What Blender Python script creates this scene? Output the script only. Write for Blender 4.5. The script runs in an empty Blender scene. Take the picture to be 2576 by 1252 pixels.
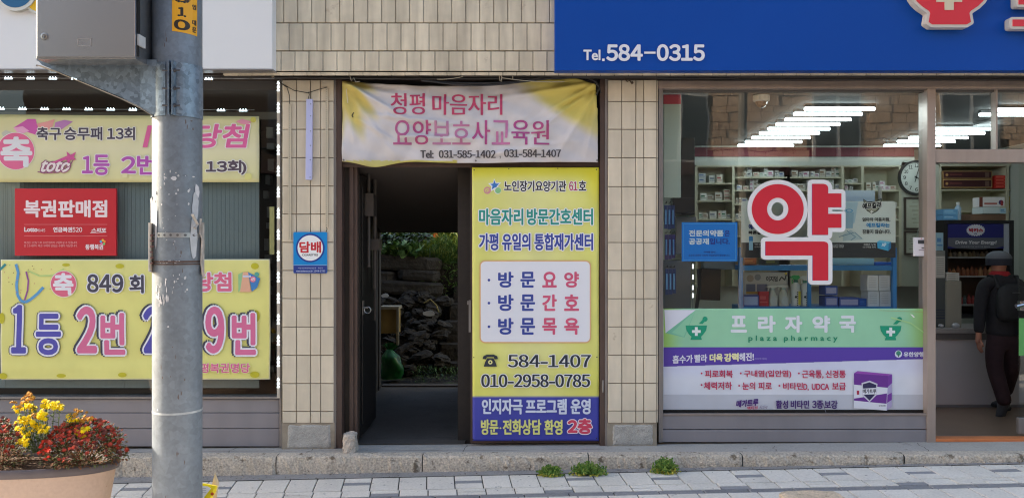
import bpy, math, random
from mathutils import Vector, Matrix, geometry
R = math.radians
sc = bpy.context.scene
col = sc.collection
rnd = random.Random(7)

# ------------------------------------------------------------------ camera, light
HC, F, D = 1.66, 2070.0, 6.84            # eye height, focal length (px of a 2576 wide frame), distance to the shop fronts
cam = bpy.data.objects.new('camera', bpy.data.cameras.new('camera'))
col.objects.link(cam); sc.camera = cam
cam.location = (0, 0, HC); cam.rotation_euler = (R(90), 0, 0)
cam.data.sensor_width = 36; cam.data.lens = 36 * F / 2576
cam.data.clip_end = 300; cam.data.clip_start = 0.05

SUN_EL, SUN_AZ = 24, 12                   # azimuth: degrees behind the facade line, coming from the left
w = bpy.data.worlds.new('World'); sc.world = w; w.use_nodes = True
wn = w.node_tree; bg = wn.nodes['Background']
sky = wn.nodes.new('ShaderNodeTexSky'); sky.sky_type = 'NISHITA'; sky.sun_disc = False
sky.sun_elevation = R(SUN_EL); sky.sun_rotation = R(-90 + SUN_AZ); sky.air_density = 1.2; sky.dust_density = 2.5
wn.links.new(sky.outputs[0], bg.inputs[0]); bg.inputs[1].default_value = 0.13
sl = bpy.data.lights.new('sun', 'SUN'); sl.energy = 5.0; sl.angle = R(0.6); sl.color = (1, .86, .68)
so = bpy.data.objects.new('sun', sl); col.objects.link(so)
sd = Vector((-math.cos(R(SUN_AZ)) * math.cos(R(SUN_EL)), math.sin(R(SUN_AZ)) * math.cos(R(SUN_EL)), math.sin(R(SUN_EL))))
so.rotation_euler = sd.to_track_quat('Z', 'Y').to_euler()
so.location = sd * 20
sc.view_settings.view_transform = 'Standard'; sc.view_settings.look = 'None'
sc.view_settings.exposure = 1.70; sc.view_settings.gamma = 1
sc.view_settings.use_curve_mapping = False
sc.render.engine = 'CYCLES'
sc.cycles.use_denoising = True; sc.cycles.filter_width = 1.15
sc.cycles.max_bounces = 8; sc.cycles.diffuse_bounces = 4; sc.cycles.glossy_bounces = 4; sc.cycles.transparent_max_bounces = 16
sc.cycles.caustics_reflective = False; sc.cycles.caustics_refractive = False

def X(u, y=D): return (u - 1288) * y / F
def Z(v, y=D): return HC - (v - 626) * y / F

# ------------------------------------------------------------------ materials
def lin(c):
    c = c / 255
    return c / 12.92 if c <= .04045 else ((c + .055) / 1.055) ** 2.4
def L3(rgb): return tuple(lin(c) for c in rgb) + (1,)
_m = {}
def mat(name, rgb, rough=.6, metal=0, noise=None, bump=None, rand=0, spots=None, emit=0, streak=None, sheen=None, spec=.5):
    if name in _m: return _m[name]
    m = bpy.data.materials.new(name); m.use_nodes = True; _m[name] = m
    n = m.node_tree.nodes; l = m.node_tree.links; b = n['Principled BSDF']
    b.inputs['Base Color'].default_value = L3(rgb); b.inputs['Roughness'].default_value = rough
    b.inputs['Metallic'].default_value = metal; b.inputs['Specular IOR Level'].default_value = spec
    geo = n.new('ShaderNodeNewGeometry'); cur = None
    def mul(fac_socket, a, bb, base):
        mr = n.new('ShaderNodeMapRange'); l.new(fac_socket, mr.inputs[0]); mr.inputs[3].default_value = a; mr.inputs[4].default_value = bb
        mr.inputs[1].default_value = .3; mr.inputs[2].default_value = .7
        vm = n.new('ShaderNodeVectorMath'); vm.operation = 'SCALE'
        if base is None: vm.inputs[0].default_value = L3(rgb)[:3]
        else: l.new(base, vm.inputs[0])
        l.new(mr.outputs[0], vm.inputs['Scale']); return vm.outputs[0]
    if noise:
        for (scale, amt) in (noise if isinstance(noise[0], tuple) else (noise,)):
            t = n.new('ShaderNodeTexNoise'); t.inputs['Scale'].default_value = scale; t.inputs['Detail'].default_value = 6
            l.new(geo.outputs['Position'], t.inputs['Vector']); cur = mul(t.outputs[0], 1 - amt, 1 + amt, cur)
    if streak:
        sc_, amt = streak
        mp = n.new('ShaderNodeMapping'); mp.inputs['Scale'].default_value = (sc_, sc_, sc_ * .12)
        l.new(geo.outputs['Position'], mp.inputs[0])
        t = n.new('ShaderNodeTexNoise'); t.inputs['Scale'].default_value = 1; t.inputs['Detail'].default_value = 5
        l.new(mp.outputs[0], t.inputs['Vector']); cur = mul(t.outputs[0], 1 - amt, 1 + amt * .25, cur)
    if rand:
        oi = n.new('ShaderNodeObjectInfo')
        mr = n.new('ShaderNodeMapRange'); l.new(oi.outputs['Random'], mr.inputs[0]); mr.inputs[3].default_value = 1 - rand; mr.inputs[4].default_value = 1 + rand
        vm = n.new('ShaderNodeVectorMath'); vm.operation = 'SCALE'
        if cur is None: vm.inputs[0].default_value = L3(rgb)[:3]
        else: l.new(cur, vm.inputs[0])
        l.new(mr.outputs[0], vm.inputs['Scale']); cur = vm.outputs[0]
    if spots:
        scale, thr, rgb2 = spots
        t = n.new('ShaderNodeTexNoise'); t.inputs['Scale'].default_value = scale; t.inputs['Detail'].default_value = 5; t.inputs['Roughness'].default_value = .65
        l.new(geo.outputs['Position'], t.inputs['Vector'])
        mr = n.new('ShaderNodeMapRange'); l.new(t.outputs[0], mr.inputs[0]); mr.inputs[1].default_value = thr; mr.inputs[2].default_value = thr + .07
        mx = n.new('ShaderNodeMix'); mx.data_type = 'RGBA'; l.new(mr.outputs[0], mx.inputs[0])
        if cur is None: mx.inputs[6].default_value = L3(rgb)
        else: l.new(cur, mx.inputs[6])
        mx.inputs[7].default_value = L3(rgb2); cur = mx.outputs[2]
    if cur is not None: l.new(cur, b.inputs['Base Color'])
    if bump:
        t = n.new('ShaderNodeTexNoise'); t.inputs['Scale'].default_value = bump[0]; t.inputs['Detail'].default_value = 5
        l.new(geo.outputs['Position'], t.inputs['Vector'])
        bp = n.new('ShaderNodeBump'); bp.inputs['Strength'].default_value = bump[1]; bp.inputs['Distance'].default_value = bump[2] if len(bump) > 2 else .004
        l.new(t.outputs[0], bp.inputs['Height']); l.new(bp.outputs[0], b.inputs['Normal'])
    if emit:
        b.inputs['Emission Color'].default_value = L3(rgb); b.inputs['Emission Strength'].default_value = emit
    return m
def pm(rgb): return mat('print_%d_%d_%d' % rgb, rgb, .55)

def glass(name, k=1.6, tint=(249, 252, 251)):
    m = bpy.data.materials.new(name); m.use_nodes = True; n = m.node_tree.nodes; l = m.node_tree.links; n.clear()
    o = n.new('ShaderNodeOutputMaterial'); mx = n.new('ShaderNodeMixShader'); t = n.new('ShaderNodeBsdfTransparent'); g = n.new('ShaderNodeBsdfGlossy')
    t.inputs[0].default_value = L3(tint); g.inputs['Roughness'].default_value = 0.0
    fr = n.new('ShaderNodeFresnel'); fr.inputs[0].default_value = 1.5
    geo = n.new('ShaderNodeNewGeometry'); inv = n.new('ShaderNodeMath'); inv.operation = 'SUBTRACT'; inv.inputs[0].default_value = 1
    l.new(geo.outputs['Backfacing'], inv.inputs[1])
    a = n.new('ShaderNodeMath'); a.operation = 'MULTIPLY'; l.new(fr.outputs[0], a.inputs[0]); l.new(inv.outputs[0], a.inputs[1])
    b = n.new('ShaderNodeMath'); b.operation = 'MULTIPLY'; b.use_clamp = True; l.new(a.outputs[0], b.inputs[0]); b.inputs[1].default_value = k
    tn = n.new('ShaderNodeTexNoise'); tn.inputs['Scale'].default_value = 1.3; l.new(geo.outputs['Position'], tn.inputs['Vector'])
    bp = n.new('ShaderNodeBump'); bp.inputs['Strength'].default_value = .08; bp.inputs['Distance'].default_value = .02
    l.new(tn.outputs[0], bp.inputs['Height']); l.new(bp.outputs[0], g.inputs['Normal'])
    l.new(b.outputs[0], mx.inputs[0]); l.new(t.outputs[0], mx.inputs[1]); l.new(g.outputs[0], mx.inputs[2]); l.new(mx.outputs[0], o.inputs[0])
    return m
def attr_mat(name, rough=.6, bump=None):
    m = bpy.data.materials.new(name); m.use_nodes = True; n = m.node_tree.nodes; l = m.node_tree.links
    a = n.new('ShaderNodeAttribute'); a.attribute_name = 'Col'
    geo = n.new('ShaderNodeNewGeometry')
    t = n.new('ShaderNodeTexNoise'); t.inputs['Scale'].default_value = 3.5; t.inputs['Detail'].default_value = 6; l.new(geo.outputs['Position'], t.inputs['Vector'])
    mr = n.new('ShaderNodeMapRange'); l.new(t.outputs[0], mr.inputs[0]); mr.inputs[1].default_value = .3; mr.inputs[2].default_value = .7; mr.inputs[3].default_value = .93; mr.inputs[4].default_value = 1.04
    vm = n.new('ShaderNodeVectorMath'); vm.operation = 'SCALE'; l.new(a.outputs[0], vm.inputs[0]); l.new(mr.outputs[0], vm.inputs['Scale'])
    b = n['Principled BSDF']; l.new(vm.outputs[0], b.inputs['Base Color']); b.inputs['Roughness'].default_value = rough
    if bump:
        t = n.new('ShaderNodeTexNoise'); t.inputs['Scale'].default_value = bump[0]; l.new(geo.outputs['Position'], t.inputs['Vector'])
        bp = n.new('ShaderNodeBump'); bp.inputs['Strength'].default_value = bump[1]; bp.inputs['Distance'].default_value = .01
        l.new(t.outputs[0], bp.inputs['Height']); l.new(bp.outputs[0], b.inputs['Normal'])
    return m

# ------------------------------------------------------------------ mesh building
class MB:
    def __init__(s): s.v = []; s.f = []; s.m = []; s.c = None
    def add(s, vs, fs, mi=0):
        o = len(s.v); s.v += [tuple(p) for p in vs]; s.f += [tuple(i + o for i in f) for f in fs]; s.m += [mi] * len(fs); return s
    def box(s, x0, x1, y0, y1, z0, z1, mi=0):
        if x0 > x1: x0, x1 = x1, x0
        if y0 > y1: y0, y1 = y1, y0
        if z0 > z1: z0, z1 = z1, z0
        return s.add([(x0,y0,z0),(x1,y0,z0),(x1,y1,z0),(x0,y1,z0),(x0,y0,z1),(x1,y0,z1),(x1,y1,z1),(x0,y1,z1)],
              [(0,3,2,1),(4,5,6,7),(0,1,5,4),(1,2,6,5),(2,3,7,6),(3,0,4,7)], mi)
    def pb(s, u0, u1, v0, v1, y0, y1, mi=0):      # box whose front face has this outline at distance y0
        return s.box(X(u0, y0), X(u1, y0), y0, y1, Z(v1, y0), Z(v0, y0), mi)
    def cbox(s, x0, x1, y0, y1, z0, z1, c=.004, mi=0, tilt=(0, 0)):  # front (-y) face chamfered
        if z0 > z1: z0, z1 = z1, z0
        a, b = tilt
        return s.add([(x0,y1,z0),(x1,y1,z0),(x1,y1,z1),(x0,y1,z1),(x0,y0+c,z0),(x1,y0+c,z0),(x1,y0+c,z1),(x0,y0+c,z1),
                      (x0+c,y0+a,z0+c),(x1-c,y0+b,z0+c),(x1-c,y0+b,z1-c),(x0+c,y0+a,z1-c)],
              [(0,3,2,1),(0,1,5,4),(1,2,6,5),(2,3,7,6),(3,0,4,7),(4,5,9,8),(5,6,10,9),(6,7,11,10),(7,4,8,11),(8,9,10,11)], mi)
    def prism(s, pts, y0, y1, mi=0, back=True):   # pts: (x,z) loop
        n = len(pts); fr = [(x, y0, z) for x, z in pts]; bk = [(x, y1, z) for x, z in pts]
        tr = geometry.tessellate_polygon([[Vector((x, z, 0)) for x, z in pts]])
        fs = [t for t in tr] + [(i, (i+1) % n, (i+1) % n + n, i + n) for i in range(n)]
        if back: fs += [tuple(i + n for i in reversed(t)) for t in tr]
        return s.add(fr + bk, fs, mi)
    def tube(s, pts, r, n=8, mi=0, cap=True):
        pts = [Vector(p) for p in pts]; rr = r if isinstance(r, (list, tuple)) else [r] * len(pts)
        vs = []; up = None
        for i, p in enumerate(pts):
            d = (pts[min(i+1, len(pts)-1)] - pts[max(i-1, 0)]); d = d.normalized() if d.length > 1e-9 else Vector((0,0,1))
            if up is None: up = Vector((0, 0, 1)) if abs(d.z) < .9 else Vector((1, 0, 0))
            a = d.cross(up).normalized(); b = a.cross(d).normalized(); up = b
            for k in range(n):
                t = 2 * math.pi * k / n; vs.append(p + (a * math.cos(t) + b * math.sin(t)) * rr[i])
        fs = [(i*n+k, i*n+(k+1) % n, (i+1)*n+(k+1) % n, (i+1)*n+k) for i in range(len(pts)-1) for k in range(n)]
        if cap: fs += [tuple(range(n))[::-1], tuple((len(pts)-1)*n + k for k in range(n))]
        return s.add(vs, fs, mi)
    def lathe(s, c, prof, n=32, sx=1, sy=1, mi=0, e=1.0):
        vs = []
        def se(t): return math.copysign(abs(t) ** e, t)
        for r, z in prof:
            for k in range(n):
                t = 2 * math.pi * k / n; vs.append((c[0] + r * sx * se(math.cos(t)), c[1] + r * sy * se(math.sin(t)), c[2] + z))
        fs = [(i*n+k, i*n+(k+1) % n, (i+1)*n+(k+1) % n, (i+1)*n+k) for i in range(len(prof)-1) for k in range(n)]
        return s.add(vs, fs, mi)
    def ball(s, c, r, n=10, mi=0):
        prof = [(max(1e-4, math.sin(math.pi*i/n)), math.cos(math.pi*i/n)) for i in range(n+1)]
        rx, ry, rz = r if isinstance(r, tuple) else (r, r, r)
        vs = []; m = n * 2
        for a, b in prof:
            for k in range(m):
                t = 2*math.pi*k/m; vs.append((c[0]+a*math.cos(t)*rx, c[1]+a*math.sin(t)*ry, c[2]+b*rz))
        return s.add(vs, [(i*m+k, (i+1)*m+k, (i+1)*m+(k+1) % m, i*m+(k+1) % m) for i in range(n) for k in range(m)], mi)

WO = {}   # world origin of objects used as parents
def tag(o, label=None, cat=None, group=None, kind=None):
    if label: o['label'] = label
    if cat: o['category'] = cat
    if group: o['group'] = group
    if kind: o['kind'] = kind
    return o
def link(o, parent, org):
    col.objects.link(o); WO[o.name] = Vector(org)
    if parent is not None:
        o.parent = parent; o.location = Vector(org) - WO[parent.name]
    else: o.location = org
def empty(name, loc, label=None, cat=None, group=None, kind=None):
    o = bpy.data.objects.new(name, None); o.empty_display_size = .1; link(o, None, loc); return tag(o, label, cat, group, kind)
def build(mb, name, mats, parent=None, label=None, cat=None, group=None, kind=None, smooth=False, bev=0, colors=None):
    if not isinstance(mats, (list, tuple)): mats = [mats]
    xs = [p[0] for p in mb.v]; ys = [p[1] for p in mb.v]; zs = [p[2] for p in mb.v]
    org = Vector(((min(xs)+max(xs))/2, (min(ys)+max(ys))/2, min(zs)))
    me = bpy.data.meshes.new(name); me.from_pydata([tuple(Vector(p) - org) for p in mb.v], [], mb.f)
    for m in mats: me.materials.append(m)
    me.polygons.foreach_set('material_index', mb.m)
    if smooth: me.polygons.foreach_set('use_smooth', [True] * len(me.polygons))
    if colors:
        a = me.color_attributes.new('Col', 'FLOAT_COLOR', 'POINT')
        for i, c in enumerate(colors): a.data[i].color = c
    me.update()
    o = bpy.data.objects.new(name, me); link(o, parent, org)
    if bev:
        b = o.modifiers.new('bevel', 'BEVEL'); b.width = bev; b.segments = 2; b.limit_method = 'ANGLE'
    if smooth == 'auto' or (smooth and bev): pass
    return tag(o, label, cat, group, kind)
def copy_thing(src, dpos, label=None):
    r = src.copy(); col.objects.link(r); r.location = src.location + Vector(dpos)
    if label: r['label'] = label
    for ch in src.children:
        c = ch.copy(); col.objects.link(c); c.parent = r
        for g in ch.children:
            d = g.copy(); col.objects.link(d); d.parent = c
    return r

# ------------------------------------------------------------------ lettering
_tc = {}
FW = {c: chr(ord(c) + 0xFEE0) for c in '0123456789'}
def glyph1(s):
    if s in _tc: return _tc[s]
    c = bpy.data.curves.new('text', 'FONT'); c.body = s; c.resolution_u = 4
    o = bpy.data.objects.new('text', c); me = o.to_mesh()
    v = [(p.co.x, p.co.y) for p in me.vertices]; f = [tuple(p.vertices) for p in me.polygons]
    o.to_mesh_clear(); bpy.data.objects.remove(o); bpy.data.curves.remove(c)
    _tc[s] = (v, f); return v, f
def glyphs(s):
    if not any(ch in FW for ch in s) or 'Toto' in s or s.isascii() and any(ch.isalpha() for ch in s): return glyph1(s)
    V = []; Fc = []; x = 0
    for ch in s:                      # digits are set one by one, evenly spaced
        if ch == ' ': x += .28; continue
        v, f = glyph1(FW.get(ch, ch)); xs = [a for a, b in v]; x0, x1 = min(xs), max(xs); o = len(V)
        if ch == '-': v = [(a if a-x0 < (x1-x0)/2 else a+.12, b+.04) for a, b in v]; x1 += .12
        g = .09 if ch in FW or ch in '-.,:()' else .04
        V += [(a-x0+x, b) for a, b in v]; Fc += [tuple(i+o for i in q) for q in f]; x += x1-x0+g
    return V, Fc
BK_ = .62                                 # overall weight of the bold strokes
DIRS = [(math.cos(2*math.pi*k/10), math.sin(2*math.pi*k/10)) for k in range(10)]
class Print:
    """flat print in picture coordinates of a sheet: (u, v) on the sheet, h = metres proud of it"""
    def __init__(s, y, disp=None, mapper=None, h0=.0012):
        s.y = y; s.disp = disp; s.h = h0; s.mb = MB(); s.mats = []; s.map = mapper
    def mi(s, rgb):
        m = pm(rgb) if isinstance(rgb, tuple) else rgb
        if m not in s.mats: s.mats.append(m)
        return s.mats.index(m)
    def P(s, u, v, h):
        if s.map: return s.map(u, v, h)
        d = s.disp(u, v) if s.disp else 0
        return (X(u, s.y), s.y - h - d, Z(v, s.y))
    def tris(s, vs, fs, rgb, h):
        if s.disp:                       # follow the folds: split long triangles
            vs = list(vs); out = []; st = [tuple(f) for f in fs]
            st2 = []
            for f in st:
                for i in range(1, len(f)-1): st2.append((f[0], f[i], f[i+1]))
            while st2:
                a, b, c = st2.pop(); e = [(a, b, c), (b, c, a), (c, a, b)]
                ln = [(vs[p][0]-vs[q][0])**2 + (vs[p][1]-vs[q][1])**2 for p, q, _ in e]; k = ln.index(max(ln))
                if ln[k] > 144:
                    p, q, r = e[k]; vs.append(((vs[p][0]+vs[q][0])/2, (vs[p][1]+vs[q][1])/2)); m = len(vs)-1
                    st2 += [(p, m, r), (m, q, r)]
                else: out.append((a, b, c))
            fs = out
        s.mb.add([s.P(u, v, h) for u, v in vs], fs, s.mi(rgb))
    def poly(s, pts, rgb, dh=.00012):
        s.h += dh
        tr = geometry.tessellate_polygon([[Vector((u, v, 0)) for u, v in pts]])
        s.tris(pts, tr, rgb, s.h); return s
    def rect(s, u0, v0, u1, v1, rgb, r=0):
        if not r: return s.poly([(u0,v0),(u1,v0),(u1,v1),(u0,v1)], rgb)
        return s.poly(rrect(u0, v0, u1, v1, r), rgb)
    def disc(s, u, v, r, rgb, ry=None, n=28):
        ry = ry or r; return s.poly([(u + r*math.cos(2*math.pi*k/n), v + ry*math.sin(2*math.pi*k/n)) for k in range(n)], rgb)
    def ring(s, u, v, ro, ri, rgb, roy=None, riy=None, n=36):
        s.h += .00012; roy = roy or ro; riy = riy or ri
        vs = [(u + ro*math.cos(2*math.pi*k/n), v + roy*math.sin(2*math.pi*k/n)) for k in range(n)] + [(u + ri*math.cos(2*math.pi*k/n), v + riy*math.sin(2*math.pi*k/n)) for k in range(n)]
        s.tris(vs, [(k, (k+1) % n, (k+1) % n + n, k + n) for k in range(n)], rgb, s.h); return s
    def line(s, pts, wd, rgb):
        for (a, b), (c, d) in zip(pts, pts[1:]):
            L = math.hypot(c-a, d-b) or 1; nx, ny = -(d-b)/L*wd/2, (c-a)/L*wd/2
            s.poly([(a+nx,b+ny),(c+nx,d+ny),(c-nx,d-ny),(a-nx,b-ny)], rgb, .00001)
        return s
    def text(s, t, u0, u1, v0, v1, rgb, bold=0, boldx=None, outline=(), shear=0, slope=0):
        """fit t exactly into the box; bold = stroke growth in px; outline = [(extra px, colour, du, dv)] back to front"""
        bx = (bold if boldx is None else boldx)*BK_; by = bold*BK_
        gv, gf = glyphs(t)
        if not gv: return s
        xs = [p[0] for p in gv]; ys = [p[1] for p in gv]; x0, x1, y0, y1 = min(xs), max(xs), min(ys), max(ys)
        sh = shear * (v1 - v0)
        def mp(p):
            a = (p[0]-x0)/(x1-x0 or 1); b = (p[1]-y0)/(y1-y0 or 1)
            u = u0+bx + a*(u1-u0-2*bx-abs(sh)) + b*sh; v = v1-by - b*(v1-v0-2*by)
            return (u, v + slope*(u-u0))
        base = [mp(p) for p in gv]
        def lay(rx, ry, c, du=0, dv=0):
            if rx <= 0 and ry <= 0: s.h += .00012; s.tris([(u+du, v+dv) for u, v in base], gf, c, s.h); return
            for a, b in DIRS + [(0, 0)]:
                s.h += .000012; s.tris([(u+du+a*rx, v+dv+b*ry) for u, v in base], gf, c, s.h)
        for (ex, c, du, dv) in outline: lay(bx+ex, by+ex, c, du, dv); s.h += .00006
        lay(bx, by, rgb); s.h += .00004
        return s
    def out(s, name, parent, label=None): return build(s.mb, name, s.mats, parent, label)
def rrect(u0, v0, u1, v1, r, n=5):
    p = []
    for cx, cy, a0 in ((u1-r, v0+r, -90), (u1-r, v1-r, 0), (u0+r, v1-r, 90), (u0+r, v0+r, 180)):
        for k in range(n+1): t = R(a0 + 90*k/n); p.append((cx + r*math.cos(t), cy + r*math.sin(t)))
    return p
def offset_poly(pts, d, rnd_n=5):
    """outward offset of a loop given clockwise in (u, v down), round joins on convex corners"""
    n = len(pts); area = sum(pts[i][0]*pts[(i+1) % n][1] - pts[(i+1) % n][0]*pts[i][1] for i in range(n))
    sg = 1 if area > 0 else -1; out = []
    for i in range(n):
        p0, p, p1 = pts[i-1], pts[i], pts[(i+1) % n]
        a = Vector((p[0]-p0[0], p[1]-p0[1])).normalized(); b = Vector((p1[0]-p[0], p1[1]-p[1])).normalized()
        na = Vector((a.y, -a.x)) * sg; nb = Vector((b.y, -b.x)) * sg
        cr = (a.x*b.y - a.y*b.x) * sg
        if cr > .2:
            a0 = math.atan2(na.y, na.x); a1 = math.atan2(nb.y, nb.x); da = (a1 - a0 + math.pi) % (2*math.pi) - math.pi
            for k in range(rnd_n+1): t = a0 + da*k/rnd_n; out.append((p[0]+d*math.cos(t), p[1]+d*math.sin(t)))
        else:
            m = (na + nb); m = m / max(.3, m.dot(na)); out.append((p[0]+d*m.x, p[1]+d*m.y))
    return out
def sheet(name, parent, y, u0, u1, v0, v1, fcol, m, nu=60, nv=30, disp=None, edge=None, th=.002):
    """printed cloth or vinyl sheet; fcol(u, v) gives the printed colour, edge(a, b) gives its outline"""
    mb = MB(); cols = []
    for side in (0, 1):
        for j in range(nv+1):
            for i in range(nu+1):
                a, b = i/nu, j/nv; u, v = (u0+(u1-u0)*a, v0+(v1-v0)*b)
                if edge: u, v = edge(a, b)
                d = disp(u, v) if disp else 0
                mb.v.append((X(u, y), y - d + side*th, Z(v, y))); cols.append(L3(fcol(u, v)))
    W = nu+1; N = W*(nv+1)
    for j in range(nv):
        for i in range(nu):
            a = j*W+i; mb.f.append((a, a+W, a+W+1, a+1)); mb.f.append((a+N, a+1+N, a+W+1+N, a+W+N)); mb.m += [0, 0]
    for i in range(nu):
        mb.f.append((i, i+1, i+1+N, i+N)); a = nv*W+i; mb.f.append((a, a+N, a+1+N, a+1)); mb.m += [0, 0]
    for j in range(nv):
        a = j*W; mb.f.append((a, a+N, a+W+N, a+W)); a = j*W+nu; mb.f.append((a, a+W, a+W+N, a+N)); mb.m += [0, 0]
    return build(mb, name, m, parent, colors=cols, smooth=True)
def smooth01(t): t = max(0, min(1, t)); return t*t*(3-2*t)
def mixc(a, b, t): t = max(0, min(1, t)); return tuple(a[i]+(b[i]-a[i])*t for i in range(3))
#PART2
# ================================================================== GROUND
def zs(x, y): return -.104 + .0266*max(-6, min(6, x)) + .046*(max(y, 2.0)-6.5)      # pavement surface
def zp(x): return .018 + .0097*max(-6, min(6, x))                       # step in front of the shops
def yk(x): return 6.54 - .03*max(-6, min(6, x))                        # front edge of the step
m_pave = mat('paver_concrete', (214, 209, 202), .85, noise=((2.5, .08), (60, .09)), bump=(220, .35, .002), rand=.06, spots=(13, .63, (168, 165, 163)))
m_paved = mat('paver_dark_strip', (140, 141, 146), .85, noise=(60, .12), bump=(220, .4, .002), rand=.06)
m_joint = mat('paver_joint_sand', (72, 69, 67), .95, noise=(30, .25))
m_asph = mat('asphalt', (75, 75, 78), .95, noise=(40, .2), bump=(150, .4))
m_gut = mat('gutter_concrete', (142, 140, 140), .95, noise=((5, .12), (60, .15)), bump=(90, .5), spots=(14, .6, (105, 102, 98)))
m_kerb = mat('kerb_concrete', (194, 184, 171), .95, noise=((4, .12), (70, .35)), bump=(110, 1.0, .012), rand=.04, spots=(11, .58, (120, 108, 94)))
m_step = mat('step_concrete', (170, 166, 161), .9, noise=((3, .08), (70, .12)), bump=(120, .5, .004), spots=(6, .64, (120, 114, 108)))
m_dark = mat('black_gap', (22, 20, 20), .9)

g = MB()
N = 40
for i in range(N):
    pass
xs_ = [-40, -12, -6, -3, 0, 3, 6, 12, 40]; ys_ = [-6, 0, 2.0, 3.0, 4.0, 5.0, 6.0, 6.46]
for i in range(len(xs_)-1):
    for j in range(len(ys_)-1):
        a = [(xs_[i], ys_[j]), (xs_[i+1], ys_[j]), (xs_[i+1], ys_[j+1] if ys_[j+1] < 6.4 else yk(xs_[i+1])+.02), (xs_[i], ys_[j+1] if ys_[j+1] < 6.4 else yk(xs_[i])+.02)]
        g.add([(x, y, zs(x, y) - .012) for x, y in a], [(0, 1, 2, 3)])
side = build(g, 'sidewalk', m_joint, kind='structure')
g = MB(); g.add([(-60, -60, -.75), (60, -60, -.75), (60, 60, -.75), (-60, 60, -.75)], [(0, 1, 2, 3)])
build(g, 'ground', m_asph, kind='structure')
# the pavers: skewed grid, parallelograms
sk = -.0957
def pv(x, y): return (x + sk*(y-6.4), y - .016*x)
def piece(x0, x1, y0, y1, m, h=.0, name='paver'):
    j = .0045; c = .003; mb = MB(); lo = []; mid = []; hi = []
    dz = rnd.uniform(-.0012, .0012) + h
    for (a, b) in ((x0+j, y0+j), (x1-j, y0+j), (x1-j, y1-j), (x0+j, y1-j)):
        px, py = pv(a, b); z = zs(px, py) + dz
        lo.append((px, py, z-.03)); mid.append((px, py, z-.0025))
    for (a, b) in ((x0+j+c, y0+j+c), (x1-j-c, y0+j+c), (x1-j-c, y1-j-c), (x0+j+c, y1-j-c)):
        px, py = pv(a, b); hi.append((px, py, zs(px, py)+dz))
    mb.add(lo+mid+hi, [(0,1,5,4),(1,2,6,5),(2,3,7,6),(3,0,4,7),(4,5,9,8),(5,6,10,9),(6,7,11,10),(7,4,8,11),(8,9,10,11)])
    return build(mb, name, m, side)
PW = .2146
rowA = (6.155, 6.445); rowB = (6.02, 6.15); band = (5.945, 6.015)
dark = {-11: .10, -6: .13, -2: .12, 2: .13, 5: .10, 8: .12, 11: .13, -14: .12, 14: .11, 17: .12}
for k in range(-19, 24):
    x0 = k*PW - .02; x1 = x0 + PW
    if k in dark:
        yy = rowA[0] + dark[k]
        piece(x0, x1, rowA[0], yy, m_pave); piece(x0, x1, yy, yy+.06, m_paved); piece(x0, x1, yy+.06, rowA[1], m_pave)
    else: piece(x0, x1, rowA[0], rowA[1], m_pave)
    x0 += .012; x1 += .012
    if k % 3 == 1:
        piece(x0, x1, rowB[0]+.065, rowB[1], m_pave); piece(x0, x1, rowB[0], rowB[0]+.06, m_paved if k % 2 else m_pave)
    else: piece(x0, x1, rowB[0], rowB[1], m_pave)
for k in range(-13, 16):
    x0 = k*.325 + .05
    for q in range(4):            # ribbed strip stones
        pass
    mb = MB(); piece(x0, x0+.325, band[0], band[1], m_paved, -.002, 'ribbed_paver')
    for q in range(3):
        a, b = x0+.012, x0+.313; y0 = band[0] + .014 + q*.018
        P4 = [pv(a, y0), pv(b, y0), pv(b, y0+.009), pv(a, y0+.009)]
        zz = [zs(*p) for p in P4]
        mb.add([(p[0], p[1], z-.002) for p, z in zip(P4, zz)] + [(p[0], p[1], z+.0015) for p, z in zip(P4, zz)], [(4,5,6,7),(0,1,5,4),(1,2,6,5),(2,3,7,6),(3,0,4,7)])
    build(mb, 'rib', m_paved, side)
for r_, y1 in enumerate((5.94, 5.64, 5.34)):
    for k in range(-17, 18):
        x0 = k*PW + (.05 if r_ % 2 else .0); piece(x0, x0+PW, y1-.295, y1, m_pave)
mb = MB()                            # the rest of the pavement, laid in large slabs
for i in range(-14, 15):
    for j in range(5): 
        x0 = i*.6; y0 = 2.1 + j*.58
        P4 = [(x0+.004, y0+.004), (x0+.596, y0+.004), (x0+.596, y0+.576), (x0+.004, y0+.576)]
        mb.add([(x, y, zs(x, y)) for x, y in P4] + [(x, y, zs(x, y)-.02) for x, y in P4], [(0,1,2,3),(0,4,5,1),(1,5,6,2),(2,6,7,3),(3,7,4,0)])
build(mb, 'slab', m_pave, side, kind='stuff')
# gutter strip of rough concrete against the kerb
gut = MB(); px = None
xs2 = [-6 + i*.25 for i in range(49)]
for a, b in zip(xs2, xs2[1:]):
    f0a, f0b = 6.45 - .016*a, 6.45 - .016*b
    gut.add([(a, f0a, zs(a, f0a)+.001), (b, f0b, zs(b, f0b)+.001), (b, yk(b)+.02, zs(b, yk(b))+.004), (a, yk(a)+.02, zs(a, yk(a))+.004)], [(0, 1, 2, 3)])
build(gut, 'gutter_strip', m_gut, side)

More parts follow.
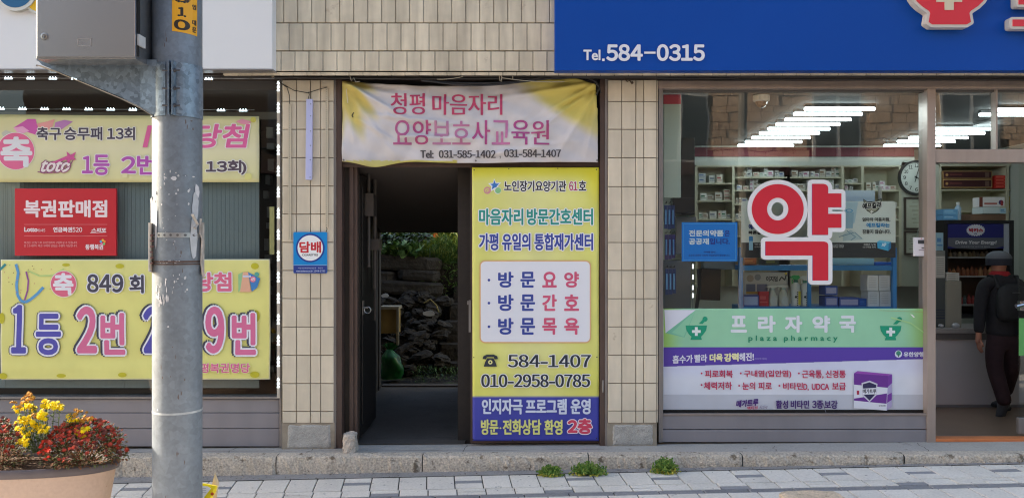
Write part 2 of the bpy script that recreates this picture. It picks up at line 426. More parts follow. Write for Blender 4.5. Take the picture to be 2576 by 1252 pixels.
# front step: concrete slab with kerb stones along its front
stp = MB()
for a, b in zip(xs2, xs2[1:]):
    stp.add([(a, yk(a)+.1, zp(a)-.004), (b, yk(b)+.1, zp(b)-.004), (b, 6.98, zp(b)-.004), (a, 6.98, zp(a)-.004)], [(0, 1, 2, 3)])
step = build(stp, 'front_step', m_step, kind='structure')
def rough_stone(x0, x1, mb=None):
    nx = max(8, int((x1-x0)/.03)); prof = [(.125, .0), (.06, .0), (.012, -.001), (.0, -.012), (-.003, -.06), (.001, -.12), (.0, -.3)]
    mb = MB(); rn = random.Random(int(x0*100)); rows = []
    for i in range(nx+1):
        x = x0 + (x1-x0)*i/nx; e = .006 if i in (0, nx) else 0
        for k, (dy, dz) in enumerate(prof):
            jy = rn.uniform(-.006, .006) if 1 < k < 6 else 0; jz = rn.uniform(-.005, .003) if k in (2, 3) else 0
            mb.v.append((x + rn.uniform(-.003, .003)*(0 < i < nx), yk(x) + dy + jy + e, zp(x) + dz + jz))
    n = len(prof)
    mb.f = [(i*n+k, i*n+k+1, (i+1)*n+k+1, (i+1)*n+k) for i in range(nx) for k in range(n-1)]; mb.m = [0]*len(mb.f)
    build(mb, 'kerb_stone', m_kerb, step)
for u0, u1 in ((-260, -20), (-20, 296), (296, 690), (690, 1062), (1062, 1480), (1480, 1863), (1863, 2260), (2260, 2640), (2640, 3000)):
    rough_stone(X(u0, 6.55)+.004, X(u1, 6.55)-.004)
mb = MB()                            # hairline cracks in the step, their shade put into flat dark strips
rn = random.Random(3)
def crack(pts):
    for (a, b), (c, d) in zip(pts, pts[1:]):
        L = math.hypot(c-a, d-b); nx, ny = -(d-b)/L*.0022, (c-a)/L*.0022
        mb.add([(a+nx, b+ny, zp(a)-.0022), (c+nx, d+ny, zp(c)-.0022), (c-nx, d-ny, zp(c)-.0022), (a-nx, b-ny, zp(a)-.0022)], [(0, 1, 2, 3)])
for u, ln in ((1165, .28), (1960, .2), (2330, .3), (760, .2), (560, .25)):
    x = X(u, 6.6); y = yk(x)+.12; pts = [(x, y)]
    for k in range(6): x += rn.uniform(-.02, .03); y += ln/6; pts.append((x, y))
    crack(pts)
for u0, u1, yy in ((700, 850, 6.78), (930, 1160, 6.76), (1160, 1520, 6.74), (300, 690, 6.8)):
    n = 14; crack([(X(u0, yy) + (X(u1, yy)-X(u0, yy))*k/n, yy + rn.uniform(-.008, .008)) for k in range(n+1)])
build(mb, 'crack', mat('crack_shadow', (70, 64, 60), .95), step, kind='stuff')

# ================================================================== BUILDING
m_tile = mat('wall_tile', (214, 203, 184), .32, noise=((1.3, .06), (14, .03)), rand=.06, spots=(7.5, .685, (178, 164, 142)), streak=(11, .14), bump=(25, .12, .003))
m_tile2 = mat('wall_tile_upper', (216, 205, 184), .32, noise=((1.1, .08), (14, .05)), rand=.06, streak=(9, .34), bump=(25, .12, .003), spots=(3.2, .64, (172, 158, 140)))
m_grout = mat('tile_grout', (126, 115, 101), .95, noise=(9, .18), bump=(200, .3, .002))
m_wall = mat('plain_wall', (190, 180, 165), .9, noise=(2, .08))
m_brown = mat('brown_metal', (84, 66, 60), .5, noise=(3, .12), streak=(30, .2), bump=(60, .15, .002))
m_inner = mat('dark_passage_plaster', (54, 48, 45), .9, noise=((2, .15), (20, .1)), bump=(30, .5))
m_frame = mat('anodised_frame', (168, 153, 145), .38, metal=.35, noise=(4, .06), streak=(20, .08))
m_steel = mat('dark_steel_post', (132, 128, 128), .4, metal=.4, noise=(6, .1), streak=(30, .12))
m_panel = mat('grey_panel', (136, 133, 139), .45, noise=(3, .05), streak=(6, .1), bump=(4, .05, .01))
bld = empty('shop_building', (0, 7, 0), 'row of small shops with beige tiled pillars and tiled wall above', 'building')
YU = 6.66                            # face of the upper wall
def wallbox(x0, x1, y0, y1, z0, z1, m=m_wall, name='wall', **k):
    return build(MB().box(x0, x1, y0, y1, z0, z1), name, m, bld, **k)
zb = Z(181, YU)
upper = wallbox(-8.0, 9, YU+.012, YU+.26, zb+.012, 7.2, m_grout, 'upper_wall')
wallbox(-8.0, X(-260), 6.85, 7.1, -.3, zb, m_wall); wallbox(X(2760), 9, 6.85, 7.1, -.3, zb, m_wall)  # unseen left stretch, its length set to keep sun off the pavement
# tiles of the upper wall: staggered courses
pw = 35.25
def tile_at(u0, u1, v0, v1, y, parent, m=m_tile, name='tile'):
    g = .9; c = .003
    dy = rnd.uniform(-.0012, .0012)
    mb = MB().cbox(X(u0+g, y), X(u1-g, y), y+dy, y+.012, Z(v1-g, y), Z(v0+g, y), c, tilt=(rnd.uniform(-.0008, .0008), rnd.uniform(-.0008, .0008)))
    return build(mb, name, m, parent)
for (v0, v1, off) in ((-84, -13.5, 17), (-13, 57.7, 0), (58.5, 128, 22), (129, 179.5, 7)):
    u = 713.5 - 35.25 - off
    us = []
    while u < 1400: us.append(u); u += pw
    for a in us:
        b = a + pw
        if b < 668: continue
        tile_at(a, b, v0, v1, YU, upper, m_tile2)
# sloping lip tiles under the wall's edge
k = 0; u = 560
while u < 2600:
    mb = MB(); x0, x1 = X(u+.8, YU), X(u+pw-.8, YU)
    mb.add([(x0, YU+.005, zb-.003), (x1, YU+.005, zb-.003), (x1, YU+.012, zb-.024), (x0, YU+.012, zb-.024), (x0, YU+.045, zb-.003), (x1, YU+.045, zb-.003), (x1, YU+.045, zb-.024), (x0, YU+.045, zb-.024)],
           [(0,3,2,1),(4,5,6,7),(0,1,5,4),(1,2,6,5),(2,3,7,6),(3,0,4,7)])
    build(mb, 'tile', m_tile2, upper); u += pw; k += 1
build(MB().box(-8, 9, YU+.046, YU+.3, zb-.02, zb+.01), 'soffit', mat('soffit_shade', (52, 44, 40), .9, noise=(3, .2)), upper)  # dark colour stands in for the shade under the wall's edge
# pillars
def pillar(ux, us, v_top, vs, vb, right=False):
    x0, x1 = X(us[0]-1), X(us[-1]+1); zt = Z(v_top)
    body = build(MB().box(x0, x1, D+.012, D+.3, -.1, Z(185)), 'pillar', m_grout, bld)
    rows = [v_top] + vs + [1063.5]
    for i in range(len(us)-1):
        for j in range(len(rows)-1): tile_at(us[i], us[i+1], rows[j], rows[j+1], D, body, m_tile)
    # reveal tiles on the sides
    for sx, xa, xb in ((0, x0-.012, x0), (1, x1, x1+.012)):
        for j in range(len(rows)-1):
            mb = MB().box(xa, xb, D+.02, D+.1, Z(rows[j+1])+.003, Z(rows[j])-.003); build(mb, 'tile', m_tile, body)
    bb = MB(); rn = random.Random(int(us[0])); 
    xa, xb = X(us[0]+9), X(us[-1]-5); z0, z1 = zp((xa+xb)/2)-.01, Z(1064.5)
    nx, nz = 14, 8
    for j in range(nz+1):
        for i in range(nx+1):
            e = (i in (0, nx)) or (j in (0, nz))
            bb.v.append((xa+(xb-xa)*i/nx + rn.uniform(-.003, .003), D+.0+(.012 if e else 0)+rn.uniform(-.002, .002), z0+(z1-z0)*j/nz + (rn.uniform(-.004, .004) if j < nz else 0)))
    W = nx+1; bb.f = [(j*W+i, j*W+i+1, (j+1)*W+i+1, (j+1)*W+i) for j in range(nz) for i in range(nx)]; bb.m = [0]*len(bb.f)
    build(bb, 'base_block', mat('granite_block', (170, 168, 164), .9, noise=((14, .16), (120, .2)), bump=(150, .9, .006), spots=(35, .62, (128, 124, 120))), body)
    build(MB().box(x0, x1, D+.006, D+.011, z0-.02, z1+.004), 'mortar', mat('mortar', (152, 142, 128), .95, noise=(12, .2), bump=(90, .6)), body)
    return body
vr = [255, 325.5, 396.6, 468, 538.5, 609.3, 680, 750.7, 822, 893, 964, 1034]
pillar(0, [710, 745.5, 781, 806.5, 840], 201, vr, 1127)
pillar(0, [1529, 1564.3, 1599.6, 1619.6, 1651.5], 201, [470-215+.5, 325.5, 397, 469.5, 539.8, 609.8, 680, 751, 821.7, 892.7, 963.5, 1033], 1123)

# door frame of the passage
def fr(name, u0, u1, v0, v1, y0, y1, m, parent=bld, bev=.002): return build(MB().pb(u0, u1, v0, v1, y0, y1), name, m, parent, bev=bev)
pf = build(MB().pb(845, 860, 186, 1128, 6.86, 6.98), 'door_frame', m_brown, bld, bev=.003)
fr('frame_post', 1509, 1526, 186, 1122, 6.86, 6.98, m_brown, pf); fr('frame_post', 838.5, 845, 200, 1126, 6.85, 6.9, m_steel, pf)
fr('frame_post', 1522, 1528.5, 188, 1121, 6.85, 6.9, m_steel, pf)
fr('transom', 860, 1509, 406, 420, 6.9, 6.96, m_brown, pf)
fr('transom', 860, 1509, 186, 203, 6.9, 6.96, m_brown, pf)
fr('frame_post', 879, 889, 420, 1118, 6.93, 6.98, m_brown, pf); fr('frame_post', 890.5, 899, 420, 1112, 6.95, 7.01, m_brown, pf)
fr('fanlight_panel', 861, 1508, 203, 408, 6.97, 6.99, m_dark, pf, 0)
mb = MB().tube([(X(1516, 6.86), 6.845, Z(955, 6.86)), (X(1516, 6.86), 6.845, Z(985, 6.86))], .008); build(mb, 'hinge', m_steel, pf)
# near-black strip painted as the shaded gap left of the opening
leaf = build(MB().box(X(861, 6.96), X(879, 6.96), 6.97, 7.0, 0, Z(420, 6.96)), 'jamb_gap_shade', mat('gap_shade_black', (38, 34, 33), .5, noise=(5, .2)), bld)
# open door leaf folded back against the left wall of the passage
m_leaf = mat('dark_door', (31, 27, 26), .45, noise=(3, .15), streak=(14, .15))
dl = build(MB().box(-1.335, -1.30, 7.04, 7.86, .05, 2.3), 'door', m_leaf, bld, bev=.003)
build(MB().box(-1.30, -1.292, 7.12, 7.78, 1.25, 2.2), 'door_panel', m_leaf, dl, bev=.003)
build(MB().box(-1.30, -1.292, 7.12, 7.78, .15, 1.1), 'door_panel', m_leaf, dl, bev=.003)
hx, hz = -1.262, Z(775, 7.05)
hb = MB(); hb.box(-1.292, -1.284, 7.1, 7.16, hz-.06, hz+.06)
hb.tube([(-1.284, 7.13, hz), (-1.25, 7.13, hz)], .008)
hb.tube([(-1.25, 7.12+.0*k, hz) if 0 else (-1.25+.028*math.cos(t), 7.12, hz-.02+.028*math.sin(t)) for k in range(13) for t in [2*math.pi*k/12]], .005, 6)
build(hb, 'handle', mat('worn_chrome', (150, 148, 145), .3, metal=.8), dl)
# passage
yE = 9.6
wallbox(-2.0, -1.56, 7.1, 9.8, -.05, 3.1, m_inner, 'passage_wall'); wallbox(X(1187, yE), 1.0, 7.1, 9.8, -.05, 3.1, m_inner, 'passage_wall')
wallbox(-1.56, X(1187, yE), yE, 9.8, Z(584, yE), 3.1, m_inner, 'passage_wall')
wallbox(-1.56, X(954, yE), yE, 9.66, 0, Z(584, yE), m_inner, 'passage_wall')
mb = MB(); mb.prism([(0, 0)]*0 or [(7.02, Z(412, 7.02)), (9.59, Z(580, 9.59)), (9.59, 3.05), (7.02, 3.05)], 0, 1)
sf = MB(); sf.v = [(x, a, b) for x in (-1.53, -.47) for (a, b) in ((7.02, Z(412, 7.02)), (9.59, Z(582, 9.59)), (9.59, 3.05), (7.02, 3.05))]
sf.f = [(0,1,2,3), (7,6,5,4), (0,4,5,1), (1,5,6,2), (2,6,7,3), (3,7,4,0)]; sf.m = [0]*6
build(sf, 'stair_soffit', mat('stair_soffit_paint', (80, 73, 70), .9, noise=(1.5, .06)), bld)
# meter pipes and junk fixed high on the left passage wall
pp = MB()
for (y, x, z0, z1, r) in ((7.3, -1.27, 1.5, 2.5, .015), (7.5, -1.25, 1.3, 2.5, .02), (7.62, -1.27, 1.0, 2.4, .012)):
    pp.tube([(x, y, z0), (x, y, z1)], r, 8)
pp.box(-1.3, -1.22, 7.25, 7.4, 1.95, 2.15); pp.box(-1.3, -1.2, 7.45, 7.6, 1.65, 1.75)
build(pp, 'wall_pipe', mat('pipe_grey', (80, 76, 74), .5, metal=.3), bld)
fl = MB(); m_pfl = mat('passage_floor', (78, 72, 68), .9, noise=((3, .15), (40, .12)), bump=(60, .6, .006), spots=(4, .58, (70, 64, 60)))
fl.add([(-1.6, 6.96, .012), (-.4, 6.96, .014), (-.4, 9.9, .012), (-1.6, 9.9, .012)], [(0, 1, 2, 3)])
fl.box(-1.56, -.42, 9.84, 9.98, -.06, .03)
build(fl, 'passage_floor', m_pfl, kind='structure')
# rooms
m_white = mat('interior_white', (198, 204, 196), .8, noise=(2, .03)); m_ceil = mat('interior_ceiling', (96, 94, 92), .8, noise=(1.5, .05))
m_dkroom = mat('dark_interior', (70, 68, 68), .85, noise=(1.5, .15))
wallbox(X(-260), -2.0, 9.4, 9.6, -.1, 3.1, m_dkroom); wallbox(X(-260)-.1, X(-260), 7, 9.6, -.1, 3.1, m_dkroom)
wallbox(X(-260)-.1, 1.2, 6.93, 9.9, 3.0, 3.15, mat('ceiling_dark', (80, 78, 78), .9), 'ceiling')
wallbox(1.0, 1.13, 6.98, 11.2, -.1, 3.1, m_white); wallbox(1.0, 7, 11.0, 11.2, -.1, 3.1, m_white); wallbox(6.4, 6.6, 6.98, 11.2, -.1, 3.1, m_white)
wallbox(1.13, 6.4, 6.93, 11.1, 2.98, 3.13, m_ceil, 'ceiling')
mb = MB(); mb.add([(1.0, 6.96, .035), (6.5, 6.96, .035), (6.5, 11.1, .02), (1.0, 11.1, .02)], [(0, 1, 2, 3)])
mb.add([(-5, 6.96, .0), (-1.9, 6.96, .0), (-1.9, 9.5, .0), (-5, 9.5, .0)], [(0, 1, 2, 3)])
build(mb, 'shop_floor', mat('shop_floor_brown', (136, 112, 94), .35, noise=(2, .08), bump=(8, .03)), kind='structure')

# left shop front: window frame, lower panels
lf = build(MB().pb(-260, 708, 186, 200, 6.88, 7.0), 'shop_front', m_steel, bld, bev=.002)
fr('frame_post', 702.5, 709.5, 200, 1124, 6.86, 7.0, m_steel, lf); fr('frame_rail', -260, 702, 997, 1003, 6.88, 7.0, m_steel, lf)
for a, b in ((1003.5, 1037), (1038.5, 1076.5), (1078, 1122)): fr('panel', -260, 702, a, b, 6.9, 6.93, m_panel, lf, .004)
fr('panel_backing', -260, 702, 1002, 1124, 6.935, 6.99, m_dark, lf, 0)
m_glass = glass('window_glass', 1.5); m_glass2 = glass('window_glass_clear', 2.1, (250, 252, 250))
build(MB().pb(-260, 702, 201, 997, 6.95, 6.956), 'glass_pane', m_glass, lf)
# grey twin-wall sheets stuck behind the glass
m_sheet = mat('grey_twinwall_sheet', (114, 126, 132), .5, noise=(1.2, .1), streak=(40, .05), bump=(6, .2, .01))
for (u0, u1) in ((-260, 14), (15, 313.5), (314.5, 652)):
    fr('twinwall_sheet', u0, u1, 300, 975, 7.0, 7.006, m_sheet, lf, 0)
mb = MB()
for k in range(70): mb.pb(-100+k*10.75, -99.2+k*10.75, 458, 655, 6.9985, 7.0)
build(mb, 'sheet_flute', mat('flute_line', (96, 108, 113), .6), lf, kind='stuff')
# dark ceiling beams and things faintly seen inside the lottery shop
mb = MB(); mb.add([(X(-50, 8), 8, Z(262, 8)), (X(330, 8), 8, Z(205, 8)), (X(330, 8), 8.05, Z(222, 8)), (X(60, 8), 8.05, Z(300, 8))], [(0, 1, 2, 3)])
mb.pb(-100, 700, 282, 300, 7.3, 7.34)
mb.pb(100, 190, 232, 262, 8.2, 8.3); mb.pb(520, 600, 205, 270, 8.4, 8.5)
build(mb, 'ceiling_panel', mat('ceiling_panel_grey', (120, 118, 112), .7), lf)
mb = MB(); rn = random.Random(5)
for k in range(16):
    u = 662 + rn.uniform(0, 12); v = 320 + k*40; mb.pb(u, u+rn.uniform(8, 20), v, v+rn.uniform(15, 30), 7.35+rn.uniform(0, .1), 7.5)
build(mb, 'notice', mat('notice_paper', (150, 152, 148), .8, rand=.2), lf, kind='stuff')
fr('yellow_note', 678, 690, 520, 640, 6.99, 6.993, mat('cream_paper', (196, 188, 130), .8), lf, 0)

# pharmacy shop front
pfz = build(MB().pb(1656, 2780, 203, 223, 6.87, 7.0), 'shop_front', m_frame, bld, bev=.003)
fr('frame_rail', 1656, 2780, 188, 202, 6.93, 7.0, m_dark, pfz, 0)  # first rail: near-black strip standing in for the shaded gap under the upper wall
fr('frame_post', 1657, 1668, 223, 1112, 6.87, 7.0, m_steel, pfz); fr('frame_post', 2333, 2354, 223, 1112, 6.87, 7.02, m_frame, pfz)
fr('frame_rail', 2354, 2780, 375.5, 408, 6.88, 7.02, m_frame, pfz); fr('frame_post', 2506, 2510, 223, 375.5, 6.9, 6.98, m_frame, pfz)
fr('frame_rail', 1668, 2333, 1040.5, 1044, 6.88, 6.99, m_frame, pfz)
fr('panel', 1664, 2335, 1044.5, 1078.5, 6.89, 6.93, m_panel, pfz, .003); fr('panel', 1664, 2335, 1080.5, 1111, 6.885, 6.93, m_panel, pfz, .003)
build(MB().pb(1668, 2333, 223, 1040, 6.95, 6.956), 'glass_pane', m_glass2, pfz)
build(MB().pb(2354, 2780, 223, 375.5, 6.95, 6.956), 'glass_pane', m_glass2, pfz)
fr('threshold', 2354, 2780, 1103.5, 1110, 6.87, 6.98, mat('orange_threshold', (205, 120, 70), .6, noise=(8, .1)), pfz)
fr('panel_backing', 1664, 2333, 1030, 1112, 6.935, 6.98, m_dark, pfz, 0)
mb = MB().pb(2080+243, 2333.3, 413, 450, 6.868, 6.869); 
gd = empty('glass_door', (X(2566, 6.98), 6.98, .05), 'open glass pharmacy door with green sticker at the right edge', 'door')
build(MB().pb(2564, 2770, 409, 1070, 6.99, 6.998), 'glass_pane', m_glass2, gd)
build(MB().pb(2562.5, 2770, 1050, 1090, 6.975, 7.01), 'bottom_rail', m_steel, gd, bev=.003)
build(MB().pb(2563.5, 2700, 800, 894, 6.985, 6.9885), 'sticker', pm((95, 165, 90)), gd)
mb = MB(); mb.tube([(X(2556, 6.93), 6.93, Z(770, 6.93)), (X(2580, 6.93), 6.93, Z(764, 6.93)), (X(2620, 6.95), 6.93, Z(764, 6.93))], .018, 10)
mb.pb(2566, 2590, 757, 781, 6.95, 6.985); build(mb, 'handle', mat('chrome', (200, 200, 205), .15, metal=1), gd)

# opposite side of the street (behind the viewer, mirrored in the shop windows)
ob = empty('building', (0, -13, -.7), 'sunlit stone clad building across the street mirrored in the pharmacy window', 'building')
m_stone = mat('stone_cladding', (222, 188, 156), .85, noise=((1.0, .08), (6, .12)), spots=(1.4, .62, (170, 140, 112)))
m_stj = mat('stone_joint', (92, 78, 68), .9)
build(MB().box(-16, 20, -14, -13.05, -.75, 12), 'wall', m_stj, ob)
mb = MB(); rn = random.Random(11); z = 4.55
while z < 9:
    h = rn.choice((.26, .34, .44)); x = -5.4
    while x < 20:
        wd = rn.uniform(.28, .72); 
        if not any(a < x+wd/2 < b and 4.3 < z+h/2 < 6.9 for a, b in ((-7.2, -5.6), (4.6, 6.4), (9.8, 11.4), (14, 16))):
            mb.box(x+.012, x+wd-.012, -13.05, -13.0-rn.uniform(0, .03), z+.012, z+h-.012)
        x += wd
    z += h
build(mb, 'cladding_stone', m_stone, ob, kind='stuff')
for a, b in ((-7.2, -5.6), (4.6, 6.4), (9.8, 11.4), (14, 16)):
    wf = build(MB().box(a, b, -13.06, -12.98, 4.5, 6.8), 'window', mat('aluminium', (200, 200, 198), .4), ob)
    for q in (0, 1): build(MB().box(a+.08+q*(b-a)/2, a+(b-a)/2*(q+1)-.06, -12.985, -12.97, 4.6, 6.7), 'pane', mat('dark_pane', (60, 70, 78), .1), wf)
build(MB().box(-16, 20, -13.05, -12.7, 4.1, 4.5), 'canopy', mat('canopy_dark', (74, 52, 50), .6), ob)
build(MB().box(-16, 20, -13.04, -12.95, -.6, 4.1), 'shop_front', mat('shaded_shopfront', (52, 50, 52), .4), ob)  # dark base colour stands for the shade on the shops below the canopy
for k in range(3):
    pl = MB().tube([(-9+k*7.5, -7.5, -.75), (-9+k*7.5, -7.5, 9)], .12, 10)
    build(pl, 'utility_pole', mat('concrete_pole', (120, 115, 108), .9), label=('leftmost', 'middle', 'rightmost')[k] + ' grey concrete utility pole across the road, seen only mirrored in the glass', cat='pole', group='utility poles across the road')

mb = MB(); rn = random.Random(77)
for _ in range(420):
    x = rn.uniform(-3.9, 4.4); t = rn.random()**2; y = yk(x)-.006 - t*.13; z = zs(x, y)+.004; s_ = rn.uniform(.002, .007); a = rn.uniform(0, 6.28); q1, q2 = math.cos(a)*s_, math.sin(a)*s_
    mb.add([(x-q1, y-q2, z), (x+q2*.5, y-q1*.5, z+.001), (x+q1*1.6, y+q2*1.6, z+.003), (x-q2*.5, y+q1*.5, z+.001), (x, y, z+.004)], [(0, 1, 4), (1, 2, 4), (2, 3, 4), (3, 0, 4)], rn.choice((0, 0, 1, 2)))
build(mb, 'gutter_litter', [mat('grit_brown', (96, 78, 62), .9), mat('grit_tan', (168, 146, 116), .9), mat('grit_dark', (62, 56, 52), .9)], kind='stuff')
mb = MB()
for _ in range(90):
    x = rn.uniform(-3.9, 4.4); y = rn.uniform(5.9, 6.4); z = zs(x, y)+.0015; s_ = rn.uniform(.003, .012)
    mb.add([(x+s_*math.cos(t)*rn.uniform(.5, 1), y+s_*math.sin(t)*rn.uniform(.5, 1), z) for t in [k*1.05 for k in range(6)]], [tuple(range(6))], 0)
build(mb, 'paving_spot', mat('gum_spot', (138, 136, 138), .9), kind='stuff')
# ================================================================== SIGNS AND BANNERS
WH = (226, 228, 236)
m_sheetprint = attr_mat('banner_vinyl', .5, (3, .15)); m_cloth = attr_mat('banner_cloth', .85, (12, .25))
YS = 6.55
# white shop sign, upper left
s1 = empty('shop_sign', (X(300, YS), YS, Z(175, YS)), 'plain white signboard at upper left with a blue and yellow round emblem', 'sign')
build(MB().pb(-500, 685, -420, 174, YS, YU), 'panel', mat('sign_white', (224, 225, 229), .35, noise=(1.2, .02)), s1, bev=.004)
build(MB().pb(-500, 686.5, 174.2, 176.5, YS-.004, YU), 'edge_trim', m_steel, s1)
for (u, v, ro, ri, c, yy) in ((96, 2, 33, 27, (236, 190, 40), .025), (39, -26, 54, 46, (10, 92, 140), .04)):
    q = Print(YS-yy); q.disc(u, v, ro, (214, 214, 208), n=40); q.h += .002; q.disc(u, v, ri, c, n=40)
    e = q.out('emblem', s1)
    mb = MB(); n = 40; pts = [(X(u+ro*math.cos(2*math.pi*k/n), YS-yy), Z(v+ro*math.sin(2*math.pi*k/n), YS-yy)) for k in range(n)]
    mb.prism(pts, YS-yy, YS-.001); build(mb, 'emblem_rim', mat('rim_grey', (170, 170, 165), .5), s1)
for u, v in ((93, 165.5), (117, 166)): build(MB().tube([(X(u, YS), YS-.004, Z(v, YS)), (X(u, YS), YS, Z(v, YS))], .007, 8), 'screw', m_steel, s1)

# big blue pharmacy sign
s2 = empty('shop_sign', (X(1990, YS), YS, Z(178, YS)), 'large blue pharmacy sign with white phone number and red mortar emblem', 'sign')
m_blue = mat('sign_blue', (0, 70, 160), .4, noise=(.9, .04), spec=.2); build(MB().pb(1396, 3200, -420, 177.5, YS, YU), 'panel', m_blue, s2, bev=.004)
q = Print(YS-.008)
q.text('Tel', 1467.4, 1510.5, 125.5, 152.4, WH, 1.5); q.rect(1514.5, 148, 1520.8, 154.3, WH)
q.text('584', 1525, 1617, 111.7, 154.3, WH, 3.0); q.rect(1620.5, 130.5, 1649, 135.8, WH); q.text('0315', 1652, 1773, 111.7, 154.3, WH, 3.0)
q.out('lettering', s2)
def raised(name, pts, y, grow, c_in, c_out, th, parent):
    o = offset_poly(pts, grow)
    mb = MB().prism([(X(u, y), Z(v, y)) for u, v in o], y, y+th); build(mb, name + '_outline', mat('raised_rim', c_out, .4), parent, bev=.003)
    mb = MB().prism([(X(u, y), Z(v, y)) for u, v in pts], y-.004, y); return build(mb, name, mat('raised_face_%d_%d_%d' % c_in, c_in, .35), parent)
bowl = [(2293, -55), (2486, -55)] + [(2484 - 8*t - 34*t**2.2, -20 + 48*t) for t in (0, .25, .5, .75, 1)] + [(2438, 34), (2442, 56), (2432, 62), (2345, 62), (2336, 56), (2340, 34)] + [(2295 + 8*t + 34*t**2.2, -20+48*t) for t in (1, .75, .5, .25, 0)]
raised('mortar_emblem', bowl, YS-.075, 7.5, (216, 40, 58), (206, 198, 188), .07, s2)
cr = [(2376,-30),(2399,-30),(2399,-14),(2420,-14),(2420,6),(2399,6),(2399,26),(2376,26),(2376,6),(2355,6),(2355,-14),(2376,-14)]
build(MB().prism([(X(u, YS-.08), Z(v, YS-.08)) for u, v in cr], YS-.083, YS-.0795), 'cross', mat('cross_cream', (212, 198, 172), .4), s2)
raised('letter', [(2547, 50), (2700, 50), (2700, 67), (2547, 67)], YS-.075, 6.5, (216, 40, 58), (206, 198, 188), .07, s2)
raised('letter', [(2562, -60), (2582, -60), (2582, -4), (2640, -4), (2640, 12), (2562, 12)], YS-.075, 6.0, (216, 40, 58), (206, 198, 188), .07, s2)

# -------- lottery banners on the left window
YB = 6.925
def d1(u, v): return .003*math.sin(u*.011+v*.004) + .0015*math.sin(v*.06)
b1 = empty('banner', (X(320, YB), YB, Z(458, YB)), 'pale yellow congratulation banner with pink round badge, upper one on left window', 'banner')
def fc(u, v):
    t = abs(v-372)/86; return mixc((226, 222, 186), (218, 214, 158), t)
sheet('cloth', b1, YB, -30, 652, 288, 458.5, fc, m_sheetprint, 50, 14, d1, edge=lambda a, b: (-30+682*a+(.5*math.sin(b*3)), (288+5*a)+(458.5-288-5*a)*b))
PK = (222, 100, 160); VI = (178, 82, 178); DK = (70, 62, 80); OW = (236, 234, 232)
q = Print(YB, d1, h0=.003)
q.poly([(35,322),(70,300),(90,300),(98,325),(104,345),(86,338)], (208, 92, 176)); q.poly([(35,322),(58,318),(75,330),(50,340)], (236, 170, 210))
q.poly([(92,312),(120,306),(138,300),(132,322),(112,332)], (232, 160, 160)); q.poly([(140,308),(162,302),(184,306),(150,330),(136,326)], (190, 130, 190))
q.poly([(5,335),(15,328),(60,342),(42,350),(14,352)], (196, 196, 186)); q.poly([(20,340),(44,342),(30,352)], (150, 152, 146))
q.disc(41, 380.5, 47.5, OW); q.disc(41, 380.5, 46, (224, 104, 150), n=40)
q.text('축', 2, 82, 344, 421, WH, 5.2)
q.text('축구', 93, 155, 320, 353, DK, 1.7, outline=[(2, OW, 0, 0)]); q.text('승무패', 162, 258, 320, 353, DK, 1.7, outline=[(2, OW, 0, 0)]); q.text('13회', 270, 340, 320, 353, DK, 1.6, outline=[(2, OW, 0, 0)])
q.poly([(359, 371), (371, 371), (384, 316), (372, 316)], PK)
q.text('당첨', 484, 630, 312, 373, PK, 3.3, outline=[(2.5, OW, 0, 0)], shear=.16)
q.text('1등', 207, 276, 389, 441, VI, 2.6, outline=[(2.2, OW, 0, 0)]); q.text('2번', 305, 394, 389, 440, VI, 2.8, outline=[(2.2, OW, 0, 0)])
q.text('toto', 99, 182, 404, 433, (236, 226, 226), 1.8, outline=[(2.6, (150, 82, 120), 0, 0)], shear=.35)
q.line([(96, 432), (112, 436), (148, 434), (176, 418), (185, 402)], 2.2, (150, 82, 120))
q.poly([(128,410),(170,392),(168,381),(178,390),(192,382),(186,396),(193,402),(180,402),(172,412),(168,402),(140,410)], (206, 84, 150))
q.text('13회)', 519, 621, 403, 440, (84, 70, 84), 2.3, outline=[(2, OW, 0, 0)])
q.poly([(594,306),(610,300),(624,304),(634,308),(622,314),(606,312)], (226, 150, 176)); q.disc(638, 302, 7, (196, 190, 90)); q.rect(617, 437, 634, 452, (222, 220, 140), 2)
for u in (309, 312): q.rect(u, 436, u+9, 447, (228, 224, 176))
q.out('lettering', b1)

b2 = empty('banner', (X(340, YB), YB, Z(955, YB)), 'bright yellow lottery winner banner with big blue and pink numbers, lower one on left window', 'banner')
def d2(u, v): return .004*math.sin(u*.013-v*.02) + .003*math.sin(v*.045+u*.006) + .004*math.exp(-((v-925)/14.0)**2)
YE_ = (222, 214, 112)
def fc2(u, v):
    e = min(u-0, 680-u, v-652, 955-v)
    if e < 3: return (228, 228, 210)
    return mixc((228, 226, 138), (222, 222, 164), smooth01((640-v+120)/150)*.4)
sheet('cloth', b2, YB, 0, 680, 652, 955, fc2, m_sheetprint, 170, 76, d2, edge=lambda a, b: (1+679*a+2*b*(1-a), 652.5+302*b-a*1.0))
q = Print(YB, d2, h0=.003)
BL = (82, 80, 178); PI_ = (218, 112, 158); OUT = (232, 234, 246); NV = (58, 62, 84)
for (u, v, a, b) in ((167,666,10,4),(302,669,11,6),(642,669,10,8),(8,945,11,8),(155,944,12,5),(308,942,11,6),(642,941,12,8),(5,800,7,14),(645,794,9,15)): q.disc(u, v, a, (196, 190, 42), b, 14)
q.line([(0,678),(14,664)], 6, (40, 140, 150)); 
q.line([(40,664),(46,685),(42,715),(44,740),(52,756),(64,760),(78,752),(95,738),(110,722)], 7, (92, 160, 216))
q.line([(66,683),(72,705),(70,730),(62,755)], 4, (150, 80, 160)); q.line([(70,680),(100,694),(135,692),(162,676)], 4, (190, 216, 140))
rn = random.Random(4)
for k in range(22): u = rn.uniform(10, 160); v = rn.uniform(662, 740); q.disc(u, v, 1.3, rn.choice(((120,100,60), (120,180,110), (200,130,120), (150,120,60))), n=6)
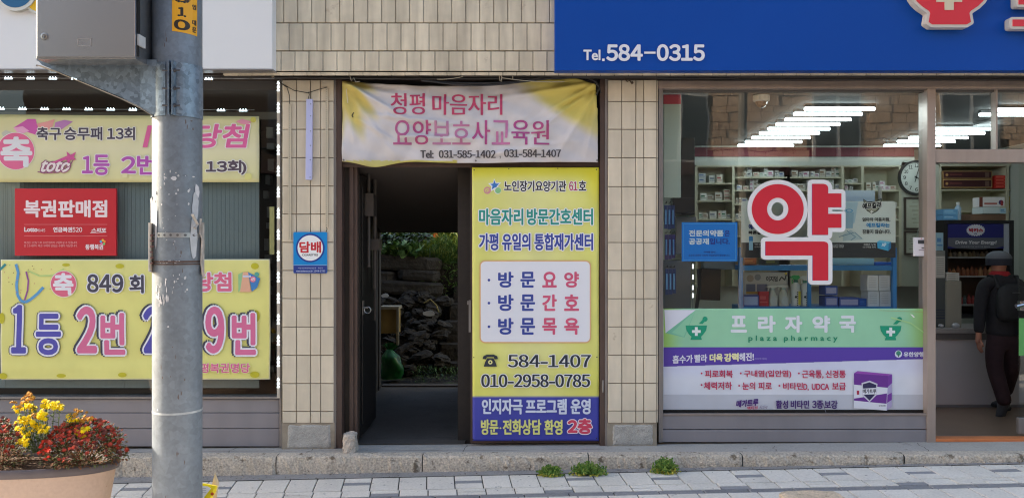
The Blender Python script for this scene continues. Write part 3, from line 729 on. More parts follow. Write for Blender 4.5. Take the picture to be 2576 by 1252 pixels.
q.disc(161.5, 714, 33.5, OW, n=40); q.disc(161.5, 714, 32, (220, 104, 138), n=40); q.text('축', 135, 187, 686, 742, OUT, 3.6)
q.text('849', 221, 312, 689, 735, (66, 66, 86), 2.6, outline=[(2.6, OUT, 0, 0)]); q.text('회', 327, 363, 691, 737, (66, 66, 86), 2.6, outline=[(2.6, OUT, 0, 0)])
q.text('당첨', 490, 583, 684, 733, (220, 106, 142), 3.0, outline=[(2.6, OUT, 0, 0)])
q.poly([(600,690),(612,684),(606,728),(600,735)], (150, 200, 150)); q.poly([(612,684),(625,684),(632,734),(604,734)], (228, 176, 150)); q.poly([(625,684),(636,690),(655,700),(648,722),(634,733)], (60, 130, 200)); q.disc(647, 690, 6, (90, 170, 160)); q.disc(637, 702, 7.5, (222, 112, 140)); q.rect(612, 692, 632, 697, (210, 214, 240))
q.text('45', 632, 642, 698, 706, OUT, .4)
big = lambda c: [(6.2, NV, -3.5, -1.2), (4.2, OUT, 0, 0)]
q.text('1', 31, 68, 766, 888, BL, 3.4, 6.5, outline=[(6.0, NV, -.5, 0), (4.2, OUT, 0, 0)])
q.text('등', 92, 155, 788, 892, BL, 4.6, outline=[(6.0, NV, -.5, 0), (4.2, OUT, 0, 0)])
q.text('2', 194, 245, 770, 888, PI_, 6.4, outline=big(0)); q.text('번', 254, 316, 786, 892, PI_, 5.0, outline=big(0))
q.text('2', 362, 410, 770, 888, BL, 6.4, outline=big(0)); q.text('9', 518, 566, 770, 888, PI_, 6.4, outline=big(0)); q.text('번', 584, 645, 786, 892, PI_, 5.0, outline=big(0))
q.text('청평복권명당', 480, 631, 912, 936, (214, 90, 150), 1.1, outline=[(1.3, (232, 226, 180), 0, 0)])
q.out('lettering', b2)
# red lottery shop sign
YR = 6.915
r1 = empty('shop_sign', (X(165, YR), YR, Z(643, YR)), 'square red lottery sign with white lettering between the two window banners', 'sign')
build(MB().pb(37, 292, 474, 643, YR, YR+.025), 'panel', mat('sign_red', (196, 30, 46), .45, noise=(2, .03)), r1, bev=.002)
q = Print(YR)
q.text('복권판매점', 60, 270, 503, 547, (238, 222, 228), 2.6)
for v in (564, 592.5): q.rect(61, v, 270, v+.9, (226, 140, 145))
q.text('Lotto', 61, 95, 571, 583, (238, 222, 228), 1.1); q.text('6/45', 96, 114, 575.5, 583, (232, 200, 205), .2)
q.text('연금복권', 134, 182, 571, 584, (238, 222, 228), .9); q.text('520', 182.5, 207, 571.5, 583.5, (238, 222, 228), .3)
q.text('스피또', 229, 269, 573, 585, (238, 222, 228), .8, shear=.2); q.line([(227, 586), (268, 584)], 1, (238, 222, 228))
q.text('복권은 1인당 1회 10만원까지 구입하실 수 있습니다.', 61, 195, 607, 613, (232, 170, 175), .0); q.text('만 19세부터 복권 구매와 당첨금 수령이 가능합니다.', 61, 195, 615, 621, (232, 170, 175), .0)
q.text('동행복권', 215, 260, 614, 628, (238, 222, 228), .8)
for k, c in enumerate(((240,180,60),(90,170,220),(230,110,160),(120,200,120),(240,140,60))):
    t = R(90+72*k); q.disc(259+5*math.cos(t), 609-5*math.sin(t), 3.2, c, n=10)
q.out('lettering', r1)

# cigarette sign on the tiled pillar
YC = 6.825
c1 = empty('shop_sign', (X(780, YC), YC, Z(687, YC)), 'small blue and white cigarette sign fixed on the left tiled pillar', 'sign')
pts = rrect(738, 583.5, 822.5, 687, 3)
build(MB().prism([(X(u, YC), Z(v, YC)) for u, v in pts], YC, YC+.012), 'panel', mat('sign_sky_blue', (0, 136, 212), .4), c1)
q = Print(YC); q.poly([(738.3,667.5),(822.2,667.5),(822.2,684),(820,686.7),(740.5,686.7),(738.3,684)], (28, 56, 140)); q.rect(738.3, 666, 822.2, 667.2, (150, 190, 225))
q.disc(780.5, 623.5, 36, (26, 54, 145), n=48); q.disc(780.5, 623.5, 32, (236, 238, 242), n=48)
q.text('담배', 753, 808, 607, 636, (196, 36, 50), 2.0); q.text('CIGARETTES', 760, 800, 638.5, 643.5, (60, 60, 66), .4)
q.text('사랑의담배판매인중앙회', 750, 795, 672, 676, (190, 200, 230), .0); q.text('www.tobacco.co.kr', 745, 787, 679, 683.5, (200, 210, 235), .1); q.text('1544-1785', 789, 818, 679, 683.5, (200, 210, 235), .1); q.text('회원사', 800, 812, 672, 676, (190, 200, 230), 0)
q.out('lettering', c1)

# white cloth banner over the passage
YW = 6.83
def ridge(u, v, a, b, wd, amp):
    ax, ay = a; bx, by = b; L2 = (bx-ax)**2+(by-ay)**2; t = max(0, min(1, ((u-ax)*(bx-ax)+(v-ay)*(by-ay))/L2))
    t2 = ((u-ax)*(bx-ax)+(v-ay)*(by-ay))/L2
    d = ((u-ax)*(by-ay)-(v-ay)*(bx-ax))/math.sqrt(L2)
    return amp*math.exp(-(d/wd)**2)*smooth01(1.15-t2)*smooth01(t2*6+.6)
def dw(u, v):
    h = .010*math.sin((u-862)/640*math.pi)*math.sin((v-205)/205*math.pi)
    for a, b, wd, am in (((880,215),(1075,330),6,.016),((870,212),(1060,345),7,.010),((875,225),(1000,400),8,.008),((866,230),(900,400),7,.006),
                         ((1495,215),(1290,330),6,.016),((1498,222),(1250,345),7,-.010),((1500,235),(1395,400),7,.012),((1502,250),(1470,405),7,.008),
                         ((1490,210),(1180,262),7,.009),((1010,345),(1280,352),7,.009),((900,300),(1060,395),6,.006),((880,220),(1180,268),8,.007),((940,290),(1230,322),6,.007),
                         ((1485,228),(1300,372),5,.010),((1200,395),(1500,345),6,.005)):
        h += ridge(u, v, a, b, wd, am)
    h += .0022*math.sin(u*.09+v*.05)+.0018*math.sin(u*.05-v*.11)
    return h*3.1
w1 = empty('banner', (X(1180, YW), YW, Z(415, YW)), 'creased white cloth banner with faded red lettering hung above the dark passage', 'banner')
def fcw(u, v):
    c = (214, 210, 214)
    a = math.atan2(v-185, u-850); star = 76 + 16*math.sin(a*17) + 10*math.sin(a*7+1)
    r = math.hypot(u-855, (v-215)*.62)
    c = mixc((206, 190, 112), c, smooth01((r-star+26)/52))
    dgn = (u-1275)*.62 - (v-215) ; r2 = math.hypot(u-1520, (v-190)*1.15)
    if u > 1240: c = mixc(c, (212, 192, 52), smooth01((dgn+8)/40)*smooth01((260-r2+14*math.sin(v*.25))/110)*.66)
    c = mixc(c, (168, 160, 158), .5*smooth01((v-385-.04*(u-860)+8*math.sin(u*.02))/20)*smooth01((1120-u)/200))
    if v > 404 and u < 1150: c = mixc(c, (196, 186, 70), .8)
    c = mixc(c, (186, 180, 182), .35*smooth01(math.sin(u*.013+v*.021)*.5+.2))
    return c
def ew(a, b):
    top = 204 + 13*math.sin(min(1, a*1.25)*math.pi*.95) - 9*smooth01((a-.5)/.5)*(1-smooth01((a-.9)/.1)) - (0 if a < .95 else -10*(a-.95)/.05)
    bot = 405 + 15*math.exp(-((a-.13)/.08)**2) + 4*math.exp(-((a-.5)/.2)**2) + 3*a
    l = 862 - 2*b; r = 1505 - 6*(1-b) if b < .3 else 1503+1*b
    return (l + (r-l)*a, top + (bot-top)*b)
sheet('cloth', w1, YW, 862, 1505, 204, 410, fcw, m_cloth, 170, 66, dw, ew)
q = Print(YW, dw, h0=.0035)
q.text('청평', 984, 1070, 236, 290, (188, 62, 104), .2, 1.7); q.text('마음자리', 1088, 1264, 238, 291, (188, 62, 104), .2, 1.7)
for k, (ch, c) in enumerate(zip('요양보호사교육원', ((176,90,140),(176,74,126),(190,130,165),(190,120,160),(178,76,136),(196,120,168),(172,72,140),(178,74,130)))):
    a = 990 + k*49.4; q.text(ch, a, a+46, 304+(2 if k in (2,3) else 0), 365, c, .1, 1.5)
q.text('Tel:', 1058, 1091, 379, 398, (72, 68, 74), .3, 1.3); q.text('031-585-1402', 1104, 1247, 379, 398, (72, 68, 74), .3, 1.5); q.text(',', 1257, 1259.5, 393, 401, (90, 86, 90), .2)
q.text('031-584-1407', 1268, 1411, 377, 396, (72, 68, 74), .3, 1.5)
q.disc(1289, 392, 0.1, (200, 200, 200)); q.line([(891, 284), (886, 291), (889, 296)], 2.5, (30, 28, 28))
q.out('lettering', w1)
for (u, v) in ((865, 403), (1500, 213), (1502, 404), (868, 212), (1197, 405)): build(MB().tube([(X(u, YW), YW-.02, Z(v, YW)), (X(u, YW), YW-.005, Z(v, YW))], .008, 8), 'eyelet', m_steel, w1)
mb = MB().tube([(X(880, YW), YW-.02, Z(208, YW)), (X(874, YW), YW-.045, Z(230, YW)), (X(878, YW), YW-.05, Z(262, YW))], .004, 6); build(mb, 'tie_string', mat('tie_cream', (210, 200, 170), .8), w1)

# tall yellow and blue banner nailed on the closed door leaf
YV = 6.87
v1_ = empty('banner', (X(1348, YV), YV, Z(1108, YV)), 'tall yellow and blue care centre banner nailed to the closed door leaf', 'banner')
def dv_(u, v): return .002*math.sin(v*.02+u*.01) + .003*math.exp(-((u-1500)/5)**2) + .002*math.sin(u*.03)*math.exp(-((v-430)/20)**2)
def fcv(u, v):
    if v > 995: return (62, 68, 170)
    c = mixc((226, 226, 152), (222, 222, 98), smooth01((v-860)/100)*.3 + .5*smooth01(abs(u-1348)/160))
    c = mixc(c, (216, 208, 50), smooth01((462-v)/36)*.9); c = mixc(c, (214, 205, 40), smooth01((u-1440-(v-420)*.3)/60)*smooth01((600-v)/150)*.8)
    return c
def dline(a, b):
    return (1187.5+1.5*b + (319.5-1.5*b)*a + 0*b, 421+1.5*a*0 + 687*b)
sheet('vinyl', v1_, YV, 1188, 1507, 421, 1108, fcv, m_sheetprint, 40, 120, dv_, dline)
q = Print(YV, dv_, h0=.0025)
q.poly([(1243,449),(1248,460),(1261,459),(1252,469),(1257,481),(1245,476),(1233,482),(1236,470),(1228,461),(1240,460)], (236, 240, 246)); q.poly([(1243.5,453),(1247,462),(1256,462),(1249.5,468.5),(1253,477),(1245,472),(1237,477),(1239,468),(1233,463),(1241,462)], (54, 120, 196))
q.disc(1252, 479, 9, (236, 240, 236)); q.disc(1253, 479, 7.5, (140, 200, 140)); q.ring(1226, 479, 9, 5.5, (214, 150, 160)); q.ring(1227, 480, 4, 2.2, (214, 150, 160))
BK = (34, 34, 42); PW_ = (238, 238, 240)
q.text('노인장기요양기관', 1268, 1424.5, 454.6, 481.8, BK, 1.1, outline=[(1.6, PW_, 0, 0)]); q.text('61', 1431.7, 1452.8, 456.5, 479.5, (176, 56, 90), .9, outline=[(1.6, PW_, 0, 0)]); q.text('호', 1456, 1474.5, 454.6, 479.5, BK, 1.1, outline=[(1.6, PW_, 0, 0)])
TE = (22, 146, 138); NB = (48, 68, 156)
for t, a, b in (('마음자리', 1205, 1316.5), ('방문간호센터', 1325, 1491.7)): q.text(t, a, b, 524.6, 566, TE, 1.9, outline=[(2.6, PW_, 0, 0)])
for t, a, b in (('가평', 1205, 1253.6), ('유일의', 1263, 1334.5), ('통합재가센터', 1344, 1491.7)): q.text(t, a, b, 586.7, 629.5, NB, 1.9, outline=[(2.6, PW_, 0, 0)])
q.rect(1206.5, 654.5, 1486.5, 862, (224, 178, 130), 13); q.rect(1209.5, 657.5, 1483.5, 859, (226, 228, 238), 11)
RD = (206, 84, 120)
for (va, vb, x, y) in ((683, 723, '요', '양'), (739.8, 781.5, '간', '호'), (798.9, 841, '목', '욕')):
    q.disc(1230, (va+vb)/2+1, 3.4, NB, n=12); q.text('방', 1253, 1292, va, vb, NB, 2.3); q.text('문', 1309, 1346, va, vb, NB, 2.3); q.text(x, 1364, 1400.5, va, vb, RD, 2.3); q.text(y, 1419, 1456.5, va, vb, RD, 2.3)
q.poly([(1214,902),(1216,895),(1224,891),(1243,891),(1251,895),(1253,902),(1244,903),(1242,897),(1225,897),(1223,903)], (36, 46, 60))
q.poly([(1226,900),(1241,900),(1246,908),(1250,921),(1217,921),(1221,908)], (36, 46, 60)); q.disc(1233.5, 910, 5.4, (228, 224, 150)); q.disc(1233.5, 910, 2.3, (36, 46, 60))
q.text('584-1407', 1277.6, 1486.3, 891, 922.8, (32, 44, 58), .5, 2.2, outline=[(2.0, PW_, 0, 0)])
q.text('010-2958-0785', 1210.6, 1484.2, 940, 972.5, (32, 44, 58), .5, 2.2, outline=[(2.0, PW_, 0, 0)])
LV = (214, 222, 244)
for t, a, b in (('인지자극', 1212, 1314.8), ('프로그램', 1322, 1425.5), ('운영', 1435, 1485.5)): q.text(t, a, b, 1001.4, 1040.6, LV, 2.2)
YL = (226, 226, 136)
q.text('방문', 1209.8, 1254, 1053, 1092, YL, 1.9); q.disc(1259, 1075, 2.2, YL); q.text('전화상담', 1264.5, 1361.5, 1053, 1092, YL, 1.9); q.text('환영', 1369, 1415, 1054, 1092, YL, 1.9)
q.text('2층', 1427.5, 1489, 1051.5, 1090, (212, 66, 96), 3.0, outline=[(2.4, (236, 220, 232), 0, 0)])
for (u, v) in ((1193, 428), (1500, 427), (1192, 898), (1501, 897), (1190, 1103), (1500, 1101), (1290, 1106), (1395, 1105), (1403, 424), (1280, 425)): q.disc(u, v, 1.6, (60, 54, 50), n=8)
q.out('lettering', v1_)
dd = build(MB().pb(1184, 1509, 418, 1114, 6.905, 6.945), 'door_leaf', m_brown, label='closed brown door leaf behind the tall yellow banner', cat='door', bev=.004)
mb = MB().pb(1179, 1184.5, 755, 835, 6.9, 6.93); mb.pb(1175, 1180, 757, 766, 6.9, 6.92); build(mb, 'lock_plate', m_steel, dd)

# -------- pharmacy window graphics
YP = 6.944
p1 = empty('window_poster', (X(2000, YP), YP, Z(1040, YP)), 'green, purple and white printed pharmacy sheet across the bottom of the window', 'poster')
def fcp(u, v):
    pb_ = 921 - (u-1667.4)/663.6*19.6
    if v < 873.5: c = mixc((150, 208, 172), (158, 204, 92), smooth01((1725-u)/62)*.9 + smooth01((u-2265)/70)*.6); return c
    if v < pb_: return (84, 58, 166)
    if v < 992: return mixc((214, 218, 240), (224, 228, 240), smooth01((v-920)/40))
    return (196, 200, 212)
sheet('vinyl', p1, YP, 1667.5, 2331, 775.5, 1040, fcp, m_sheetprint, 160, 130, None, None, .001)
q = Print(YP, h0=.0014)
q.poly([(1668, 872.6), (2331, 872.6), (2331, 901.6), (1668, 921.2)], (84, 58, 166)); q.poly([(1668, 991.3), (2331, 991.3), (2331, 994), (1668, 994)], (196, 200, 212))
q.poly([(1671,779),(1750,779),(1674,837)], (224, 226, 238)); q.poly([(1750,779),(1674,837),(1722,848)], (120, 190, 160)); q.poly([(1750,779),(1690,836),(1720,846)], (140, 204, 168))
GR = (0, 152, 116)
for cx, cy in ((1751.5, 837), (2240.3, 838)):
    q.poly([(cx-27,cy-19),(cx+27,cy-19),(cx+25,cy-7),(cx+17,cy+4),(cx+12,cy+9),(cx+14,cy+17),(cx-15,cy+17),(cx-12,cy+9),(cx-18,cy+4),(cx-25,cy-7)], GR)
    q.poly([(cx+6,cy-23),(cx+16,cy-23),(cx+24,cy-32),(cx+18,cy-36)], GR); q.disc(cx+22, cy-35, 6.4, GR)
    q.rect(cx-3.6, cy-15, cx+3.6, cy+7, (222, 232, 232)); q.rect(cx-11, cy-7.5, cx+11, cy-.5, (222, 232, 232))
for ch, a, b in (('프', 1837.8, 1878.5), ('라', 1906, 1951), ('자', 1974, 2018), ('약', 2043, 2088), ('국', 2110.5, 2153)): q.text(ch, a, b, 793, 836, (222, 228, 236), 3.3)
q.text('p l a z a', 1882.4, 1954.5, 842.8, 860.7, (0, 138, 104), .7); q.text('p h a r m a c y', 1971.6, 2106.6, 842.8, 860.7, (0, 138, 104), .7)
LW = (226, 224, 240); LY = (236, 230, 180); sl_ = -.045
q.text('흡수가', 1691.5, 1742.7, 893, 914, LW, 1.1, slope=sl_); q.text('빨라', 1746.6, 1778.8, 891, 911, LW, 1.0, slope=sl_); q.text('더욱', 1784.6, 1818, 889, 910, LY, 1.7, slope=sl_); q.text('강력', 1821, 1858, 888, 909.5, LY, 1.7, slope=sl_); q.text('해진!', 1859, 1896, 887, 908, LW, 1.1, slope=sl_); q.text('(티아민 대비)', 1898, 1929, 899, 904.5, (180, 170, 220), 0)
q.disc(2259.5, 889.5, 9.2, (214, 220, 236)); q.disc(2259.5, 887.5, 6, (60, 140, 120)); q.rect(2258.3, 889, 2260.7, 897, (60, 110, 90)); q.text('유한양행', 2272, 2323, 884, 897, (210, 214, 234), 1.0)
RB = (190, 40, 88)
def bul(t, a, b, v0, v1): q.text(t, a, b, v0, v1, RB, .75)
for u, v in ((1764.5, 938), (1863, 938), (2009, 938), (1764.5, 967), (1859, 969), (1960, 969)): q.disc(u, v, 2.4, RB, n=10)
bul('피로회복', 1773, 1842.8, 930, 949); bul('구내염(입안염)', 1870.7, 1990, 930, 950); bul('근육통,', 2016.6, 2071, 930, 951); bul('신경통', 2076, 2126.8, 930, 949.5)
bul('체력저하', 1770, 1840.9, 959.5, 979); bul('눈의 피로', 1866.9, 1941, 960, 979.5); bul('비타민', 1969, 2019, 961, 979.5); bul('D,', 2020, 2033.5, 964, 982); bul('UDCA', 2041, 2085, 963.5, 979.5); bul('보급', 2092, 2126.8, 961, 980)
q.text('메가트루', 1850.6, 1908, 1006, 1024, (74, 36, 120), 1.3, slope=-.09, shear=.1); q.text('액티브', 1879, 1906, 1021, 1030, (196, 60, 100), .5, slope=-.08); q.text('Active', 1908, 1932, 1018, 1027, (130, 120, 150), .0, shear=.4, slope=-.05)
q.text('활성', 1951, 1982, 1005.4, 1026.5, (66, 34, 112), 1.1); q.text('비타민', 1988, 2035, 1005.4, 1026.5, (66, 34, 112), 1.1); q.text('3종', 2042, 2070, 1005.4, 1026.5, (66, 34, 112), 1.1); q.text('보강', 2073, 2106, 1005.4, 1026.8, (66, 34, 112), 1.1)
q.line([(2069, 1012), (2077, 1037)], 1.4, (110, 110, 124))
q.poly([(2147,938),(2156,932),(2242,940),(2233,944)], (150, 74, 176)); q.poly([(2147,938),(2233,944),(2229,1031),(2147,1025)], (226, 228, 240)); q.poly([(2233,944),(2242.5,940),(2242,1022),(2229,1031)], (176, 166, 206))
q.poly([(2147,938),(2233,944),(2232,974),(2147,966)], (108, 46, 148)); q.poly([(2147,1001),(2230,988),(2229,1014),(2147,1006)], (108, 46, 148)); q.poly([(2233,944),(2242.5,940),(2242.5,962),(2232,972)], (120, 56, 160)); q.poly([(2231,992),(2242,986),(2242,1004),(2230,1012)], (120, 56, 160))
q.poly([(2166,962),(2186,956),(2206,964),(2204,992),(2186,1010),(2168,994)], (206, 204, 220)); q.poly([(2169,965),(2186,960),(2203,967),(2201,990),(2186,1006),(2171,991)], (44, 40, 84)); q.poly([(2168,976),(2204,974),(2203,990),(2169,991)], (226, 226, 238))
q.text('메가트루', 2169, 2203, 977, 988, (40, 36, 60), .6); q.rect(2154, 981, 2160, 991, (176, 50, 80)); q.text('유한양행', 2209, 2226, 1017, 1021, (60, 60, 100), .1)
q.poly([(2288,789),(2294,791),(2300,797),(2296,798)], (236, 240, 236)); q.line([(2210,780),(2322,784),(2329,790)], 1.0, (170, 176, 120)); q.line([(2240,798),(2290,812),(2326,838)], 3, (172, 216, 150))
q.out('lettering', p1)
mb = MB(); mb.pb(1668, 1669.2, 776, 1040, YP-.003, YP); mb.pb(2330, 2331.5, 776, 1040, YP-.003, YP); build(mb, 'edge_tape', mat('tape_edge', (190, 196, 200), .4), p1)

# big red letter board on the window
YK = 6.93
def px(x): return 1789.1 + x*.2296
def py(y): return 434.5 + y*.2296
k1 = empty('letter_board', (X(2000, YK), YK, Z(714, YK)), 'big red Korean letter with thick white outline standing on the pharmacy window', 'sign')
sha = [(px(a), py(b)) for a, b in ((1105,122),(1230,122),(1258,130),(1275,148),(1280,170),(1280,227),(1425,227),(1425,378),(1280,378),(1280,450),(1425,450),(1425,602),(1280,602),(1280,680),(1105,680))]
kiy = [(px(a), py(b)) for a, b in ((593,752),(1235,752),(1262,760),(1277,775),(1281,800),(1281,1178),(1110,1178),(1110,905),(593,905))]
m_kw = mat('letter_white', (228, 228, 232), .4); m_kr = mat('letter_red', (208, 36, 58), .4)
def ringprism(cx, cy, rox, roy, rix, riy, y0, y1, n=64):
    mb = MB(); L = []
    for yy in (y0, y1):
        for (a, b) in ((rox, roy), (rix, riy)):
            L += [(X(cx+a*math.cos(2*math.pi*k/n), YK), yy, Z(cy+b*math.sin(2*math.pi*k/n), YK)) for k in range(n)]
    f = []
    for k in range(n):
        j = (k+1) % n; f += [(k, j, n+j, n+k), (2*n+k, 3*n+k, 3*n+j, 2*n+j), (k, 2*n+k, 2*n+j, j), (n+k, n+j, 3*n+j, 3*n+k)]
    return mb.add(L, f)
build(ringprism(px(728), py(398), 330*.2296, 321*.2296, 67*.2296, 76*.2296, YK-.0, YK+.012), 'white_outline', m_kw, k1)
for pts, dy in ((sha, -.0015), (kiy, -.003)):
    o = offset_poly(pts, 10.6, 6)
    build(MB().prism([(X(a, YK), Z(b, YK)) for a, b in o], YK+dy, YK+.0119), 'white_outline', m_kw, k1)
build(ringprism(px(728), py(398), 284*.2296, 273*.2296, 117*.2296, 124*.2296, YK-.0035, YK-.0005), 'red_stroke', m_kr, k1)
for pts in (sha, kiy):
    q = Print(YK, h0=.0035); q.poly([(a-.9, b+.3) for a, b in pts], (84, 70, 160)); q.h += .0004; q.poly(pts, m_kr); q.out('red_stroke', k1)

# blue paper notice
YN = 6.975
n1 = empty('notice', (X(1785, YN), YN, Z(657, YN)), 'bright blue paper notice with white and navy lettering inside the pharmacy window', 'notice')
build(MB().pb(1715, 1855, 559, 657, YN, YN+.001), 'paper', mat('notice_blue', (0, 126, 226), .5), n1)
q = Print(YN); q.rect(1720, 562.5, 1850, 563.3, (90, 180, 240)); q.rect(1720, 653, 1850, 653.8, (90, 180, 240)); q.rect(1719.5, 562.5, 1720.3, 653.8, (90, 180, 240)); q.rect(1849.5, 562.5, 1850.3, 653.8, (90, 180, 240))
q.text('전문의약품', 1732.7, 1819.8, 578.4, 594.7, (222, 236, 248), 1.1); q.text('은', 1822.6, 1835.8, 579, 594.5, (26, 52, 150), .8); q.text('공공재', 1732.7, 1783, 599, 615, (222, 236, 248), 1.1); q.text('입니다.', 1785, 1835.8, 599, 615, (26, 52, 150), .8)
q.text('의약품 관리', 1770, 1799, 631.5, 636, (20, 50, 140), .2); q.text('공공성 강화와 사회적 책임분담이 필요합니다.', 1732, 1836, 639.5, 644.5, (20, 50, 140), .1)
q.out('lettering', n1)
# small white control box
c2 = empty('door_keypad', (X(2316, 6.93), 6.93, Z(644, 6.93)), 'small white access control box with dark display stuck on the window beside the door frame', 'control box')
build(MB().pb(2300, 2333, 597, 644, 6.925, 6.949), 'housing', mat('white_plastic', (220, 218, 226), .4), c2, bev=.002)
q = Print(6.925); q.rect(2309, 603.5, 2325.5, 613, (52, 58, 66)); q.rect(2318, 622, 2326, 624.5, (70, 60, 70)); q.rect(2311, 628, 2324, 630, (140, 130, 140)); q.disc(2317.5, 599.8, 1.3, (200, 40, 40), n=8); q.out('display', c2)
# ================================================================== STREET OBJECTS
m_galv = mat('galvanised_steel', (122, 130, 139), .5, metal=.15, noise=((6, .06), (45, .08)), bump=(30, .25, .003), streak=(9, .14), spots=(7, .70, (104, 106, 110)))
m_galv2 = mat('galvanised_plate', (116, 131, 146), .42, metal=.4, noise=((5, .08), (60, .08)), bump=(25, .2, .003))
def spangle(m, sc_, amt):
    n = m.node_tree.nodes; l = m.node_tree.links; b = n['Principled BSDF']; src = b.inputs['Base Color'].links[0].from_socket
    g_ = n.new('ShaderNodeNewGeometry'); v_ = n.new('ShaderNodeTexVoronoi'); v_.inputs['Scale'].default_value = sc_; l.new(g_.outputs['Position'], v_.inputs['Vector'])
    s_ = n.new('ShaderNodeSeparateColor'); l.new(v_.outputs['Color'], s_.inputs[0]); mr = n.new('ShaderNodeMapRange'); l.new(s_.outputs[0], mr.inputs[0]); mr.inputs[3].default_value = 1-amt; mr.inputs[4].default_value = 1+amt
    vm = n.new('ShaderNodeVectorMath'); vm.operation = 'SCALE'; l.new(src, vm.inputs[0]); l.new(mr.outputs[0], vm.inputs['Scale']); l.new(vm.outputs[0], b.inputs['Base Color'])
spangle(m_galv2, 42, .28); spangle(m_galv, 26, .10)
m_inox = mat('brushed_stainless', (168, 170, 174), .27, metal=.8, noise=(2, .05), bump=(300, .1, .001))
YPo = 4.9; PR = 59*YPo/F; PX = X(446.5, YPo)
pole = empty('street_pole', (PX, YPo, zs(PX, YPo)), 'thick grey galvanised steel pole carrying the metal cabinet, left of the passage', 'pole')
mb = MB().lathe((PX, YPo, 0), [(PR, zs(PX, YPo)-.02), (PR, 1.0), (PR, 2.0), (PR, 6.5), (PR*.2, 6.52)], 64)
build(mb, 'shaft', m_galv, pole, smooth=True)
mb = MB().lathe((PX, YPo, zs(PX, YPo)-.01), [(PR*1.7, 0), (PR*1.7, .02), (PR*1.02, .021)], 32); build(mb, 'base_flange', m_galv, pole)
def curve_map(r):
    def f(u, v, h):
        z = Z(v, YPo-PR*.9); s_ = (u-446.5)/59.5; a = math.asin(max(-.9999, min(.9999, s_))); rr = r + h
        return (PX + rr*math.sin(a), YPo - rr*math.cos(a), z)
    return f
def pole_patch(pts, c, name, h=.001):
    q = Print(YPo, mapper=curve_map(PR), h0=h); poly2 = []
    for (a, b), (c2_, d) in zip(pts, pts[1:]+pts[:1]):
        for k in range(6): poly2.append((a+(c2_-a)*k/6, b+(d-b)*k/6))
    q.poly(poly2, c); return q
# yellow sticker high on the pole
q = Print(YPo, mapper=curve_map(PR), h0=.0015)
for k in range(8): q.h = .0015; q.poly([(457+5.75*k, -80), (457+5.75*(k+1), -80), (457+5.75*(k+1), 80+k*.5), (457+5.75*k, 80+k*.4)], (236, 168, 24), 0)
q.text('0', 460, 494, -22, 8, (40, 32, 24), 2.6, 3.2); q.text('1', 469, 486, 18, 42, (40, 32, 24), 2.0, 3.0); q.text('0', 461, 493, 49, 76, (40, 32, 24), 2.4, 3.4)
q.text('임', 496, 502, 5, 18, (60, 44, 26), .7); q.text('대', 496, 502, 44, 58, (60, 44, 26), .7); q.text('문', 496, 502, 62, 76, (60, 44, 26), .7)
st = q.out('sticker', pole); st['label'] = 'yellow sticker with bold black digits'
# peeling paper and glue scraps
m_scrap = mat('paper_scrap', (206, 204, 206), .9, noise=(30, .12)); rn = random.Random(12)
mb = MB(); cm = curve_map(PR)
def scrap(u, v, a, b, k=7):
    pts = []
    for i in range(k): t = 2*math.pi*i/k; pts.append((u + a*rn.uniform(.4, 1)*math.cos(t), v + b*rn.uniform(.4, 1)*math.sin(t)))
    o = [cm(p, q_, rn.uniform(.001, .004)) for p, q_ in pts]; mb.add(o, [tuple(range(k-1, -1, -1))])
for _ in range(22): scrap(rn.uniform(405, 500), rn.uniform(430, 520), rn.uniform(1, 3.5), rn.uniform(1.5, 6))
for _ in range(30): scrap(rn.uniform(415, 450), rn.uniform(700, 770), rn.uniform(1, 3), rn.uniform(3, 13))
for _ in range(12): scrap(rn.uniform(455, 495), rn.uniform(690, 740), rn.uniform(1, 3), rn.uniform(1.5, 6))
for _ in range(14): scrap(rn.uniform(400, 485), rn.uniform(655, 662), rn.uniform(3, 7), rn.uniform(1, 2.5))
for _ in range(10): scrap(rn.uniform(430, 470), rn.uniform(510, 620), rn.uniform(1, 1.8), rn.uniform(1, 2.5))
scrap(462, 449, 9, 7, 6); scrap(502, 480, 4, 30, 9); scrap(420, 1030, 3, 4); scrap(448, 820, 3, 4)
build(mb, 'paper_scrap', m_scrap, pole, kind='stuff')
mb = MB(); rn = random.Random(8)
for (u, v, a, b) in ((415, 575, 4, 60), (397, 600, 5, 34), (498, 600, 6, 60), (500, 520, 5, 45)):
    pts = [(u+a*math.cos(t)*rn.uniform(.7, 1), v+b*math.sin(t)*rn.uniform(.8, 1)) for t in [2*math.pi*i/14 for i in range(14)]]
    mb.add([cm(p, q_, .004) for p, q_ in pts], [tuple(range(13, -1, -1))])
build(mb, 'old_tape', mat('old_tape_grey', (186, 188, 192), .6, noise=(20, .1)), pole)
# rust and dirt stains with shapes of their own
mb = MB(); rn = random.Random(18)
for _ in range(26):
    u, v = rn.choice(((465, 640), (470, 870), (440, 925), (480, 980), (430, 1230), (480, 1150), (470, 660), (450, 100), (490, 300)));
    u += rn.uniform(-14, 14); v += rn.uniform(-30, 30); a = rn.uniform(.8, 2.2); b = rn.uniform(2, 10)
    mb.add([cm(u+a*math.cos(t)*rn.uniform(.5, 1), v+b*math.sin(t)*rn.uniform(.5, 1), .0006) for t in [2*math.pi*i/8 for i in range(8)]], [tuple(range(7, -1, -1))])
build(mb, 'rust_stain', mat('rust_stain', (104, 92, 88), .8), pole, kind='stuff')
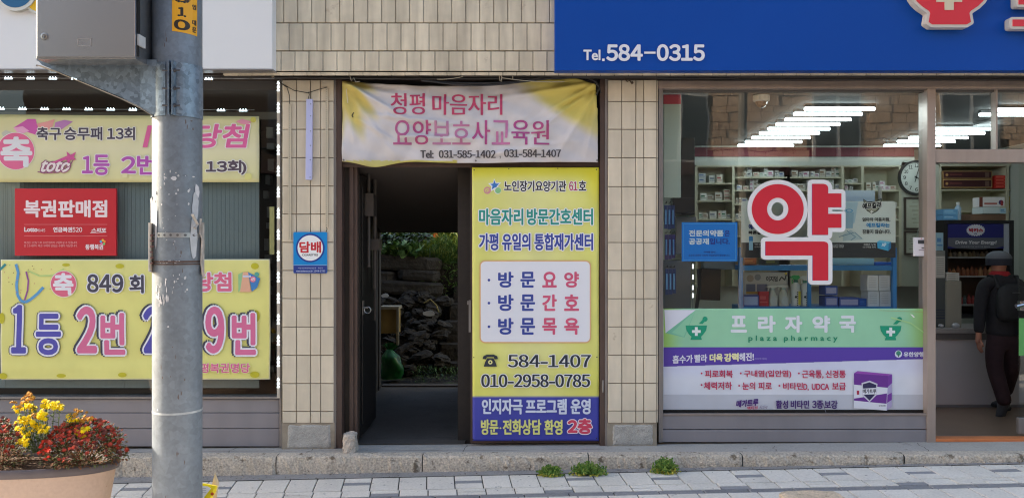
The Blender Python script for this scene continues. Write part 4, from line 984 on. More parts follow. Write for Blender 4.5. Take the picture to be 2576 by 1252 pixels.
# straps
def strap(v0, v1, m, name, r=.003, holes=0, grime=False):
    z0, z1 = Z(v1, YPo-PR*.9), Z(v0, YPo-PR*.9)
    b = build(MB().lathe((PX, YPo, 0), [(PR, z0), (PR+r, z0), (PR+r, z1), (PR, z1)], 48), name, m, pole, smooth=False)
    if holes:
        q = Print(YPo, mapper=curve_map(PR+r), h0=.0008)
        for k in range(8): q.disc(394+k*15, (v0+v1)/2, 3.0, (88, 86, 88), n=8); q.h = .0008
        build(q.mb, 'hole', q.mats, b)
strap(585, 597, mat('tin_strap', (160, 162, 164), .4, metal=.6, noise=(30, .1)), 'perforated_strap', .003, 1)
strap(656, 660, mat('rusty_wire', (88, 66, 56), .8, noise=(30, .3)), 'wire_band', .004)
strap(663, 666, mat('rusty_wire', (88, 66, 56), .8, noise=(30, .3)), 'wire_band', .004)
strap(1038, 1043, mat('clear_tape', (176, 180, 182), .3, noise=(20, .2)), 'tape_band', .0015)
# notice boards tied to the pole, seen edge on
mb = MB(); yn = YPo-.02; mb.v = [(X(373, yn-.12), yn-.12, Z(560, yn-.12)), (X(388, yn), yn+.05, Z(562, yn)), (X(388, yn), yn+.05, Z(692, yn)), (X(373, yn-.12), yn-.12, Z(682, yn-.12))]
mb.v += [(a+.004, b+.003, c) for a, b, c in mb.v]; mb.f = [(0,3,2,1),(4,5,6,7),(0,1,5,4),(1,2,6,5),(2,3,7,6),(3,0,4,7)]; mb.m = [0]*6
nb = build(mb, 'notice_board', mat('board_cream', (232, 216, 200), .8, noise=(8, .1)), label='narrow cream placard seen edge on, strapped to the left side of the pole', cat='placard')
mb = MB()
for v in range(590, 672, 14):
    t = rnd.uniform(.2, .4); A = Vector(nb.data.vertices[0].co); 
    x0 = X(376, yn-.1); mb.add([(x0, yn-.112, Z(v, yn-.1)), (x0+.028*t*2, yn-.112+.055*t*2, Z(v, yn-.1)), (x0+.028*t*2, yn-.112+.055*t*2, Z(v+3.5, yn-.1)), (x0, yn-.112, Z(v+3.5, yn-.1))], [(0,3,2,1)])
build(mb, 'faded_print', mat('faded_ink', (150, 110, 104), .8), nb)
mb = MB(); mb.tube([(X(388, yn), yn-.02, Z(500, yn)), (X(391, yn), yn-.04, Z(560, yn)), (X(392, yn), yn-.03, Z(640, yn))], [.012, .009, .006], 6)
mb.tube([(X(384, yn), yn-.02, Z(505, yn)), (X(389, yn), yn-.03, Z(512, yn)), (X(396, yn), yn-.07, Z(498, yn))], .006, 5)
build(mb, 'paper_roll', m_scrap, label='curled white paper strip stuck to the left edge of the pole', cat='paper')
mb = MB(); yb2 = YPo-.02
mb.pb(505.5, 509.5, 560, 690, yb2, yb2+.03); mb.tube([(X(508, yb2), yb2-.02, Z(550, yb2)), (X(506, yb2), yb2-.02, Z(585, yb2)), (X(512, yb2), yb2-.02, Z(600, yb2)), (X(509, yb2), yb2-.02, Z(660, yb2)), (X(514, yb2), yb2-.01, Z(700, yb2))], .006, 6)
mb.tube([(X(500, yb2), yb2-.1, Z(540, yb2)), (X(507, yb2), yb2-.06, Z(565, yb2)), (X(503, yb2), yb2-.08, Z(575, yb2))], .009, 5)
build(mb, 'notice_board', mat('board_dark', (176, 168, 160), .8, noise=(20, .3)), label='thin weathered board with twisted wire on the right side of the pole', cat='placard')

# cabinet and its bracket
YX = 4.62; zc0 = Z(149, YX)
cab = empty('metal_cabinet', (X(215, YX), YX, zc0), 'brushed stainless steel control cabinet hanging on the pole at the top left', 'cabinet')
build(MB().pb(90, 341, -260, 149, YX+.02, YX+.235), 'body', m_inox, cab, bev=.004)
door = build(MB().pb(92, 340, -258, 144, YX, YX+.017), 'door', m_inox, cab, bev=.004)
mb = MB().lathe((0, 0, 0), [(.019, 0), (.019, .006), (.011, .007), (.010, .002), (.006, .001), (.006, .012), (0.0001, .012)], 24)
mb.v = [(X(112, YX)+a, YX-c, Z(92, YX)+b) for a, b, c in mb.v]; build(mb, 'lock', mat('lock_metal', (170, 168, 166), .3, metal=.8), door)
mb = MB()
for a, b, c, d in ((195, 229, 97, 98), (195, 229, 115, 116), (195, 196, 97, 116), (228, 229, 97, 116)): mb.pb(a, b, c, d, YX-.002, YX)
build(mb, 'label_frame', mat('plate_rim', (196, 192, 190), .35, metal=.7), door)
for (u, v) in ((106, 121), (212, 122), (316, 122)): build(MB().tube([(X(u, YX), YX-.002, Z(v, YX)), (X(u, YX), YX, Z(v, YX))], .003, 8), 'rivet', m_inox, door)
xs3 = X(341, YX)
mb = MB().box(xs3, xs3+.012, YX+.02, YX+.1, Z(112, YX), Z(84, YX)); build(mb, 'hinge', mat('hinge_white', (200, 200, 200), .4), cab)
mb = MB().box(xs3+.0005, xs3+.003, YX+.02, YX+.05, Z(80, YX), Z(-200, YX)); mb.box(xs3+.0005, xs3+.003, YX+.02, YX+.04, Z(140, YX), Z(112, YX)); build(mb, 'door_gap_shade', m_dark, cab)  # black strips paint the shade of the gap beside the cabinet door
yb = YPo-.11
br = empty('bracket', (X(300, yb), yb, Z(290, yb)), 'galvanised triangular bracket clamped to the pole under the steel cabinet', 'bracket')
gus = [(94, 151), (352, 151), (352, 268), (300, 243), (106, 164)]
build(MB().prism([(X(u, yb), Z(v, yb)) for u, v in gus], yb, yb+.006), 'gusset', m_galv2, br)
mb = MB(); e = [(92, 163), (106, 166), (300, 246), (352, 271), (386, 292)]
for (a, b), (c, d) in zip(e, e[1:]): mb.v += [(X(a, yb), yb-.004, Z(b, yb)), (X(c, yb), yb-.004, Z(d, yb)), (X(c, yb), yb+.16, Z(d, yb)), (X(a, yb), yb+.16, Z(b, yb))]; n = len(mb.v); mb.f.append((n-4, n-3, n-2, n-1)); mb.m.append(0)
mb.v = mb.v + [(a, b, c-.004) for a, b, c in mb.v]; n = len(mb.v)//2; mb.f += [tuple(i+n for i in reversed(f)) for f in mb.f]; mb.m += [0]*(len(mb.f)-len(mb.m))
for i in range(0, n, 4): mb.f.append((i, i+n, i+1+n, i+1)); mb.m.append(0)
build(mb, 'lower_flange', mat('flange_sunlit', (176, 164, 146), .5, metal=.3), br)  # warm bright tone paints sunlight along the bracket's lower edge
mb = MB(); y2 = yb+.035
mb.v = [(X(352, yb), yb, Z(151, yb)), (X(404, y2), y2-.05, Z(155, y2)), (X(404, y2), y2-.05, Z(290, y2)), (X(386, y2), y2-.035, Z(292, y2)), (X(352, yb), yb, Z(268, yb))]
mb.v += [(a, b+.006, c) for a, b, c in mb.v]; mb.f = [(0,4,3,2,1), (5,6,7,8,9), (0,1,6,5), (1,2,7,6), (2,3,8,7), (3,4,9,8), (4,0,5,9)]; mb.m = [0]*7
build(mb, 'side_plate', m_galv2, br)
build(MB().pb(92, 386, 150, 152.5, yb-.004, yb+.2), 'top_plate', m_galv2, br)
zc1, zc2 = Z(291, YPo-PR), Z(156, YPo-PR)
def arc(a0, a1, r, name, t=.005):
    mb = MB(); n = 16
    for i in range(n+1):
        a = R(a0+(a1-a0)*i/n)
        for rr in (r, r+t):
            for z in (zc1, zc2): mb.v.append((PX+rr*math.sin(a), YPo-rr*math.cos(a), z))
    for i in range(n):
        b = i*4; c = b+4; mb.f += [(b+2, b+3, c+3, c+2), (b, c, c+1, b+1), (b+1, c+1, c+3, b+3), (b, b+2, c+2, c)]; mb.m += [0]*4
    mb.f += [(0, 1, 3, 2), (n*4, n*4+2, n*4+3, n*4+1)]; mb.m += [0]*2
    return build(mb, name, m_galv2, br)
arc(-100, -4.5, PR+.001, 'clamp_plate'); arc(3.5, 100, PR+.001, 'clamp_plate')
for du in (-5, 4):
    xx = X(438, YPo-PR) + (du/59.5)*PR*1.0; build(MB().box(xx-.003, xx+.003, YPo-PR-.055, YPo-PR+.0, zc1, zc2), 'clamp_ear', m_galv2, br)
for v in (177, 222, 265):
    z = Z(v, YPo-PR-.03); x = X(438, YPo-PR)
    mb = MB().tube([(x-.055, YPo-PR-.03, z), (x+.045, YPo-PR-.03, z)], .006, 8); mb.tube([(x-.022, YPo-PR-.03, z), (x-.012, YPo-PR-.03, z)], .013, 6); mb.tube([(x+.012, YPo-PR-.03, z), (x+.022, YPo-PR-.03, z)], .013, 6)
    build(mb, 'bolt', mat('bolt_dark', (98, 96, 98), .5, metal=.6), br)

# ---------------- planter with chrysanthemums
PCx, PCy = X(-40, 4.95), 4.95; zr = Z(1156, 4.95); zg = zs(PCx, PCy)
pl = empty('planter', (PCx, PCy, zg), 'large beige bowl planter with dark rim at the lower left corner', 'planter')
a_, b_ = (295+40)*4.95/F, .26; hh = zr - zg
prof = [(.55, 0), (.60, .03), (.72, .12), (.84, .25), (.93, .4), (.975, hh-.05)]
mb = MB().lathe((PCx, PCy, zg), prof, 64, a_, b_, e=.9)
build(mb, 'bowl', mat('planter_beige', (188, 163, 146), .75, noise=((3, .05), (50, .05)), bump=(60, .2, .002), spots=(15, .64, (170, 138, 120))), pl, smooth=True)
mb = MB().lathe((PCx, PCy, zg), [(.97, hh-.052), (1.0, hh-.046), (1.005, hh-.008), (.99, hh), (.94, hh), (.93, hh-.03), (.93, hh-.12)], 64, a_, b_, e=.9)
build(mb, 'rim', mat('planter_rim', (88, 80, 84), .6, noise=(20, .08)), pl, smooth=True)
mb = MB(); n = 40; rn = random.Random(2)
mb.v = [(PCx, PCy, zg+hh-.01)] + [(PCx+a_*.93*math.copysign(abs(math.cos(2*math.pi*k/n))**.9, math.cos(2*math.pi*k/n))*f, PCy+b_*.93*math.copysign(abs(math.sin(2*math.pi*k/n))**.9, math.sin(2*math.pi*k/n))*f, zg+hh-.04+rn.uniform(-.01, .03)*(f < 1)) for f in (.5, 1) for k in range(n)]
mb.f = [(0, 1+k, 1+(k+1) % n) for k in range(n)] + [(1+k, 1+n+k, 1+n+(k+1) % n, 1+(k+1) % n) for k in range(n)]; mb.m = [0]*len(mb.f)
build(mb, 'soil', mat('potting_soil', (86, 66, 52), .95, noise=(40, .4), bump=(60, 1, .02)), pl)
def leaf(mb, p, d, up, L, W, mi=0, fold=.15):
    d = Vector(d).normalized(); s_ = d.cross(Vector(up)); s_ = s_.normalized() if s_.length > 1e-4 else Vector((1, 0, 0)); nrm = s_.cross(d)
    p = Vector(p)
    mb.add([p, p+d*L*.35+s_*W/2+nrm*fold*W, p+d*L*.75+s_*W*.4, p+d*L-nrm*L*.1, p+d*L*.75-s_*W*.4, p+d*L*.35-s_*W/2+nrm*fold*W, p+d*L*.5-nrm*.0],
           [(0, 1, 6), (1, 2, 6), (2, 3, 6), (3, 4, 6), (4, 5, 6), (5, 0, 6)], mi)
def rdir(rn, zmin=-.3, zmax=1):
    t = rn.uniform(0, 2*math.pi); z = rn.uniform(zmin, zmax); r = math.sqrt(max(0, 1-z*z)); return Vector((r*math.cos(t), r*math.sin(t), z))
def head_mesh(name, r, m, petals, layers, dome):
    mb = MB()
    for ly in range(layers):
        rr = r*(1-.28*ly); zz = dome*ly/max(1, layers)
        for k in range(petals):
            t = 2*math.pi*(k+.5*ly)/petals; w_ = math.pi/petals*.9
            mb.add([(0, 0, zz), (rr*.6*math.cos(t-w_), rr*.6*math.sin(t-w_), zz+r*.18), (rr*math.cos(t), rr*math.sin(t), zz+r*(.05+.25*ly)), (rr*.6*math.cos(t+w_), rr*.6*math.sin(t+w_), zz+r*.18)], [(0, 1, 2, 3)])
    mb.ball((0, 0, dome*.6), (r*.3, r*.3, r*.25), 4)
    me = bpy.data.meshes.new(name); me.from_pydata(mb.v, [], mb.f); me.materials.append(m); return me
m_yel = mat('petal_yellow', (246, 222, 6), .6, rand=.1); m_ora = mat('petal_ochre', (196, 140, 30), .7, rand=.15)
m_red = mat('petal_red', (190, 70, 48), .7, rand=.2); m_drk = mat('petal_dark_red', (124, 66, 56), .8, rand=.2); m_brr = mat('petal_bright_red', (220, 66, 44), .7, rand=.1)
m_lf = mat('chrysanthemum_leaf', (92, 96, 54), .7, noise=(30, .35), rand=.1); m_lfd = mat('dry_leaf', (128, 84, 56), .8, noise=(30, .35)); m_stem = mat('stem_green', (96, 110, 80), .7)
H = {'y': head_mesh('flower', .017, m_yel, 9, 3, .006), 'o': head_mesh('flower', .014, m_ora, 8, 2, .005), 'r': head_mesh('flower', .0125, m_red, 8, 2, .004),
     'd': head_mesh('flower', .0115, m_drk, 7, 2, .004), 'b': head_mesh('flower', .0125, m_brr, 9, 3, .005)}
def put_head(kind, p, parent, rn, s=1, d=None):
    o = bpy.data.objects.new('flower', H[kind]); link(o, parent, p)
    o.rotation_euler = (rn.uniform(.2, 1.0), rn.uniform(-.5, .5), rn.uniform(-.7, .7)); o.scale = (s, s, s)
def mound(uc, yc, vb, au, bv, ry, n, label, kinds, seed, leaves=1500, front=True):
    rn = random.Random(seed); cx = X(uc, yc); z0 = Z(vb, yc); ax = au*yc/F; bz = bv*yc/F
    t_ = empty('chrysanthemum', (cx, yc, z0), label, 'flowers', 'chrysanthemums in the bowl planter')
    mb = MB()
    for _ in range(leaves):
        d = rdir(rn, -.15, 1); k = rn.uniform(.35, .97)**.6; p = Vector((cx+d.x*ax*k, yc+d.y*ry*k, z0+max(-.02, d.z)*bz*k))
        leaf(mb, p, (d+rdir(rn, -.6, .8)*.9), (0, 0, 1), rn.uniform(.014, .03), rn.uniform(.008, .016), 1 if rn.random() < .45 - .3*d.z else 0)
    build(mb, 'foliage', [m_lf, m_lfd], t_, kind='stuff')
    mb = MB()
    for _ in range(46):
        d = rdir(rn, .0, 1); mb.tube([(cx+d.x*ax*.15, yc+d.y*ry*.15, z0-.02), (cx+d.x*ax*.5+rn.uniform(-.01, .01), yc+d.y*ry*.5, z0+d.z*bz*.4), (cx+d.x*ax*.9, yc+d.y*ry*.9, z0+d.z*bz*.9)], .002, 4)
    build(mb, 'stem', m_lfd, t_, kind='stuff')
    for _ in range(n):
        d = rdir(rn, .12 if rn.random() < .3 else .38, 1); d.y = -abs(d.y) if rn.random() < .75 else d.y
        k = rn.uniform(.93, 1.06); p = (cx+d.x*ax*k, yc+d.y*ry*k, z0+d.z*bz*k)
        kd = kinds(d, rn); put_head(kd, p, t_, rn, rn.uniform(1.0, 1.45))
    return t_
mound(214, 4.9, 1152, 106, 100, .2, 280, 'dark red chrysanthemum mound in the right half of the bowl planter', lambda d, rn: ('b' if d.x < -.45 and d.z < .5 and rn.random() < .6 else ('d' if rn.random() < (.4 if d.x > 0 else .2) else 'r')), 21, 2600)
mound(3, 4.92, 1158, 62, 104, .2, 130, 'red chrysanthemum mound at the left frame edge of the bowl planter', lambda d, rn: 'b' if d.z < .35 and rn.random() < .7 else ('r' if rn.random() < .6 else 'd'), 22, 1400)
# yellow chrysanthemum: upright sprays
rn = random.Random(31); yy = 4.86
yc_ = empty('chrysanthemum', (X(105, yy), yy, Z(1150, yy)), 'bright yellow chrysanthemum with tall flowering stems rising above the red mounds', 'flowers', 'chrysanthemums in the bowl planter')
sprays = [(45, 1025, 'o', 5), (58, 1018, 'o', 5), (72, 1008, 'o', 6), (80, 1004, 'o', 6), (63, 1028, 'y', 6), (75, 1032, 'y', 7), (90, 1035, 'y', 4), (42, 1035, 'y', 3), (115, 1022, 'y', 5), (118, 1030, 'y', 4), (137, 1028, 'y', 7), (150, 1033, 'y', 6),
          (105, 1048, 'y', 6), (95, 1055, 'o', 5), (112, 1056, 'y', 5), (48, 1062, 'y', 6), (60, 1068, 'y', 6), (72, 1062, 'y', 5), (88, 1070, 'y', 6), (98, 1072, 'y', 6), (112, 1078, 'y', 7), (120, 1082, 'y', 5), (52, 1075, 'y', 4), (182, 1058, 'o', 4), (190, 1064, 'y', 5), (175, 1060, 'y', 4),
          (200, 1085, 'y', 6), (208, 1088, 'y', 6), (202, 1094, 'y', 4), (56, 1106, 'y', 6), (62, 1112, 'y', 6), (70, 1090, 'y', 5), (58, 1088, 'y', 3), (182, 1044, 'o', 3), (200, 1035, 'o', 2), (208, 1048, 'o', 2), (215, 1060, 'o', 4), (225, 1066, 'o', 4)]
mb = MB(); ml = MB()
for (u, v, kd, n) in sprays:
    y0 = yy + rn.uniform(-.12, .06); base = (X(105+(u-105)*.45, yy), yy+.02, Z(1140, yy))
    top = Vector((X(u, y0), y0, Z(v-(8 if v < 1070 else 0), y0))); mb.tube([base, (Vector(base)+top)/2+Vector((rn.uniform(-.015, .015), 0, 0)), top], .0025, 5)
    for _ in range(n):
        p = top + Vector((rn.uniform(-.022, .022), rn.uniform(-.03, .02), rn.uniform(-.018, .02))); put_head(kd, p, yc_, rn, rn.uniform(.85, 1.3))
    for _ in range(16):
        f = rn.uniform(.3, .97); p = Vector(base).lerp(top, f); leaf(ml, p+rdir(rn)*.012, rdir(rn, -.3, .6), (0, 0, 1), rn.uniform(.018, .035), rn.uniform(.01, .018))
build(mb, 'stem', m_stem, yc_, kind='stuff'); build(ml, 'foliage', mat('fresh_leaf', (92, 112, 70), .7, noise=(30, .3)), yc_, kind='stuff')

# ---------------- small things on the ground
def weed(u, vb, wd, ht, yc, seed, label):
    rn = random.Random(seed); cx = X(u, yc); z0 = zs(cx, yc)-.004; mb = MB(); ax = wd/2*yc/F; hz = ht*yc/F
    for _ in range(120):
        d = rdir(rn, .05, 1); d.y *= .55; k = rn.uniform(.75, 1.05); tip = Vector((cx+d.x*ax*k, yc+d.y*ax*k-.01, z0+max(.1, d.z)*hz*k)); b = Vector((cx+rn.uniform(-.3, .3)*ax, yc, z0))
        dr = (tip-b); L = dr.length
        for q_ in range(7):
            f = .3+.7*q_/6; p = b+dr*f; sd_ = -1 if q_ % 2 else 1
            leaf(mb, p, dr.normalized()*.7+Vector((sd_*.8, rn.uniform(-.5, .1), rn.uniform(-.1, .35))), (0, -1, .3), .026*(1.3-f*.7), .0125, 1 if d.z < .35 and rn.random() < .6 else (2 if rn.random() < .3 else 0))
    return build(mb, 'weed', [mat('weed_green', (106, 134, 50), .6, noise=(40, .25)), mat('weed_yellow', (160, 156, 56), .6, noise=(40, .2)), mat('weed_deep', (66, 110, 30), .6, noise=(40, .25))], label=label, cat='weed', group='weeds at the foot of the kerb')
weed(1384, 1183, 72, 25, 6.42, 1, 'smallest and lowest green weed tuft, leftmost at the kerb below the yellow banner')
weed(1480, 1182, 104, 33, 6.41, 2, 'wide green weed tuft at the kerb, middle one of the three')
weed(1672, 1177, 74, 42, 6.40, 3, 'bushy yellow green weed tuft at the kerb near the pharmacy window corner')
# concrete lump holding the door
def lump(name, m, x0, x1, y0, y1, z0, z1, seed, label, cat, amp=.012, nx=7, top=1.0, subs=1):
    rn = random.Random(seed); mb = MB()
    sides = 18; rings = 7
    for j in range(rings+1):
        f = j/rings; s_ = (1 - .12*f) if j < rings else .78
        for k in range(sides):
            t = 2*math.pi*k/sides; c, s2 = math.cos(t), math.sin(t); r = 1/max(abs(c), abs(s2))**.75
            mb.v.append(((x0+x1)/2+(x1-x0)/2*c*r*s_*.92+rn.uniform(-amp, amp)*.6, (y0+y1)/2+(y1-y0)/2*s2*r*s_*.92+rn.uniform(-amp, amp)*.6, z0+(z1-z0)*min(1, f*1.08)+rn.uniform(-amp, amp)*.5*(j > 0)))
    mb.f = [(j*sides+k, j*sides+(k+1) % sides, (j+1)*sides+(k+1) % sides, (j+1)*sides+k) for j in range(rings) for k in range(sides)] + [tuple(rings*sides+k for k in range(sides))]; mb.m = [0]*len(mb.f)
    return build(mb, name, m, label=label, cat=cat)
m_lump = mat('rough_concrete', (182, 172, 162), .95, noise=((8, .14), (80, .2)), bump=(70, 1, .01), spots=(18, .6, (130, 118, 106)))
x = X(880, 6.78); lump('stone', m_lump, X(861, 6.72), X(898, 6.72), 6.66, 6.84, zp(x)-.01, Z(1090, 6.72), 5, 'small rough grey concrete lump at the foot of the passage door frame', 'stone', .01)
xl, xr = X(1962, 5.5), X(2152, 5.5); lump('stone_block', mat('warm_concrete', (204, 186, 164), .95, noise=((8, .14), (60, .2)), bump=(50, 1, .014), spots=(12, .6, (140, 122, 104))), xl, xr, 5.42, 5.74, zs(0, 5.5)+.03, Z(1254, 5.5), 9, 'broken pale concrete block on the pavement at the bottom edge', 'stone', .012)
# crushed yellow snack bag and a dry leaf at the foot of the pole
yb_ = 5.15; gx = X(520, yb_)
pts = [(500, 1214), (510, 1215), (546, 1222), (543, 1236), (532, 1254), (520, 1280), (503, 1286), (499, 1240)]
mb = MB(); P_ = [(X(u, yb_), Z(v, yb_)) for u, v in pts]; n = len(P_); cxx = sum(a for a, b in P_)/n; czz = sum(b for a, b in P_)/n
mb.v = [(a, yb_, b) for a, b in P_] + [(cxx+(a-cxx)*.7, yb_-.012, czz+(b-czz)*.7) for a, b in P_] + [(cxx+(a-cxx)*.8, yb_+.05, czz+(b-czz)*.8) for a, b in P_]
mb.f = [(i_, (i_+1) % n, n+(i_+1) % n, n+i_) for i_ in range(n)] + [tuple(range(n, 2*n))] + [(2*n+i_, 2*n+(i_+1) % n, (i_+1) % n, i_) for i_ in range(n)] + [tuple(range(3*n-1, 2*n-1, -1))]; mb.m = [0]*len(mb.f)
bag = build(mb, 'snack_bag', mat('foil_yellow', (236, 212, 30), .35, noise=(20, .05), bump=(30, .3, .004)), label='crushed yellow snack bag leaning at the foot of the pole', cat='litter')
q = Print(yb_-.0135); q.poly([(505, 1220), (523, 1222), (531, 1227), (516, 1246), (506, 1262)], (226, 228, 236)); q.disc(534, 1241, 4.2, (206, 90, 40))
for v in (1227, 1232, 1237): q.rect(508, v, 519, v+1.2, (150, 150, 170))
q.out('print', bag)
mb = MB(); x = X(541, 5.25); z0 = zs(x, 5.25)
mb.v = [(x, 5.25, z0), (x-.03, 5.23, Z(1240, 5.25)), (x+.004, 5.24, Z(1186, 5.25)), (x+.018, 5.27, Z(1215, 5.25)), (x+.012, 5.25, Z(1245, 5.25))]; mb.v += [(a, b+.002, c) for a, b, c in mb.v]
mb.f = [(0, 4, 3, 2, 1), (5, 6, 7, 8, 9)] + [(i, (i+1) % 5, (i+1) % 5+5, i+5) for i in range(5)]; mb.m = [0]*7
build(mb, 'dry_leaf', mat('leaf_tan', (196, 178, 150), .8, noise=(30, .1)), label='upright dry tan leaf behind the yellow snack bag', cat='leaf')

# ---------------- cables, led strings, strips on the facade
m_cable = mat('black_cable', (34, 32, 33), .6); m_cab2 = mat('cream_cable', (170, 160, 140), .7)
def catenary(u0, v0, u1, v1, sag, y, n=14, wob=0, seed=1):
    rn = random.Random(seed); return [(X(u0+(u1-u0)*k/n, y), y+rn.uniform(-wob, wob), Z(v0+(v1-v0)*k/n + sag*4*(k/n)*(1-k/n), y)+rn.uniform(-wob, wob)*.5) for k in range(n+1)]
cb = empty('cable_bundle', (X(1100, 6.8), 6.8, Z(205, 6.8)), 'bundle of black cables sagging under the edge of the upper wall', 'cables')
for i, (a, b, s_, c, r) in enumerate(((188, 190, 3, 2600, .009), (191, 194, 6, 1540, .007), (194, 192, 2, 1500, .010), (196, 196, -4, 1520, .006))):
    build(MB().tube(catenary(560, a, c, b, s_, 6.70+i*.012, 40, .004, i), r, 7), 'cable', m_cable, cb)
for i, (p, r) in enumerate(((catenary(1060, 203, 1420, 192, 12, 6.71), .008), (catenary(1090, 206, 1360, 196, 14, 6.70), .006), ([(X(u, 6.78), 6.78, Z(v, 6.78)) for u, v in ((1420, 192), (1470, 194), (1500, 206), (1508, 222), (1500, 240))], .007), ([(X(u, 6.78), 6.78, Z(v, 6.78)) for u, v in ((1440, 190), (1490, 200), (1506, 215), (1512, 235))], .006))):
    build(MB().tube(p, r, 7), 'cable', m_cable, cb)
for p in (catenary(1100, 200, 1165, 193, 2, 6.69, 6), catenary(1262, 196, 1420, 206, 4, 6.69, 8), [(X(u, 6.69), 6.69, Z(v, 6.69)) for u, v in ((1256, 190), (1258, 204), (1262, 206), (1262, 190))], [(X(u, 6.69), 6.69, Z(v, 6.69)) for u, v in ((880, 190), (884, 204), (890, 196), (895, 207), (905, 205))]):
    build(MB().tube(p, .003, 5), 'tie_wire', m_cab2, cb)
for (u, v) in ((686, 190), (690, 190), (1262, 192), (1290, 195)):
    build(MB().tube([(X(u, 6.7), 6.69, Z(v+6, 6.7)), (X(u, 6.7), 6.675, Z(v, 6.7)), (X(u, 6.7), 6.69, Z(v-6, 6.7))], .003, 5), 'cable_tie', m_cab2, cb)
build(MB().tube(catenary(1650, 190, 2700, 194, -2, 6.72, 30, .003, 9), .012, 7), 'cable', m_cable, cb); build(MB().tube(catenary(1650, 196, 2700, 199, 3, 6.73, 30, .003, 10), .008, 7), 'cable', m_cable, cb)
m_led = mat('led_white', (226, 246, 255), .4, emit=1.7); m_ledb = mat('led_base', (190, 196, 200), .4)
def led_module(u, v, y, vert, parent):
    mb = MB()
    for k in (-1, 0, 1):
        du, dv = (0, k*9) if vert else (k*7, 0)
        a = X(u+du-3.6, y); b = X(u+du+3.6, y); c = Z(v+dv-4, y); d = Z(v+dv+3.4, y); cx = (a+b)/2
        mb.add([(a, y, d), (b, y, d), (cx, y, c), (cx, y-.01, (c+d)/2)], [(0, 1, 3), (1, 2, 3), (2, 0, 3), (0, 2, 1)])
    build(mb, 'light_module', m_led, parent)
def led_string(mods, y, vert, label, path):
    t_ = empty('led_light_string', (X(mods[0][0], y), y, Z(mods[0][1], y)), label, 'lights', 'led strings round the left shop window')
    for u, v in mods: led_module(u, v, y, vert, t_)
    build(MB().tube(path, .0022, 5), 'wire', m_ledb, t_)
led_string([(-35+56*k, 196+k*.2) for k in range(11) if k != 5], 6.73, False, 'upper horizontal string of bright white led lights, just under the white signboard', catenary(-200, 196, 690, 198, 0, 6.733, 30, .003, 3))
led_string([(1+55.5*k, 272.5+k*.4) for k in range(-3, 12)], 6.99, False, 'lower horizontal string of bright white led lights inside the left window', catenary(-200, 273, 640, 277, 0, 6.993, 30, .003, 4))
st_ = empty('led_light_strip', (X(700, 6.85), 6.85, Z(1000, 6.85)), 'vertical white led light strip on the right edge of the left window', 'lights')
build(MB().pb(696.5, 703.5, 203, 1000, 6.852, 6.862), 'backing_strip', mat('strip_cream', (188, 180, 168), .5), st_)
for k in range(15): led_module(700, 217+k*53.2, 6.85, True, st_)
# strips on the left pillar
m_strip = mat('perforated_cream', (196, 186, 166), .5); q_dot = (70, 64, 58)
for (u0, u1, va, vb, lab) in ((725, 732, 262, 603, 'longer perforated cream metal strip on the left pillar, nearest the shop window'), (818.5, 825, 222, 571, 'shorter perforated cream metal strip on the left pillar, nearest the passage')):
    t_ = build(MB().pb(u0, u1, va, vb, 6.822, 6.834), 'metal_strip', m_strip, label=lab, cat='strip', group='perforated strips on the left pillar')
    q = Print(6.822, h0=.0005)
    v = va+4
    while v < vb-3: q.h = .0005; q.disc((u0+u1)/2, v, .9, q_dot, n=6); v += 4.6
    q.out('hole', t_)
mb = MB(); t_ = build(MB().pb(768, 784, 249, 452, 6.80, 6.83), 'tube_light', mat('lilac_plastic', (186, 190, 232), .35), label='pale lilac plastic light strip hanging on the left tiled pillar', cat='strip light', bev=.004)
q = Print(6.80, h0=.0008)
for v in (262, 292, 330, 366, 402, 446): q.disc(780, v, 1.3, (60, 60, 80), n=8)
q.out('screw', t_); t_.rotation_euler = (0, R(.6), 0)
for i, p in enumerate((((700, 205), (722, 220), (728, 240), (728, 262)), ((704, 208), (740, 228), (775, 234), (800, 226), (822, 220)), ((775, 250), (778, 238), (776, 232)), ((706, 212), (730, 226), (760, 236), (790, 232), (812, 224), (822, 222)), ((821, 571), (823, 576), (821, 582)))):
    pass
ww = MB()
for p in (((700, 205), (722, 220), (728, 240), (728, 262)), ((704, 208), (740, 228), (775, 234), (800, 226), (822, 220)), ((775, 250), (778, 238), (776, 232)), ((821, 571), (823, 576), (820, 584))):
    ww.tube([(X(a, 6.825), 6.825, Z(b, 6.825)) for a, b in p], .0035, 5)
build(ww, 'wire', m_cable, label='thin dark wires looped across the top of the left tiled pillar', cat='wires')
ww = MB().tube([(X(a, 6.825), 6.82, Z(b, 6.825)) for a, b in ((1570, 196), (1578, 206), (1584, 203), (1590, 212))], .006, 6); ww.ball((X(1590, 6.82), 6.815, Z(209, 6.82)), .012, 5)
build(ww, 'hook', mat('rust_metal', (88, 72, 62), .8), label='small rusty hook hanging at the top of the right tiled pillar', cat='hook')
# ================================================================== PHARMACY INTERIOR
m_shelf = mat('shelf_cream', (196, 192, 168), .6, noise=(2, .04)); m_tube = mat('fluorescent_tube', (232, 250, 255), .4, emit=5.4)
